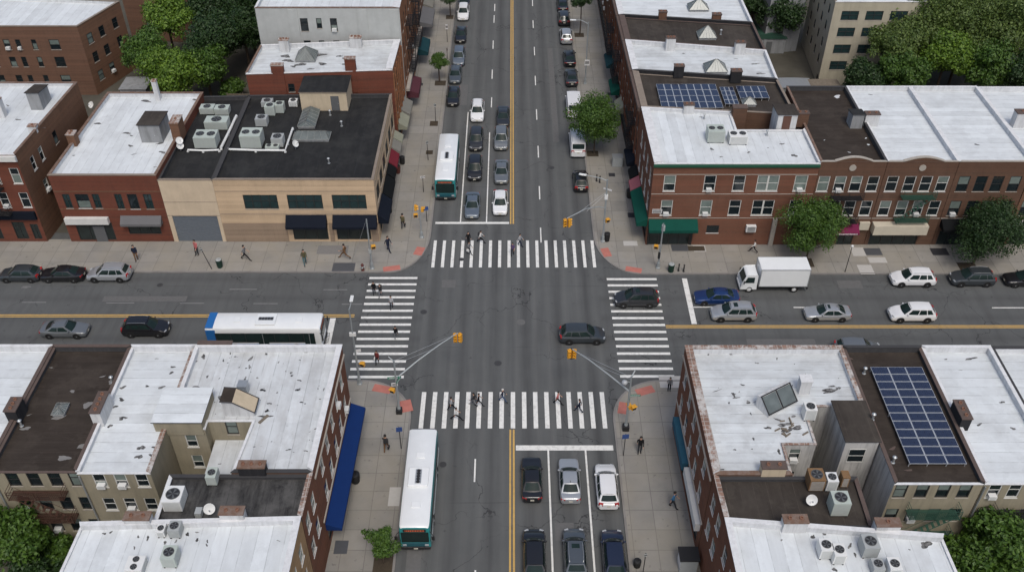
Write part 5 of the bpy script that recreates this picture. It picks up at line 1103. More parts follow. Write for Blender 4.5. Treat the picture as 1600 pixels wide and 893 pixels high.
# ------------------------------------------------------------------ vehicles
def crom(P, t):
    n = len(P) - 1; x = t * n; i = min(int(x), n - 1); f = x - i
    p0, p1, p2, p3 = P[max(i - 1, 0)], P[i], P[i + 1], P[min(i + 2, n)]
    return [.5 * (2 * b + (c - a) * f + (2 * a - 5 * b + 4 * c - d) * f * f + (3 * b - a - 3 * c + d) * f ** 3) for a, b, c, d in zip(p0, p1, p2, p3)]
SEC = [(0, 0), (.78, 0), (.92, .05), (.985, .2), (1, .45), (.99, .7), (.965, .86), (.90, .955), (.72, .99), (.36, 1.0), (0, 1.006)]
KIND = {
 'sedan': dict(L=4.75, W=1.84, zr=1.45, belt=.93, A=1.05, C=.30, D=-.95, B=-1.72, wr=.60, hood=.90, tail=1.0, wh=.33, ax=(1.42, -1.38)),
 'hatch': dict(L=4.45, W=1.82, zr=1.53, belt=.96, A=1.08, C=.35, D=-1.35, B=-1.95, wr=.61, hood=.92, tail=.98, wh=.33, ax=(1.35, -1.32)),
 'suv': dict(L=4.70, W=1.90, zr=1.70, belt=1.07, A=1.12, C=.42, D=-1.72, B=-2.16, wr=.65, hood=1.04, tail=1.08, wh=.36, ax=(1.42, -1.38)),
 'van': dict(L=5.5, W=2.0, zr=2.25, belt=1.25, A=1.98, C=1.35, D=-2.45, B=-2.62, wr=.80, hood=1.16, tail=1.25, wh=.35, ax=(1.75, -1.65)),
}
def car_meshes(kind):
    k = KIND[kind]; L, W = k['L'], k['W'] / 2; hl = L / 2; b = k['belt']
    st = [(hl, W * .70, .34, .60), (hl - .07, W * .83, .24, .70), (hl - .28, W * .93, .20, .78 if kind != 'van' else .95), (hl - .7, W * .985, .19, (k['hood'] - .07)), (k['A'] + .05, W, .19, k['hood'] + .015), (.3, W, .19, b), (-.6, W, .19, b), (k['B'] + .1, W * .99, .19, k['tail']), (-hl + .28, W * .94, .22, k['tail'] - .015), (-hl + .07, W * .86, .27, k['tail'] - .07), (-hl, W * .76, .36, k['tail'] - .22)]
    if kind in ('suv', 'hatch', 'van'): st[-1] = (-hl, W * .82, .38, k['tail'] - .12)
    N = 40; mb = MB(); ns = len(SEC) * 2 - 2; rings = []
    for q in range(N + 1):
        y, w, z0, z1 = crom(st, q / N); i = len(mb.v); prof = [(w * fx, z0 + (z1 - z0) * fz) for fx, fz in SEC]
        full = prof + [(-x, z) for x, z in reversed(prof[1:-1])]
        mb.v += [(x, y, z) for x, z in full]; rings.append(i)
    for A_, B_2 in zip(rings, rings[1:]):
        for q in range(ns): mb.f.append((A_ + q, A_ + (q + 1) % ns, B_2 + (q + 1) % ns, B_2 + q)); mb.m.append(1 if q in (0, 1, ns - 1, ns - 2) or (kind == 'suv' and q in (2, ns - 3)) else 0)
    mb.f.append(tuple(rings[0] + q for q in range(ns))); mb.m.append(0); mb.f.append(tuple(rings[-1] + q for q in reversed(range(ns)))); mb.m.append(0)
    # greenhouse: side curve from belt to roof edge
    zr, wr = k['zr'], k['wr']; wb = W * .93
    def side(t, v):      # t 0 front..1 rear
        yb = k['A'] + (k['B'] - k['A']) * t; yt = k['C'] + (k['D'] - k['C']) * t
        zb = k['hood'] + (b - k['hood']) * min(1, t * 4) if t < .25 else b + (k['tail'] - b) * max(0, (t - .7) / .3)
        zt = zr - .045 - .05 * (abs(t - .42) / .58) ** 2; wbt = wb * (.93 + .07 * sin(pi * min(1, max(0, t)))) ; wt = wr * (.94 + .06 * sin(pi * t))
        if kind == 'van': wt = W * .90
        return Vector((wbt + (wt - wbt) * v + .03 * sin(pi * v), yb + (yt - yb) * v, zb - .03 + (zt - zb + .03) * v))
    def roofp(t, s):
        e = side(t, 1); return Vector((e.x * s, e.y, e.z + .045 * (1 - s * s) + .012))
    def screen(s, v, front):
        e = side(0 if front else 1, v); bow = .16 * (1 - s * s) * (1 - .55 * v) * (1 if front else -1) * (.6 if not front else 1)
        return Vector((e.x * s, e.y + bow, e.z + (.012 + .045 * (1 - s * s)) * v + .03 * (1 - s * s) * (1 - v)))
    def grid(fn, us, vs, m, off=0.):
        i = len(mb.v)
        for u in us:
            for v in vs:
                p = fn(u, v)
                mb.v.append(tuple(p))
        nv = len(vs)
        for a in range(len(us) - 1):
            for c in range(nv - 1): mb.f.append((i + a * nv + c, i + (a + 1) * nv + c, i + (a + 1) * nv + c + 1, i + a * nv + c + 1)); mb.m.append(m)
    lin = lambda n, a=0., c=1.: [a + (c - a) * q / n for q in range(n + 1)]
    for sx in (1, -1):
        grid(lambda t, v: Vector((side(t, v).x * sx, side(t, v).y, side(t, v).z)), lin(12), lin(4), 0)
    grid(roofp, lin(12), lin(8, -1, 1), 0); grid(lambda s, v: screen(s, v, True), lin(8, -1, 1), lin(4), 0); grid(lambda s, v: screen(s, v, False), lin(8, -1, 1), lin(4), 0)
    out = {'body': mb}
    body = mb
    def panel(fn, us, vs, off):
        nonlocal mb
        mb = MB(); grid(fn, us, vs, 0)
        c = Vector((0, (k['A'] + k['B']) / 2, .9)); vs2 = []
        nv = len(vs)
        for q, p in enumerate(mb.v):
            d = Vector(p) - c; d.z *= .8; vs2.append(tuple(Vector(p) + d.normalized() * off))
        mb.v = vs2; r = mb; mb = body; return r
    out['windscreen'] = panel(lambda s, v: screen(s, v, True), lin(8, -.90, .90), lin(4, .08, .93), .014)
    out['rear_window'] = panel(lambda s, v: screen(s, v, False), lin(8, -.84, .84), lin(4, .16 if kind == 'sedan' else .22, .90), .014)
    spans = ((.10, .50), (.535, .90)) if kind in ('sedan', 'hatch') else (((.07, .40), (.43, .70), (.73, .92)) if kind == 'suv' else ((.05, .19),))
    out['side'] = []
    for sx in (1, -1):
        for a, c in spans:
            out['side'].append(panel(lambda t, v: Vector((side(t, v).x * sx, side(t, v).y, side(t, v).z)), lin(5, a, c), lin(3, .14, .88), .012))
    return out, k, side, roofp
CARPROTO = {}
def car_proto(kind, roof=None):
    key = (kind, roof)
    if key in CARPROTO: return CARPROTO[key]
    ms, k, side, roofp = car_meshes(kind); hl = k['L'] / 2; W = k['W'] / 2
    t = thing(dict(sedan='parked_car', hatch='parked_car', suv='parked_car', van='parked_van')[kind], '', 'van' if kind == 'van' else 'car')
    body = ms['body'].build('body', [M['white_metal'], M['black']], t, smooth=38)
    ms['windscreen'].build('windscreen', M['car_glass'], t, smooth=60); ms['rear_window'].build('rear_window', M['car_glass'], t, smooth=60)
    for s in ms['side']: s.build('side_window', M['car_glass'], t, smooth=60)
    for y in k['ax']:
        for sx in (1, -1):
            r = k['wh']; xo = W + .004
            wb = MB(); prof = [(r * .55, -.11), (r * .97, -.11), (r, -.08), (r, .07), (r * .96, .1), (r * .66, .105), (r * .62, .08)]
            wb.lathe([(p, z * sx) for p, z in prof], 20, axis='x'); w_ = wb.build('wheel', M['rubber'], t, smooth=50); w_.location = (sx * (xo - .10), y, r)
            rb = MB(); rb.lathe([(r * .62, .082 * sx), (r * .60, .095 * sx), (r * .2, .09 * sx), (r * .16, .105 * sx), (.01, .105 * sx)], 20, axis='x')
            for q in range(5):
                a = q * 2 * pi / 5; c, s_ = cos(a), sin(a); pts = [(.098 * sx, r * (c * u - s_ * v), r * (s_ * u + c * v)) for u, v in ((.15, -.07), (.58, -.06), (.58, .06), (.15, .07))]; rb.quad(*pts, m=0)
            rb.build('rim', M['rim'], w_)
            ab = MB(); ab.lathe([(r * 1.17, -.2 * sx), (r * 1.17, (.006 if y else 0) * sx), (r * 1.0, .006 * sx)], 22, axis='x'); ao = ab.build('wheel_arch', M['black'], t); ao.location = (sx * (W - .002), y, r + .02)
    for sx in (1, -1):
        hb = MB(); mt = Matrix.Translation((sx * W * .66, hl - .17, .66 if kind in ('sedan', 'hatch') else (.76 if kind == 'suv' else .86))) @ Matrix.Rotation(-sx * .38, 4, 'Z') @ Matrix.Rotation(.25, 4, 'X'); hb.box(-.17, .17, -.14, .06, -.075, .015, 0, mt); hb.build('headlight', M['head'], t, bevel=.02)
        tb = MB(); zt = k['tail'] - .20; mt = Matrix.Translation((sx * W * .70, -hl + .12, zt)) @ Matrix.Rotation(sx * .3, 4, 'Z'); tb.box(-.19, .19, -.085, .12, -.08 if kind == 'sedan' else -.12, .10 if kind == 'sedan' else .2, 0, mt); tb.build('taillight', M['tail'], t, bevel=.02)
        mb_ = MB(); p = side(.10, .12); mt = Matrix.Translation((sx * (p.x + .11), p.y + .05, p.z + .05)); mb_.box(-.11, .10, -.06, .07, -.06, .07, 0, mt); mb_.build('wing_mirror', M['white_metal'] , t, bevel=.03)
    gb = MB(); gb.box(-W * .42, W * .42, hl - .09, hl - .012, .50, .66); gb.build('grille', M['black'], t, bevel=.015)
    gb = MB(); gb.box(-W * .7, W * .7, hl - .12, hl - .02, .27, .37); gb.build('bumper_intake', M['black'], t, bevel=.015)
    gb = MB(); gb.box(-W * .72, W * .72, -hl + .02, -hl + .1, .30, .45); gb.build('rear_bumper', M['black'], t, bevel=.015)
    for yy, zz in ((hl + .004, .46), (-hl - .006, k['tail'] - .36 if kind == 'sedan' else k['tail'] - .32)):
        pb = MB(); pb.box(-.16, .16, yy - .012, yy + .012, zz - .08, zz + .08); pb.build('number_plate', M['plate'], t)
    if roof in ('sunroof', 'both'):
        a = [roofp(.14 + .2 * u, s) for u, s in ((0, -.5), (0, .5), (1, .5), (1, -.5))]; sb = MB(); sb.quad(*[(p.x, p.y, p.z + .022) for p in a]); sb.quad(*[(p.x, p.y, p.z - .02) for p in a])
        for q in range(4): p0, p1 = a[q], a[(q + 1) % 4]; sb.quad((p0.x, p0.y, p0.z + .022), (p1.x, p1.y, p1.z + .022), (p1.x, p1.y, p1.z - .02), (p0.x, p0.y, p0.z - .02))
        sb.build('sunroof', M['car_glass'], t)
    if roof in ('rails', 'both'):
        for sx in (1, -1):
            rb = MB(); rb.tube([(lambda p: (p.x * sx, p.y, p.z + zo))(roofp(tt, .88)) for tt, zo in ((.06, .0), (.10, .07), (.3, .085), (.6, .085), (.88, .07), (.93, 0))], .02, 6); rb.build('roof_rail', M['galv'], t)
    if roof == 'antenna' or kind == 'sedan':
        p = roofp(.9, 0); ab = MB(); ab.box(p.x - .02, p.x + .02, p.y - .1, p.y + .06, p.z, p.z + .06); ab.build('antenna_fin', M['black'], t, bevel=.01)
    if kind == 'van':
        p = roofp(.5, 0); 
    CARPROTO[key] = t; return t
def car(kind, px, py, heading, colour, label, roof=None, name=None, group='cars on the streets', z=.7, xy=None):
    """heading in degrees, 0 = driving away up the avenue, 90 = to the left, 180 = towards the viewer, 270 = to the right"""
    t = car_proto(kind, roof); key = t.name_full
    if USED.get(key): t = dup(t)
    USED[key] = True
    x, y, _ = at(px, py, z) if xy is None else (*xy, 0); t.location = (x, y, .004); t.rotation_euler = (0, 0, R(heading)); t['label'] = label; t['group'] = group
    if name: t.name = name
    for ch in t.children:
        if ch.name.split('.')[0] in ('body', 'wing_mirror'):
            ch.material_slots[0].link = 'OBJECT'; ch.material_slots[0].material = PAINT[colour]
    return t
PAINT = dict(white=paint("car_paint_white", (.70, .71, .72)), black=paint("car_paint_black", (.010, .010, .012)), dark=paint("car_paint_charcoal", (.032, .034, .038), .3, .3), grey=paint("car_paint_grey", (.10, .115, .13), .32, .45), slate=paint("car_paint_slate", (.055, .064, .072), .3, .4),
    silver=paint("car_paint_silver", (.42, .44, .46), .34, .5), blue=paint("car_paint_blue", (.014, .042, .145), .28, .3), navy=paint("car_paint_navy", (.018, .026, .055), .28, .3), steel=paint("car_paint_steel_blue", (.16, .19, .225), .32, .5), greysedan=paint("car_paint_mid_grey", (.20, .215, .225), .33, .5))
gl = 'cars parked along the left kerb of the avenue'; gr = 'cars parked along the right kerb of the avenue'; ga = 'cars waiting in the avenue lanes'; gc = 'cars on the cross street'
for a in (('sedan', 725, 2, 180, 'navy', 'dark blue car cut by the top edge, left kerb of the avenue', None, gl), ('suv', 724, 19, 180, 'white', 'only white car parked along the far left kerb of the avenue', None, gl), ('sedan', 720, 53, 180, 'black', 'black sedan parked just behind the white car at the far left kerb', None, gl),
    ('suv', 717, 88, 180, 'steel', 'grey blue car parked level with the small far tree', None, gl), ('sedan', 711.5, 115, 180, 'grey', 'grey sedan parked close behind the grey blue car by the small far tree', None, gl), ('sedan', 708, 149, 180, 'black', 'nearest black sedan parked at the left kerb beyond the far bus', None, gl),
    ('suv', 746, 173, 180, 'white', 'white suv driving beside the far bus, first in its lane from behind', 'rails', ga), ('suv', 744, 217, 180, 'dark', 'dark suv right beside the rear of the far bus', None, ga), ('suv', 742, 262, 180, 'black', 'black suv behind the grey blue sedan at the far stop line', None, ga), ('sedan', 738, 319, 180, 'steel', 'grey blue sedan first at the far stop line beside the bus', None, ga),
    ('sedan', 786, 181, 180, 'dark', 'dark car tucked behind the silver car with black roof line, next to the yellow line', None, ga), ('suv', 783, 216, 180, 'greysedan', 'silver grey suv next to the double yellow line, second from the back', None, ga), ('sedan', 783.5, 267, 180, 'greysedan', 'grey sedan directly behind the white car at the far stop line', None, ga), ('hatch', 781.5, 315, 180, 'white', 'white car first at the far stop line next to the yellow line', None, ga),
    ('hatch', 907, 280, 0, 'black', 'black hatchback parked under the curved street lamp arm', None, gr), ('sedan', 893, 119, 0, 'dark', 'dark sedan parked just beyond the far white van', None, gr), ('sedan', 890, 89, 0, 'black', 'black sedan parked two cars beyond the far white van', None, gr), ('suv', 884.5, 55, 0, 'silver', 'silver white suv parked along the right kerb near the far lamp', None, gr), ('suv', 881, 27, 0, 'dark', 'dark suv parked by the far right tree', None, gr), ('sedan', 879, 6, 0, 'black', 'dark car cut by the top edge, right kerb of the avenue', None, gr),
    ('hatch', 32, 426.5, 90, 'slate', 'grey hatchback parked at the left edge of the cross street', None, gc), ('sedan', 98, 426.5, 90, 'black', 'black sedan parked between the grey hatchback and the silver suv', None, gc), ('suv', 170.5, 426, 90, 'silver', 'silver suv parked at the kerb on the left cross street', 'rails', gc), ('sedan', 101, 512.5, 270, 'greysedan', 'grey sedan driving right along the left cross street', None, gc), ('suv', 228, 510.5, 270, 'black', 'black suv driving right behind the blue and white bus', 'rails', gc),
    ('suv', 994, 465, 90, 'dark', 'dark suv standing on the right crosswalk', 'sunroof', gc), ('suv', 910, 521.5, 270, 'slate', 'dark grey suv driving right in the middle of the crossing', None, gc), ('sedan', 1120, 462, 90, 'blue', 'blue sedan waiting behind the right stop line', None, gc), ('suv', 1146, 487, 90, 'silver', 'silver suv with sunroof in front of the blue sedan', 'both', gc), ('sedan', 1293, 487, 90, 'silver', 'silver sedan with sunroof driving left on the right cross street', 'sunroof', gc), ('suv', 1425, 488, 90, 'white', 'white suv driving left next to the yellow line', None, gc), ('suv', 1426, 433.5, 90, 'white', 'white suv parked at the kerb between the lamp post and the big tree', 'rails', gc), ('suv', 1519, 433, 90, 'slate', 'dark grey suv parked under the big right tree', 'rails', gc), ('sedan', 1604, 434, 90, 'black', 'black car cut by the right edge at the kerb', None, gc),
    ('suv', 1341, 544, 270, 'greysedan', 'grey car half hidden behind the roof edge of the solar roof', None, gc),
    ('sedan', 831, 746, 0, 'black', 'black car first at the near stop line next to the yellow line', None, ga), ('sedan', 890, 748, 0, 'silver', 'silver sedan first at the near stop line in the middle lane', None, ga), ('suv', 948, 757, 0, 'white', 'white suv first at the near stop line in the kerb lane', None, ga), ('suv', 835, 863, 0, 'black', 'black suv second in the lane next to the yellow line', None, ga), ('suv', 898.5, 862, 0, 'grey', 'grey suv with sunroof and rails second in the middle lane', 'both', ga), ('suv', 959, 864, 0, 'navy', 'navy suv second in the kerb lane near the bottom edge', None, ga)):
    car(*a[:6], roof=a[6], group=a[7])
gv = 'white vans parked along the right kerb'
car('van', 896, 162, 0, 'white', 'farther white van, half under the big kerb tree', None, 'parked_van', gv, 1.0); car('van', 902, 221, 0, 'white', 'nearer white van parked beside the big kerb tree', 'rails', 'parked_van', gv, 1.0)
# ---------------- buses
M['bus_white'] = paint("bus_white", (.76, .785, .79), .35); M['bus_teal'] = paint("bus_teal", (.02, .24, .25), .35); M['bus_tealdk'] = paint("bus_dark_teal", (.012, .085, .11), .35); M['bus_blue'] = paint("bus_blue", (.012, .12, .36), .35)
M['led'] = plain("orange_destination_sign", (.55, .12, .05), .5)
def bus(label, x, y, heading, L, skin, front, rear_slope=True, back=None):
    t = thing('city_bus', label, 'bus', (x, y, .004), R(heading), 'city buses'); W = 1.29; H = 3.12; hl = L / 2
    prof = [(0, .32), (W * .96, .32), (W, .45), (W, 2.55), (W * .985, 2.85), (W * .93, 3.03), (W * .80, H), (0, H + .03)]; full = prof + [(-a, c) for a, c in reversed(prof[1:-1])]; n = len(full)
    mb = MB(); ys = [(-hl, .97), (-hl + .08, 1), (hl - .5, 1), (hl - .2, .985), (hl - .04, .95), (hl, .90)]; rg = []
    for y_, s in ys: rg.append(len(mb.v)); mb.v += [(a * s, y_, c - (0 if s >= .98 else (c - 1.6) * (1 - s) * .5)) for a, c in full]
    for a, c in zip(rg, rg[1:]):
        for q in range(n):
            z = (full[q][1] + full[(q + 1) % n][1]) / 2; m = 0 if z > 2.95 else (2 if z < .4 else 1)
            mb.f.append((a + q, a + (q + 1) % n, c + (q + 1) % n, c + q)); mb.m.append(m)
    mb.f.append(tuple(rg[0] + q for q in range(n))); mb.m.append(1); mb.f.append(tuple(rg[-1] + q for q in reversed(range(n)))); mb.m.append(1)
    body = mb.build('body', [M['bus_white'], M[skin], M['black']], t, smooth=35)
    if back:
        bb = MB(); bb.box(-W - .004, W + .004, -hl - .01, -hl + 1.0, .5, 2.9); bb.box(-W * .9, W * .9, -hl - .01, -hl + .8, 2.9, 3.165); bb.build('rear_panel', M[back], t, bevel=.06)
    for sx in (1, -1):
        bb = MB(); bb.box(sx * (W + .002), sx * (W + .014), -hl + .3, hl - .55, .5, 1.1); bb.build('side_skirt', M['bus_white' if skin != 'bus_white' else 'bus_blue'], t)
        nw = int((L - 2.2) / 1.45); y0 = -hl + 1.0
        for k in range(nw):
            wb = MB(); ya = y0 + k * 1.45; wb.box(sx * (W + .001), sx * (W + .022), ya + .04, ya + 1.41, 1.35, 2.45); wb.build('side_window', M['car_glass'], t)
        fb = MB(); fb.box(sx * (W + .001), sx * (W + .012), -hl + .9, hl - .6, 1.28, 2.52); fb.build('window_band', M['black'], t)
    for k, yy in enumerate((hl - .55 - 1.1, -.6)):
        db = MB(); db.box(W + .015, W + .03, yy, yy + 1.05, .42, 2.5); db.box(W + .0305, W + .034, yy + .5, yy + .55, .45, 2.48, 1); db.build('door', [M['car_glass'], M['galv']], t)
    wb = MB(); f0 = hl + .006
    pts = [(-W * .86, f0, 1.12), (W * .86, f0, 1.12), (W * .85, f0 + .006, 2.46), (-W * .85, f0 + .006, 2.46)]; wb.quad(*pts)
    for s in (1, -1): wb.quad((s * W * .86, f0, 1.12), (s * W * .955, hl - .03, 1.2), (s * W * .945, hl - .05, 2.38), (s * W * .85, f0 + .006, 2.46))
    wb.build('windscreen', M['car_glass'], t)
    wb = MB(); wb.box(-W * .72, W * .72, f0 - .06, f0 + .015, 2.50, 2.83); ds = wb.build('destination_sign', M['black'], t); lb = MB(); r_ = random.Random(L); xx = -W * .6
    while xx < W * .58: w_ = r_.choice((.06, .09, .12)); lb.box(xx, xx + w_, f0 + .016, f0 + .024, 2.57, 2.77); xx += w_ + .045
    lb.build('sign_lettering', M['led'], ds)
    fb = MB(); fb.box(-W * .84, W * .84, hl - .1, hl + .02, .55, 1.08); fb.build('front_panel', M[front], t, bevel=.04)
    fb = MB(); fb.box(-W * .93, W * .93, hl - .12, hl + .12, .30, .56); fb.build('front_bumper', M['black'], t, bevel=.05)
    for sx in (1, -1):
        hb = MB(); hb.box(sx * W * .70 - .17, sx * W * .70 + .17, hl - .05, hl + .05, .66, .88); hb.build('headlight', M['head'], t, bevel=.03)
        tb = MB(); tb.box(sx * W * .8 - .1, sx * W * .8 + .1, -hl - .025, -hl + .02, .9, 1.3); tb.build('taillight', M['tail'], t)
        ab = MB(); ab.tube([(sx * W * .93, hl - .1, 2.5), (sx * (W + .18), hl + .22, 2.42), (sx * (W + .2), hl + .24, 2.2)], .03, 6); ab.box(sx * (W + .2) - .12, sx * (W + .2) + .12, hl + .2, hl + .27, 1.75, 2.22); ab.build('wing_mirror', M['black'], t)
        for yy in (hl - 2.6, -hl + 2.7):
            w_ = MB(); w_.lathe([(.3, -.14 * sx), (.49, -.14 * sx), (.5, .1 * sx), (.33, .125 * sx), (.3, .08 * sx)], 20, axis='x'); wo = w_.build('wheel', M['rubber'], t, smooth=50); wo.location = (sx * (W - .09), yy, .5)
            rb = MB(); rb.lathe([(.3, .085 * sx), (.12, .10 * sx), (.1, .14 * sx), (.01, .14 * sx)], 16, axis='x'); rb.build('rim', M['rim'], wo)
            ab = MB(); ab.lathe([(.6, -.3 * sx), (.6, .006 * sx), (.5, .006 * sx)], 22, axis='x'); ao = ab.build('wheel_arch', M['black'], t); ao.location = (sx * (W + .013), yy, .52)
    pb = MB(); pb.box(-.17, .17, hl + .121, hl + .135, .36, .50); pb.build('number_plate', M['plate'], t)
    for yy in (hl - 2.2, -hl + 3.0):
        hb = MB(); hb.box(-.38, .38, yy - .32, yy + .32, H + .02, H + .09); hb.build('roof_hatch', M['bus_white'], t, bevel=.03)
    yc = .2; hb = MB(); hb.box(-.85, .85, yc - 1.0, yc + 1.0, H + .01, H + .20); ac = hb.build('roof_unit', M['bus_white'], t, bevel=.06)
    vb = MB()
    vb.box(-.26, .26, yc - .75, yc + .75, H + .202, H + .215, 0)
    for k in range(5): vb.lathe([(.16, H + .216), (.16, H + .235), (.05, H + .24)], 12, 1, (0, yc - .58 + k * .29, 0))
    vb.build('fan_vents', [M['galv'], M['fan_dark']], ac)
    rb = MB(); rb.tube([(-.7, hl + .13, .62), (-.7, hl + .45, .75), (.7, hl + .45, .75), (.7, hl + .13, .62)], .025, 6); rb.tube([(-.25, hl + .13, .6), (-.25, hl + .45, .75)], .02, 5); rb.tube([(.25, hl + .13, .6), (.25, hl + .45, .75)], .02, 5); rb.build('bike_rack', M['dark_metal'], t)
    return t
bus('white and teal bus standing at the near left kerb, front towards the bottom edge', -7.85, -28.75, 180, 10.4, 'bus_teal', 'bus_tealdk'); bus('white and teal bus at the far stop line beside the queue of cars', -8.1, 21.6, 180, 10.6, 'bus_teal', 'bus_tealdk')
bus('white bus with blue rear end waiting on the left cross street', -24.75, -9.1, 270, 11.4, 'bus_white', 'bus_white', back='bus_blue')
# ---------------- box truck
def truck(label, x, y, heading):
    t = thing('box_truck', label, 'truck', (x, y, .004), R(heading)); Wd = 1.12
    mb = MB(); mb.box(-Wd, Wd, -3.4, 1.85, .95, 3.25); bx = mb.build('cargo_box', M['bus_white'], t, bevel=.03)
    rb = MB()
    for sx in (1, -1):
        for zz in (.94, 3.18): rb.box(sx * Wd - .02, sx * Wd + .02, -3.42, 1.87, zz, zz + .08)
        for yy in (-3.41, 1.80): rb.box(sx * Wd - .021, sx * Wd + .021, yy, yy + .08, .95, 3.25)
    rb.build('edge_trim', M['galv'], bx)
    db = MB(); db.box(-Wd + .1, Wd - .1, -3.43, -3.402, 1.05, 3.1)
    for k in range(6): db.box(-Wd + .1, Wd - .1, -3.437, -3.43, 1.05 + k * .34, 1.07 + k * .34, 1)
    db.build('rear_door', [M['bus_white'], M['grey_metal']], t)
    cb = MB(); pr = [(2.05, .5), (3.62, .5), (3.68, .75), (3.62, 1.25), (3.25, 2.15), (3.05, 2.28), (2.05, 2.30)]; i = len(cb.v); n = len(pr)
    for s in (-1, 1): cb.v += [(s * (.98 if z < 1.4 else .90), y_, z) for y_, z in pr]
    for q in range(n): cb.f.append((i + q, i + (q + 1) % n, i + n + (q + 1) % n, i + n + q)); cb.m.append(0)
    cb.f.append(tuple(range(i, i + n))); cb.m.append(0); cb.f.append(tuple(reversed(range(i + n, i + 2 * n)))); cb.m.append(0)
    cab_ = cb.build('cab', M['bus_white'], t, bevel=.05)
    wb = MB(); wb.quad((-.82, 3.63, 1.33), (.82, 3.63, 1.33), (.78, 3.305, 2.1), (-.78, 3.305, 2.1)); wb.build('windscreen', M['car_glass'], t)
    for s in (1, -1):
        wb = MB(); wb.quad((s * .99, 2.35, 1.35), (s * .985, 3.42, 1.35), (s * .93, 3.12, 2.05), (s * .93, 2.35, 2.05)); wb.build('side_window', M['car_glass'], t)
        hb = MB(); hb.box(s * .72 - .16, s * .72 + .16, 3.62, 3.7, .72, .9); hb.build('headlight', M['head'], t, bevel=.02)
        ab = MB(); ab.tube([(s * .95, 3.4, 1.5), (s * 1.2, 3.5, 1.6)], .025, 5); ab.box(s * 1.2 - .1, s * 1.2 + .1, 3.47, 3.53, 1.35, 1.75); ab.build('wing_mirror', M['black'], t)
        for yy, r in ((2.75, .40), (-2.1, .40)):
            w_ = MB(); w_.lathe([(.24, -.13 * s), (.38, -.13 * s), (.4, .08 * s), (.26, .11 * s), (.22, .05 * s)], 20, axis='x'); wo = w_.build('wheel', M['rubber'], t, smooth=50); wo.location = (s * .88, yy, .4); rb = MB(); rb.lathe([(.24, .06 * s), (.1, .08 * s), (.08, .115 * s), (.01, .115 * s)], 16, axis='x'); rb.build('rim', M['white_metal'], wo)
    fb = MB(); fb.box(-.35, .35, -3.35, 3.4, .5, .93); fb.build('chassis', M['black'], t)
    fb = MB(); fb.box(-.95, .95, 3.6, 3.78, .38, .62); fb.build('front_bumper', M['white_metal'], t, bevel=.03)
    fb = MB(); fb.box(-1.0, 1.0, -3.55, -3.4, .5, .66); fb.build('rear_bumper', M['dark_metal'], t)
    return t
truck('white box truck driving left along the far kerb lane of the right cross street', 28.4, -.15, 90)
# ------------------------------------------------------------------ traffic signals, lamps, signs, bins
def signal_head(parent, name='signal_head', loc=(0, 0, 0), rz=0., colour='signal_y', n=3):
    mb = MB(); h = .34 * n; mb.box(-.18, .18, -.13, .13, -h, 0, 0); mb.box(-.06, .06, -.06, .06, 0, .12, 0)
    o = mb.build(name, M[colour], parent, bevel=.02); o.location = loc; o.rotation_euler = (0, 0, rz)
    for k in range(n):
        lb = MB(); lb.lathe([(.12, -.135), (.12, -.15), (.05, -.155)], 12, c=(0, 0, -.17 - k * .34), axis='y'); lb.build('lens', M['lens_off'], o)
        vb = MB(); r = .145
        for q in range(8):
            a0, a1 = pi * q / 8, pi * (q + 1) / 8; z = -.17 - k * .34
            vb.quad((r * cos(a0), -.132, z + r * sin(a0)), (r * cos(a1), -.132, z + r * sin(a1)), (r * cos(a1), -.33, z + r * sin(a1) * .95), (r * cos(a0), -.33, z + r * sin(a0) * .95))
        vb.build('visor', M[colour], o)
    return o
def ped_signal(parent, loc, rz):
    mb = MB(); mb.box(-.23, .23, -.15, .15, -.24, .24); mb.box(-.26, .26, -.3, -.15, .20, .25)
    o = mb.build('pedestrian_signal', M['signal_y'], parent, bevel=.03); o.location = loc; o.rotation_euler = (0, 0, rz)
    lb = MB(); lb.box(-.18, .18, -.165, -.151, -.18, .18); lb.build('signal_face', M['lens_off'], o); return o
def post(label, x, y, H, r0=.11, r1=.065, base=True, name='traffic_signal', cat='traffic signal', mat='pole', group=None, z=.13):
    t = thing(name, label, cat, (x, y, z), group=group); mb = MB(); mb.tube([(0, 0, 0), (0, 0, H / 2), (0, 0, H)], r0, 10, r1=r1); mb.build('pole', M[mat], t, smooth=50)
    if base: b = MB(); b.lathe([(.27, 0), (.27, .12), (.20, .2), (.17, .75), (.12, .85)], 8); b.build('base', M[mat], t)
    return t
def arm(t, pts, r0, r1, mat='pole', name='mast_arm'):
    mb = MB(); mb.tube(pts, r0, 8, r1=r1); return mb.build(name, M[mat], t, smooth=50)
def wire(t, p, q): mb = MB(); mb.tube([p, q], .014, 4); return mb.build('guy_wire', M['galv'], t)
def cobra(t, p, d):
    mb = MB(); d = Vector((d[0], d[1], 0)).normalized(); mt = Matrix.Translation(p) @ Matrix.Rotation(math.atan2(d.y, d.x), 4, 'Z')
    mb.box(-.1, .75, -.16, .16, -.06, .07, 0, mt); o = mb.build('lamp_head', M['white_metal'], t, bevel=.05); lb = MB(); lb.box(.15, .68, -.11, .11, -.09, -.061, 0, mt); lb.build('lens', M['head'], o)
def sign(t, loc, w, h, rz, mat, name='street_sign', glyph=True):
    mb = MB(); mb.box(-w / 2, w / 2, -.012, .012, -h / 2, h / 2); o = mb.build(name, M[mat], t); o.location = loc; o.rotation_euler = (0, 0, rz)
    if glyph:
        g_ = MB(); u = -w * .4; rs_ = random.Random(int(abs(loc[2]) * 97))
        while u < w * .38:
            q = rs_.choice((.03, .05, .06)); 
            for s in (-1, 1): g_.box(u, u + q, s * .014 - .002, s * .014 + .002, -h * .25, h * .25)
            u += q + .025
        g_.build('sign_lettering', M['sign_white'] if mat in ('sign_green', 'sign_blue') else M['black'], o)
    return o
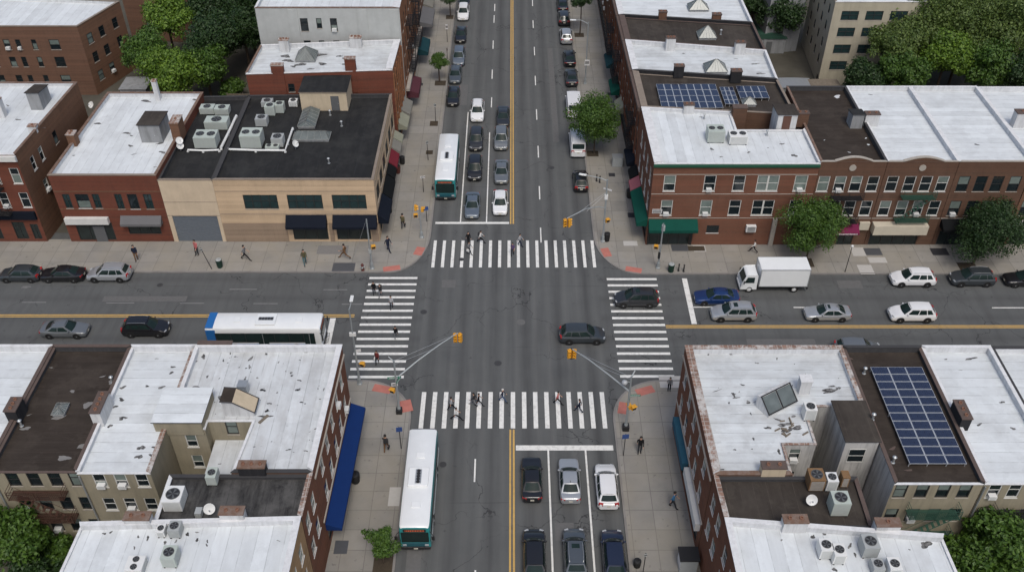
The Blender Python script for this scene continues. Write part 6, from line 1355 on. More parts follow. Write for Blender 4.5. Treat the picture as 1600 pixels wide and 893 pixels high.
gs = 'traffic signals at the crossing'
def rel(t, p): return (p[0] - t.location.x, p[1] - t.location.y, p[2] - t.location.z)
t = post('signal pole with guy wire in front of the tan corner building', -15.6, 2.9, 6.75, group=gs); ped_signal(t, (.42, -.1, 3.1), .3); wire(t, (0, 0, 6.7), (-2.0, .3, 1.2)); mb = MB(); mb.box(-.15, .15, -.15, .15, 2.2, 2.7); mb.build('control_box', M['grey_metal'], t)
t = post('short signal post with stacked yellow heads by the far left crosswalk corner', -10.5, 8.7, 4.4, .09, .06, group=gs); signal_head(t, loc=(-.45, 0, 4.5), rz=pi / 2, n=2); ped_signal(t, (-.5, -.05, 3.15), .2); ped_signal(t, (.32, .05, 3.9), 1.5)
mb = MB(); mb.tube([(-.45, 0, 4.0), (.35, 0, 4.0)], .03, 6); mb.build('bracket', M['pole'], t)
t = post('tall signal pole with curved mast arm and street lamp at the right far corner', 10.5, 7.9, 8.5, .13, .08, group=gs)
tip = rel(t, at(886, 341, 6.0)); arm(t, [(0, 0, 4.7), (-.8, -.4, 5.15), (-2.3, -1.5, 5.65), (tip[0] + .1, tip[1] + .05, 5.9), tip], .075, .05); wire(t, (0, 0, 6.9), (tip[0] * .75, tip[1] * .75, 5.8)); wire(t, (0, 0, 6.7), (tip[0] * .5, tip[1] * .5, 5.5))
l = rel(t, at(915, 274, 8.7)); arm(t, [(0, 0, 8.3), (-.6, .2, 8.5), (l[0] * .7, l[1] * .7, 8.6), (l[0], l[1], 8.62)], .05, .04, name='lamp_arm'); cobra(t, (l[0], l[1], 8.62), (l[0], l[1]))
signal_head(t, loc=(tip[0] - .2, tip[1], tip[2] - .12), rz=.2); signal_head(t, loc=(tip[0] + .24, tip[1] + .05, tip[2] - .12), rz=2.0); ped_signal(t, (.35, 0, 3.0), .4); mb = MB(); mb.box(-.18, .18, -.14, .14, 5.9, 6.5); mb.build('control_box', M['white_metal'], t); sign(t, (.1, 0, 7.2), 1.0, .2, -.5, 'sign_white', glyph=False)
t = post('signal pole with yellow head in front of the green awning shop', 16.3, 3.0, 6.1, group=gs); ped_signal(t, (-.5, -.05, 3.0), -.2); signal_head(t, loc=(.1, .3, 5.6), rz=pi, colour='grey_metal', n=2); mb = MB(); mb.tube([(0, 0, 3.2), (-.5, 0, 3.2)], .03, 6); mb.build('bracket', M['pole'], t); mb = MB(); mb.box(-.2, .02, -.3, -.05, 1.5, 2.3); mb.build('control_box', M['dark_metal'], t)
t = post('tall thin lamp pole with yellow signal by the brick wall, left near corner', -14.8, -15.0, 9.6, .12, .06, group=gs); ped_signal(t, (.55, -.1, 2.75), -.3); mb = MB(); mb.tube([(0, 0, 3), (.5, 0, 3)], .03, 6); mb.build('bracket', M['pole'], t); arm(t, [(0, 0, 9.5), (.1, .5, 9.75), (.1, .9, 9.8)], .04, .035, name='lamp_arm'); cobra(t, (.1, .9, 9.8), (0, 1)); mb = MB(); mb.box(-.3, .3, -.08, .08, 6.3, 6.7); mb.build('control_box', M['white_metal'], t)
sign(t, (.25, 0, 4.4), .6, .35, .2, 'sign_white', glyph=False)
t = post('signal pole with long mast arm at the left near corner', -10.6, -18.8, 6.8, .13, .08, group=gs); tip = rel(t, at(715, 520, 6.1))
arm(t, [(0, 0, 4.5), (tip[0] * .35, tip[1] * .35, 5.25), (tip[0] * .7, tip[1] * .7, 5.75), tip], .085, .05); wire(t, (0, 0, 6.75), (tip[0] * .93, tip[1] * .93, tip[2] + .02)); wire(t, (0, 0, 6.3), (tip[0] * .6, tip[1] * .6, 5.65))
signal_head(t, loc=(tip[0] - .25, tip[1], tip[2] - .1), rz=.1); signal_head(t, loc=(tip[0] + .22, tip[1] + .02, tip[2] - .1), rz=-.5); ped_signal(t, (-.42, 0, 3.0), -.4); sign(t, (-.2, .05, 4.55), 1.1, .28, .1, 'sign_green'); sign(t, (.25, .1, 4.25), .9, .25, 1.2, 'sign_green'); sign(t, (-.15, -.08, 3.85), .6, .4, .1, 'sign_white'); arm(t, [(0, 0, 6.7), (-.5, .3, 7.0)], .06, .05, name='camera_arm')
mb = MB(); mb.box(-.28, .28, -.28, .28, 0, .55); mb.build('base_cover', M['dark_metal'], t, bevel=.05)
t = post('signal pole with long mast arm and white globe lamp at the right near corner', 10.5, -20.9, 6.9, .13, .08, group=gs); tip = rel(t, at(894, 545, 6.1))
arm(t, [(0, 0, 5.0), (tip[0] * .35, tip[1] * .35, 5.5), (tip[0] * .7, tip[1] * .7, 5.9), tip], .085, .05); wire(t, (0, 0, 6.8), (tip[0] * .9, tip[1] * .9, tip[2])); wire(t, (0, 0, 6.5), (tip[0] * .55, tip[1] * .55, 5.8))
signal_head(t, loc=(tip[0] - .24, tip[1], tip[2] - .1), rz=.3); signal_head(t, loc=(tip[0] + .24, tip[1], tip[2] - .1), rz=-.2); signal_head(t, loc=(tip[0], tip[1] + .2, tip[2] - .35), rz=pi, colour='black'); ped_signal(t, (.5, 0, 2.95), .5); ped_signal(t, (.15, .15, 2.95), -1.2); sign(t, (.5, 0, 4.5), 1.0, .25, .05, 'sign_green'); sign(t, (.1, .1, 4.1), .5, .2, 1.2, 'sign_green')
mb = MB(); mb.lathe([(.05, 6.05), (.24, 6.1), (.28, 6.2), (.22, 6.36), (.05, 6.42)], 14, c=(-.55, -.05, 0)); g0 = mb.build('globe_lamp', M['head'], t, smooth=60); arm(t, [(0, 0, 6.2), (-.35, 0, 6.25)], .03, .03, name='lamp_arm'); arm(t, [(0, 0, 6.8), (.35, .5, 7.15)], .08, .06, name='camera_arm')
mb = MB(); mb.box(-.3, .3, -.3, .3, 0, .6); mb.build('base_cover', M['dark_metal'], t, bevel=.05)
t = post('thin dark lamp post with small white head by the box truck', 37.0, 2.3, 3.5, .05, .035, False, 'lamp_post', 'lamp post', 'dark_metal'); mb = MB(); mb.lathe([(.04, 3.4), (.15, 3.5), (.17, 3.62), (.05, 3.74)], 10); mb.build('lamp_head', M['white_metal'], t)
t = post('tall street lamp on the right pavement beyond the white vans', 10.7, 46.1, 9.5, .11, .07, True, 'street_lamp', 'street lamp'); l = rel(t, at(899, 33, 9.7)); arm(t, [(0, 0, 9.2), (-.5, .05, 9.5), (l[0] * .6, l[1] * .6, 9.75), (l[0], l[1], 9.7)], .05, .04, name='lamp_arm'); cobra(t, (l[0], l[1], 9.7), (l[0], l[1])); sign(t, (.1, -.13, 3.4), .75, .9, 0, 'sign_white', 'parking_sign')
gp = 'thin sign posts on the pavements'
def signpost(label, b, H, plate=None, group=gp, lean=0.):
    x, y, _ = at(*b, .13); t = post(label, x, y, H, .04, .035, False, 'sign_post', 'sign post', 'dark_metal', group)
    if plate: sign(t, (0, -.05, H - plate[1] / 2 - .03), plate[0], plate[1], .15, plate[2], 'sign_plate', plate[2] != 'sign_blue'); 
    t.rotation_euler = (0, lean, 0); return t
signpost('thin black post beside the green bin at the left kerb', (331, 420), 3.0, (.2, .35, 'grey_metal'), lean=-.22)
signpost('bare post in the grassy pit, left pavement past the far bus', (681, 190), 2.8, (.3, .45, 'grey_metal')); signpost('post in the second grassy pit behind the far bus', (669, 250), 2.9, (.3, .4, 'grey_metal'))
signpost('post with two signs near the white car, far left pavement', (699, 66), 3.0, (.35, .8, 'sign_white')); signpost('dark post at the bottom edge on the right pavement', (1004, 898), 3.0, (.25, .35, 'grey_metal'))
signpost('dark post with blue bus stop sign beside the near bus', (627, 700), 2.9, (.55, .55, 'sign_blue')); signpost('dark post with blue bus stop sign by the near right signal pole', (974, 711), 2.9, (.6, .55, 'sign_blue')); signpost('post with blue bus stop sign at the front of the far bus', (667, 346), 2.2, (.55, .5, 'sign_blue')); signpost('post with white sign between the far bus and the awnings', (662, 300), 2.4, (.6, .3, 'sign_white'))
signpost('short brown post near the small far left tree', (699, 92), 1.8, (.12, .5, 'rust_iron'))
def litter_bin(label, px, py, mat='bin_green', r=.33, h=1.0, lid=True, group='litter bins on the pavements'):
    x, y, _ = at(px, py, .13); t = thing('litter_bin', label, 'bin', (x, y, .13), group=group); mb = MB(); mb.lathe([(r * .8, 0), (r, h), (r * 1.06, h), (r * 1.06, h + .05), (r * .9, h + .05), (r * .8, h * .5)], 16); mb.build('drum', M[mat], t, smooth=40)
    sb = MB()
    for k in range(16): a = 2 * pi * k / 16; sb.tube([(r * .84 * cos(a), r * .84 * sin(a), .05), (r * 1.02 * cos(a), r * 1.02 * sin(a), h - .03)], .018, 4)
    sb.build('slats', M[mat], t)
    if lid: lb = MB(); lb.lathe([(r * 1.0, h + .04), (r * .9, h + .1), (r * .45, h + .13), (r * .42, h + .06)], 16); lb.build('lid', M['grey_metal' if mat == 'bin_green' else 'black'], t, smooth=40)
litter_bin('green litter bin beside the thin black post on the left pavement', 344, 417); litter_bin('dark green litter bin beside two bollards under the corner shop', 1048, 424); litter_bin('black bin at the foot of the tall far right signal pole', 948, 376, 'black'); litter_bin('black bin by the red awning behind the far bus', 629, 256, 'black'); litter_bin('dark red bin just in front of the black bin by the awnings', 622, 270, 'hyd'); litter_bin('black bin against the tan wall at the navy corner awning', 609, 332, 'black', .3, 1.1); litter_bin('black bin under the pink and green awnings', 984, 308, 'black', .45, 1.0); litter_bin('black bin against the wall halfway along the blue awning', 556, 752, 'black', .4, 1.0); litter_bin('black waste bin at the bottom of the right pavement', 995, 884, 'black', .3, .7)
def bollard(label, px, py):
    x, y, _ = at(px, py, .13); mb = MB(); mb.lathe([(.13, 0), (.13, .04), (.075, .06), (.07, .85), (.1, .87), (.09, .95), (.04, 1.0)], 12); o = mb.build('bollard', M['black'], smooth=40); o.location = (x, y, .13); tag(o, label, 'bollard', 'black bollards')
bollard('left one of two black bollards beside the dark green bin', 1060, 423); bollard('right one of two black bollards beside the dark green bin', 1068, 424); bollard('black bollard on the kerb ahead of the parked black hatchback, left one', 932, 283); bollard('black bollard on the kerb ahead of the parked black hatchback, right one', 937, 285)
def hydrant(label, px, py):
    x, y, _ = at(px, py, .13); t = thing('fire_hydrant', label, 'fire hydrant', (x, y, .13)); mb = MB(); mb.lathe([(.2, 0), (.2, .06), (.14, .08), (.13, .62), (.18, .64), (.18, .70), (.13, .84), (.05, .92), (.05, .98)], 14); mb.build('barrel', M['hyd'], t, smooth=40)
    for a, l in ((0, .26), (pi, .26), (-pi / 2, .3)): nb = MB(); d = Vector((cos(a), sin(a), 0)); nb.tube([d * .1 + Vector((0, 0, .5)), d * l + Vector((0, 0, .5))], .085, 8); nb.build('nozzle', M['grey_metal'], t)
hydrant('dark red fire hydrant beside the guyed signal pole', 567, 422)
x, y, _ = at(1073, 884, .13); t = thing('newspaper_kiosk', 'grey metal kiosk box by the wall at the bottom of the right pavement', 'kiosk', (x, y, .13)); mb = MB(); mb.box(-.7, .7, -.6, .6, 0, 1.6); mb.build('cabinet', M['grey_metal'], t, bevel=.03); mb = MB(); mb.box(-.8, .8, -.7, .7, 1.602, 1.72); mb.build('roof', M['dark_metal'], t, bevel=.02); mb = MB(); mb.box(-.72, -.701, -.5, .5, .5, 1.45); mb.build('display_panel', M['sign_white'], t)
x, y, _ = at(964, 258, .13); t = thing('pavement_cabinet', 'pale utility cabinet on the right pavement beside the big tree', 'cabinet', (x, y, .13)); mb = MB(); mb.box(-.65, .65, -.45, .45, 0, 1.35); mb.build('cabinet', M['grey_metal'], t, bevel=.03); mb = MB(); mb.box(-.7, .7, -.5, .5, 1.352, 1.42); mb.build('lid', M['galv'], t, bevel=.02)
# yards behind the houses: fences, sheds, decks
def fence(label, a, b_, h=1.9, mat='dark_metal'):
    a, b_ = Vector(a), Vector(b_); L = (b_ - a).length; d = (b_ - a) / L; t = thing('yard_fence', label, 'fence', (a.x, a.y, 0), math.atan2(d.y, d.x)); mb = MB(); u = 0
    while u < L - .1: mb.box(u + .01, min(L, u + .19), -.015, .015, .05, h); u += .2
    mb.build('boards', M[mat], t); n = int(L / 2.4) + 1
    for k in range(n + 1): pb = MB(); pb.box(L * k / n - .05, L * k / n + .05, .016, .12, 0, h + .08); pb.build('post', M[mat], t)
fence('dark wooden fence across the yard behind the white roof house', (33.2, 37), (44.0, 37)); fence('dark fence running up to the cream apartment building', (41.5, 27), (44.2, 45.5)); fence('grey fence of the yard left of the red brick house', (-40, 40), (-33.3, 40), 1.8, 'wood'); fence('fence behind the brick building under the trees', (-52, 33), (-41, 33), 1.8, 'wood')
def shed(label, x, y, w, d, h, rm, wm='bulk_grey', rise=.5):
    t = thing('shed', label, 'shed', (x, y, 0)); mb = MB(); mb.box(-w / 2, w / 2, -d / 2, d / 2, 0, h); mb.build('wall', M[wm], t); mb = MB(); n = 8; pts = [(-w / 2 - .15 + (w + .3) * k / n, h + .01 + rise * sin(pi * k / n)) for k in range(n + 1)]
    for (xa, za), (xb_, zb_) in zip(pts, pts[1:]): mb.quad((xa, -d / 2 - .15, za), (xb_, -d / 2 - .15, zb_), (xb_, d / 2 + .15, zb_), (xa, d / 2 + .15, za))
    for yy in (-d / 2 - .15, d / 2 + .15): mb.quad(*[(a, yy, c) for a, c in pts], (w / 2 + .15, yy, h - .05), (-w / 2 - .15, yy, h - .05))
    mb.build('roof', M[rm], t); db = MB(); db.box(-.45, .45, -d / 2 - .04, -d / 2 - .005, .05, 1.95); db.build('door', M['door_grey'], t)
x, y, _ = at(1193, 45, 2.8); shed('long shed with rounded dark green roof behind the right avenue houses', x + .5, y, 5.0, 5.5, 2.5, 'green_iron', rise=.9); x, y, _ = at(212, 128, 2.5); shed('low shed with flat pale roof under the bright tree', x, y, 3.6, 3.4, 2.3, 'bulk_grey', rise=.05)
x, y, _ = at(1238, 128, 3.0); shed('grey metal roofed yard shed behind the rowhouses', x, y, 5.2, 2.6, 2.8, 'galv', rise=.1); x, y, _ = at(1288, 130, 3.0); shed('yard shed with weathered wooden roof beside the grey one', x, y, 4.2, 2.6, 2.8, 'wood', rise=.1)
# ------------------------------------------------------------------ trees
def leafmat(name, dark, paler):
    g = G(name); r = g.n("ShaderNodeNewGeometry", out=8)
    info = g.n("ShaderNodeTexCoord", out=3); f = g.noise(info, .55, 3)
    col = g.mix(r, dark, paler); col = g.mix(g.math('MULTIPLY', f, .45), col, tuple(x * .55 for x in dark))  # each leaf gets a random tone between the two greens
    d = g.n("ShaderNodeBsdfPrincipled", {'Base Color': col, 'Roughness': .55}); t = g.n("ShaderNodeBsdfTranslucent", {'Color': col})
    m = g.n("ShaderNodeMixShader", {0: .25, 1: d, 2: t}); g.n("ShaderNodeOutputMaterial", {'Surface': m}); return g.m
M['leaf'] = leafmat("leaf_green", (0.0374, 0.0905, 0.0128), (0.1061, 0.1987, 0.024)); M['leaf_bright'] = leafmat("leaf_bright_green", (0.0649, 0.1399, 0.0133), (0.1957, 0.3149, 0.0299)); M['leaf_dark'] = leafmat("leaf_dark_green", (0.0156, 0.043, 0.011), (0.0439, 0.0935, 0.0204)); M['leaf_olive'] = leafmat("leaf_olive_green", (0.0592, 0.1058, 0.0209), (0.1561, 0.2218, 0.048))
M['bark'] = plain("bark", (.075, .058, .045), .95, var=.4, scale=5)
def tree(label, x, y, h, r, leaf='leaf', n=3600, seed=1, lean=(0, 0), squash=.8, size=.17, name='street_tree', group=None, z=.13, trunk=.12, clumps=34):
    rn = random.Random(seed); t = thing(name, label, 'tree', (x, y, z), group=group)
    rz_ = min(r * squash, h * .46); cz = h - rz_; cx, cy = lean
    mb = MB(); top = Vector((cx * .8, cy * .8, cz)); fork = Vector((cx * .4, cy * .4, max(1.0, cz - rz_ * .75)))
    mb.tube([(0, 0, -.1), (0, 0, .25), tuple(fork * .5 + Vector((rn.uniform(-.06, .06), rn.uniform(-.06, .06), 0))), tuple(fork)], trunk, 8, r1=trunk * .65)
    mb.build('trunk', M['bark'], t, smooth=60)
    C_ = []; n = int(n * 2.1); size = size * .68
    for k in range(clumps):
        for _ in range(40):
            u = Vector((rn.gauss(0, 1), rn.gauss(0, 1), rn.gauss(0, 1))).normalized() * (rn.random() ** .45)
            if u.z < -.75: continue
            break
        q = rn.uniform(.70, 1.14); C_.append((Vector((cx + u.x * r * q * .83, cy + u.y * r * q * .83, cz + u.z * rz_ * q * .86)), r * rn.uniform(.14, .38), u))
    lb = MB()
    for k in range(9):
        c = C_[k * len(C_) // 9][0]; mid = (fork + c) / 2 + Vector((0, 0, -.12 * r)); lb.tube([tuple(fork - Vector((0, 0, .2))), tuple(mid), tuple(c)], trunk * .42, 5, r1=.015)
    lb.build('limbs', M['bark'], t)
    V = []; F_ = []
    tot = sum(c[1] ** 2 for c in C_)
    for c, cr, u in C_:
        m = int(n * cr * cr / tot)
        for _ in range(m):
            d = Vector((rn.gauss(0, 1), rn.gauss(0, 1), rn.gauss(0, 1) * .85)).normalized(); p = c + d * cr * (rn.random() ** .35) * rn.uniform(.8, 1.15)
            nrm = (d + Vector((rn.gauss(0, .5), rn.gauss(0, .5), rn.gauss(.35, .5)))).normalized(); a = nrm.cross(Vector((rn.gauss(0, 1), rn.gauss(0, 1), rn.gauss(0, 1)))).normalized(); b2 = nrm.cross(a); s = size * rn.uniform(.6, 1.35); w = s * rn.uniform(.45, .75)
            i = len(V); V += [p - a * s, p + b2 * w + nrm * s * .15, p + a * s, p - b2 * w + nrm * s * .15]; F_.append((i, i + 1, i + 2, i + 3))
    me = bpy.data.meshes.new('crown'); me.from_pydata([tuple(v) for v in V], [], F_); me.materials.append(M[leaf]); o = bpy.data.objects.new('crown', me); COL.objects.link(o); o.parent = t
    return t
g1_ = 'street trees in pavement pits'
def tr(label, b, h, r, **k): x, y, _ = at(*b, .13); return tree(label, x, y, h, r, **k)
tr('small round tree on the far left pavement', (687, 128), 4.9, 1.75, n=2600, seed=1, size=.13, group=g1_); tr('tree on the far right pavement under the lamp arm', (906, 55), 8.0, 2.3, n=3600, seed=2, size=.16, group=g1_, leaf='leaf_dark', clumps=44); tr('largest kerb tree beside the two white vans', (928, 240), 8.4, 3.8, n=10000, seed=3, size=.17, group=g1_, clumps=70, squash=.85)
tr('broad tree in front of the arched dark roof rowhouse, behind the box truck', (1260, 404), 7.6, 4.15, n=11500, seed=4, size=.16, group=g1_, leaf='leaf', clumps=72, squash=.75); tr('broad dense tree over the dark grey parked suv', (1520, 412), 8.0, 4.6, n=13000, seed=5, size=.16, group=g1_, leaf='leaf_dark', lean=(1.0, 0), clumps=84, squash=.75); tr('little young tree beside the near bus at the bottom', (600, 880), 5.2, 1.5, n=3600, seed=9, size=.13, group=g1_, clumps=34, trunk=.07, squash=1.45); tr('tree at the top edge of the left pavement', (704, 27), 5.5, 1.9, n=2600, seed=7, size=.14, group=g1_, leaf='leaf_dark')
g2_ = 'yard trees behind the houses'
def yt(label, px, py, zc, r, leaf, seed, n=6500, sq=.8): 
    x, y, _ = at(px, py, zc); h = zc + r * sq * .9; return tree(label, x, y, h, r, leaf, n, seed, squash=sq, size=.26, name='yard_tree', group=g2_, z=0, trunk=.25, clumps=80)
yt('bright green tree nearest behind the brick building', 268, 106, 6.5, 4.3, 'leaf_bright', 11, 7500); yt('green tree right of the nearest bright one', 318, 96, 6.0, 3.8, 'leaf', 12); yt('green tree left behind the bright tree beside the apartment block', 226, 74, 6.5, 3.8, 'leaf', 13); yt('tall dark tree in the middle of the yard', 330, 52, 8.5, 4.6, 'leaf_dark', 14, 7500); yt('dark tree beside the grey apartment wall', 378, 42, 7.0, 3.8, 'leaf_dark', 15); yt('bright tree near the top edge left of the yard', 258, 22, 8.5, 4.2, 'leaf_bright', 16); yt('dark tree at the top edge above the yard', 322, 8, 8, 4.6, 'leaf_dark', 17); yt('dark tree at the top edge by the grey apartment building', 385, 4, 8, 4.2, 'leaf_dark', 18); yt('low green bush by the yard fence', 362, 136, 1.6, 1.9, 'leaf', 19, 2400)
yt('dark tree behind the green roofed shed', 1218, 12, 6.5, 4.0, 'leaf_dark', 21); yt('dark tree at the top edge beside the cream apartments', 1180, -4, 7, 3.6, 'leaf_dark', 22); yt('dark tree at the foot of the cream apartment building', 1352, 118, 4.8, 3.4, 'leaf_dark', 23); yt('olive tree in front of the cream apartment windows', 1398, 62, 8.5, 4.2, 'leaf_olive', 24); yt('dark green tree beside the olive one', 1412, 112, 6, 3.8, 'leaf', 25); yt('olive green tree at the top edge', 1440, 26, 10, 6.0, 'leaf_olive', 26, 10500); yt('bright green tree between olive ones', 1482, 78, 7.5, 4.4, 'leaf_bright', 27, 7500); yt('olive tree near the right end of the top edge', 1515, 30, 10, 6.2, 'leaf_olive', 28, 10500); yt('green tree behind the right white roof', 1545, 98, 6.5, 4.2, 'leaf', 29); yt('green tree in the top right corner', 1595, 34, 10, 6.0, 'leaf_olive', 30, 10000); yt('dark tree at the right edge behind the white roof', 1602, 112, 6, 3.8, 'leaf_dark', 31)
yt('green tree in the bottom left corner yard', 18, 838, 5.0, 2.8, 'leaf', 41, 5500); yt('dark bush behind the rusty fire escape house', 84, 862, 2.2, 2.0, 'leaf', 42, 2600); yt('dark bush beside the bottom left white roof', 52, 892, 3.0, 2.2, 'leaf_dark', 43, 2600); yt('green bush low in the bottom left yard', 108, 838, 1.4, 1.5, 'leaf', 44, 1500)
yt('big green tree in the bottom right corner', 1568, 842, 6.0, 3.0, 'leaf', 45, 7000); yt('green tree just left of the bottom right corner tree', 1520, 872, 4.6, 2.4, 'leaf', 46, 4500); yt('small dark bush under the bottom right trees', 1500, 818, 2.0, 1.6, 'leaf_dark', 47, 1600)
yt('olive tree topmost at the right, behind the other olive trees', 1475, -6, 10, 6.0, 'leaf_olive', 32, 9000); yt('olive tree topmost in the far right corner', 1560, -8, 10, 6.0, 'leaf_olive', 33, 9000)
# ------------------------------------------------------------------ people
SKIN = dict(a=plain("skin_light", (.45, .27, .19), .6), b=plain("skin_brown", (.19, .105, .07), .6))
CL = {}
def cloth(n, c): CL[n] = plain("cloth_" + n, c, .9, var=.18, scale=6); return CL[n]
for n, c in dict(navy=(.018, .024, .045), black=(.012, .012, .014), white=(.62, .62, .61), grey=(.17, .175, .185), lightgrey=(.36, .37, .39), pink=(.42, .13, .13), tan=(.20, .14, .09), brown=(.15, .085, .045), olive=(.10, .09, .05), teal=(.07, .14, .15), blue=(.05, .15, .28), denim=(.045, .075, .14), red=(.14, .03, .03), purple=(.10, .07, .15), charcoal=(.035, .036, .04)).items(): cloth(n, c)
HAIR = plain("dark_hair", (.014, .011, .010), .7); CAP = plain("pale_cap", (.55, .55, .53), .8)
def person(label, px, py, heading, shirt, legs, z=.13, phase=1., stride=.48, skin='a', hair=HAIR, long_sleeve=True, height=1.74, arms=(.45, -.45), lean=0., bent=(.3, .3), extra=None):
    """one continuous skinned body; forward is +Y, heading as for the cars"""
    x, y, _ = at(px, py, z); t = thing('person', label, 'person', (x, y, z), R(heading), 'people on foot'); S = height / 1.74
    V = []; E_ = []; Rr = []; Mt = []
    def v(p, r, par=None, m=0):
        V.append(Vector(p) * S); Rr.append(r * S); Mt.append(m)
        if par is not None: E_.append((par, len(V) - 1))
        return len(V) - 1
    hp = .93 - .10 * abs(stride) ** 2
    pel = v((0, 0, hp), .135, None, 1); sp = v((0, .01 + lean * .2, hp + .2), .125, pel, 0); ch = v((0, .02 + lean * .5, hp + .40), .15, sp, 0); nk = v((0, .025 + lean * .7, hp + .56), .055, ch, 2); h0 = v((0, .04 + lean * .75, hp + .65), .085, nk, 2); h1 = v((0, .045 + lean * .78, hp + .74), .098, h0, 2); v((0, .035 + lean * .78, hp + .815), .06, h1, 2); v((0, .145 + lean * .78, hp + .685), .016, h0, 2)
    for s, ph in ((1, phase), (-1, -phase)):
        a = ph * stride; hipx = .095 * s
        hi = v((hipx, 0, hp - .06), .098, pel, 1); kb = .12 if ph < 0 else .05
        kn = v((hipx * 1.02, sin(a) * .42 + kb, hp - .06 - cos(a) * .41), .066, hi, 1)
        bk = a - (.55 * abs(stride) if ph < 0 else .12); an = v((hipx, V[kn].y / S + sin(bk) * .42, max(.09, hp - .47 - cos(bk) * .40)), .046, kn, 1); zf = V[an].z / S
        to = v((hipx * 1.1, V[an].y / S + .17, max(.045, zf - .05 - (.05 if ph < 0 else 0))), .04, an, 3)
        sh = v((.175 * s, .015 + lean * .55, hp + .455), .062, ch, 0); aa = -ph * arms[0 if s > 0 else 1] * (1 if s > 0 else -1); be = bent[0 if s > 0 else 1]
        el = v((.225 * s, lean * .5 + sin(aa) * .28, hp + .455 - cos(aa) * .28), .046, sh, 0); ab = aa + be
        wr_ = v((.215 * s, V[el].y / S + sin(ab) * .25, V[el].z / S - cos(ab) * .25), .032, el, 0 if long_sleeve else 2); dv = Vector((0, sin(ab + .15), -cos(ab + .15)))
        pm = v(Vector(V[wr_]) / S + dv * .08, .034, wr_, 2); sidev = Vector((0, cos(ab), sin(ab)))
        for q, (off, ln) in enumerate(((-.028, .062), (-.009, .075), (.010, .08), (.029, .07))):
            f0 = v(Vector(V[pm]) / S + dv * .035 + sidev * off, .0095, pm, 2); v(Vector(V[f0]) / S + dv * ln * .8 + Vector((-s * .025, 0, 0)), .0085, f0, 2)
        v(Vector(V[pm]) / S + sidev * .05 + dv * .02 + Vector((-s * .015, 0, 0)), .0105, pm, 2)
    zm = min(V[i].z - Rr[i] for i in range(len(V))) ; V = [p - Vector((0, 0, zm)) for p in V]
    me = bpy.data.meshes.new('body_cage'); me.from_pydata([tuple(p) for p in V], E_, []); o = bpy.data.objects.new('body_cage', me); COL.objects.link(o)
    md = o.modifiers.new('skin', 'SKIN'); md.use_smooth_shade = True
    for i, sv in enumerate(me.skin_vertices[0].data): sv.radius = (Rr[i] * (1.18 if i in (1, 2) else 1), Rr[i] * (.82 if i in (0, 1, 2) else 1)); sv.use_root = i == 0
    sb = o.modifiers.new('subsurf', 'SUBSURF'); sb.levels = 1; sb.render_levels = 1
    dg = bpy.context.evaluated_depsgraph_get(); me2 = bpy.data.meshes.new_from_object(o.evaluated_get(dg)); bpy.data.objects.remove(o); bpy.data.meshes.remove(me)
    me2.name = 'body'; me2.materials.clear()
    for m_ in (CL[shirt], CL[legs], SKIN[skin], CL['black']): me2.materials.append(m_)
    segs = [(V[a], V[c], Mt[c], min(Rr[a], Rr[c])) for a, c in E_]
    for p in me2.polygons:
        c = p.center; best = 9; mi = 0
        for a, d, m_, r in segs:
            l = d - a; k = max(0, min(1, (c - a).dot(l) / max(1e-9, l.length_squared))); dd = (c - a - l * k).length - r
            if dd < best: best = dd; mi = m_
        p.material_index = mi
    b = bpy.data.objects.new('body', me2); COL.objects.link(b); b.parent = t
    hb = MB(); c = V[5]; r = .108 * S; i = 0; n, m_ = 12, 6
    for q in range(m_ + 1):
        th = (q / m_) * pi * .62
        for k in range(n):
            a = 2 * pi * k / n; fr = max(0, sin(a)); hb.v.append((c.x + r * sin(th) * cos(a), c.y - .012 * S + r * sin(th) * sin(a) * 1.05, c.z + r * cos(th) * 1.08 + (fr * max(0, q - 3) * .030 * S)))
    for q in range(m_):
        for k in range(n): hb.f.append((q * n + k, q * n + (k + 1) % n, (q + 1) * n + (k + 1) % n, (q + 1) * n + k)); hb.m.append(0)
    hb.build('hair' if hair is HAIR else 'cap', hair, t, smooth=60)
    if extra == 'backpack': bb = MB(); c = V[2]; bb.box(-.15, .15, c.y - .32, c.y - .11, c.z - .25, c.z + .16); bb.build('backpack', CL['charcoal'], t, bevel=.05)
    if extra in ('bag', 'white_bag'):
        bb = MB(); bb.box(.17, .30, -.16, .16, .45, .75); bb.tube([(.235, -.1, .75), (.235, 0, .9), (.235, .1, .75)], .01, 5); bb.build('carrier_bag', CL['white' if extra == 'white_bag' else 'charcoal'], t, bevel=.03)
    return t
person('person in a navy jacket and brown trousers outside the grey canopy shop', 214, 406, 200, 'navy', 'brown', stride=.2, height=2.12); person('person in a pink top and dark trousers before the blue shutter', 309, 398, 160, 'pink', 'charcoal', stride=.12, height=2.12); person('person in grey top and black trousers striding right past the green bin', 384, 406, 265, 'grey', 'black', stride=.6, long_sleeve=False, height=2.12)
person('person in olive grey jacket and teal trousers before the navy awning', 477, 413, 200, 'olive', 'teal', stride=.3, height=2.12); person('person in brown clothes hurrying left outside the tan corner building', 540, 404, 85, 'brown', 'brown', stride=.75, bent=(1.0, 1.0), height=2.12); person('person in a navy coat walking past the tan building corner', 607, 392, 230, 'navy', 'navy', stride=.4, height=2.12); person('person in an olive coat walking away up the left pavement', 630, 357, 350, 'olive', 'charcoal', stride=.25, extra='bag', height=2.12)
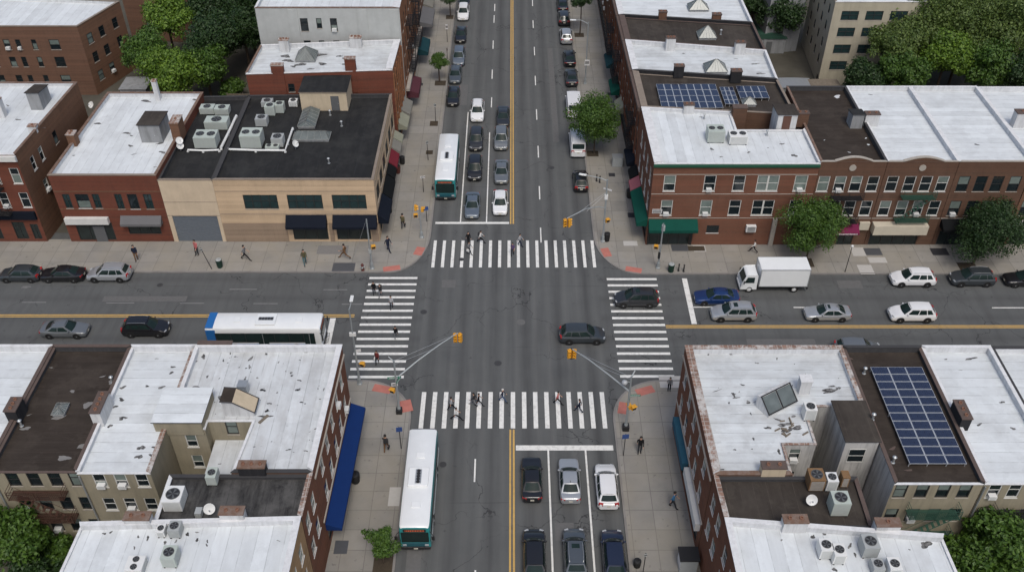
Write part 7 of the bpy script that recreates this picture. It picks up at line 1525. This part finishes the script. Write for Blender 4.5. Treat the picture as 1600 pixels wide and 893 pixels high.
person('person in a white top walking right on the far crosswalk', 751, 379, 265, 'white', 'black', 0, stride=.6, extra='backpack'); person('person in black walking on the far crosswalk, left of the white top', 732, 381, 200, 'black', 'black', 0, stride=.35); person('person in grey with bag closest behind the one in black on the far crosswalk', 733, 396, 240, 'grey', 'black', 0, stride=.5, extra='white_bag'); person('person in a purple grey top in the middle of the far crosswalk', 801, 398, 170, 'purple', 'charcoal', 0, stride=.3, long_sleeve=False); person('person in a grey shirt just beyond the purple top on the far crosswalk', 812, 384, 250, 'lightgrey', 'navy', 0, stride=.4)
person('person in black at the top of the left crosswalk', 585, 459, 190, 'black', 'charcoal', 0, stride=.25); person('person in a dark grey jacket beside the one in black on the left crosswalk', 595, 463, 170, 'charcoal', 'grey', 0, stride=.3, extra='backpack'); person('person in a pale grey jacket on the left crosswalk', 612, 481, 185, 'lightgrey', 'charcoal', 0, stride=.3); person('person in black walking away on the left crosswalk, third from the top', 619, 529, 5, 'black', 'grey', 0, stride=.28); person('person in dark red and black carrying a white bag at the lower left crosswalk', 590, 567, 175, 'red', 'black', 0, stride=.3, extra='white_bag')
person('person in a light grey top on the near crosswalk, first from the left', 705, 640, 300, 'lightgrey', 'black', 0, stride=.5, long_sleeve=False); person('person in a white shirt striding right on the near crosswalk', 713, 656, 275, 'white', 'black', 0, stride=.75, long_sleeve=False); person('person in black walking right in a close pair on the near crosswalk', 748, 634, 280, 'black', 'charcoal', 0, stride=.5); person('person with grey trousers walking left in a close pair on the near crosswalk', 741, 633, 80, 'charcoal', 'grey', 0, stride=.5); person('person with a pale cap and blue jeans on the near crosswalk', 785, 627, 260, 'navy', 'denim', 0, stride=.5, hair=CAP); person('person in a pink and black outfit on the right half of the near crosswalk', 871, 631, 265, 'pink', 'black', 0, stride=.55, long_sleeve=False); person('person in navy clothes rightmost on the near crosswalk', 905, 643, 80, 'navy', 'navy', 0, stride=.5)
person('person in dark brown clothes walking away beside the near bus', 604, 704, 350, 'charcoal', 'brown', stride=.35, extra='bag', height=2.12); person('person in black with grey trousers by the near right signal pole', 999, 706, 175, 'black', 'charcoal', stride=.12, height=2.12); person('person in a blue shirt by the white sign wall on the near right pavement', 1050, 792, 255, 'blue', 'charcoal', stride=.35, long_sleeve=False, height=2.12); person('person in a grey patterned coat standing at the brick corner', 1045, 609, 180, 'grey', 'black', stride=.05); person('person in a white shirt and black trousers passing the brick side wall', 1177, 394, 80, 'white', 'black', stride=.6)
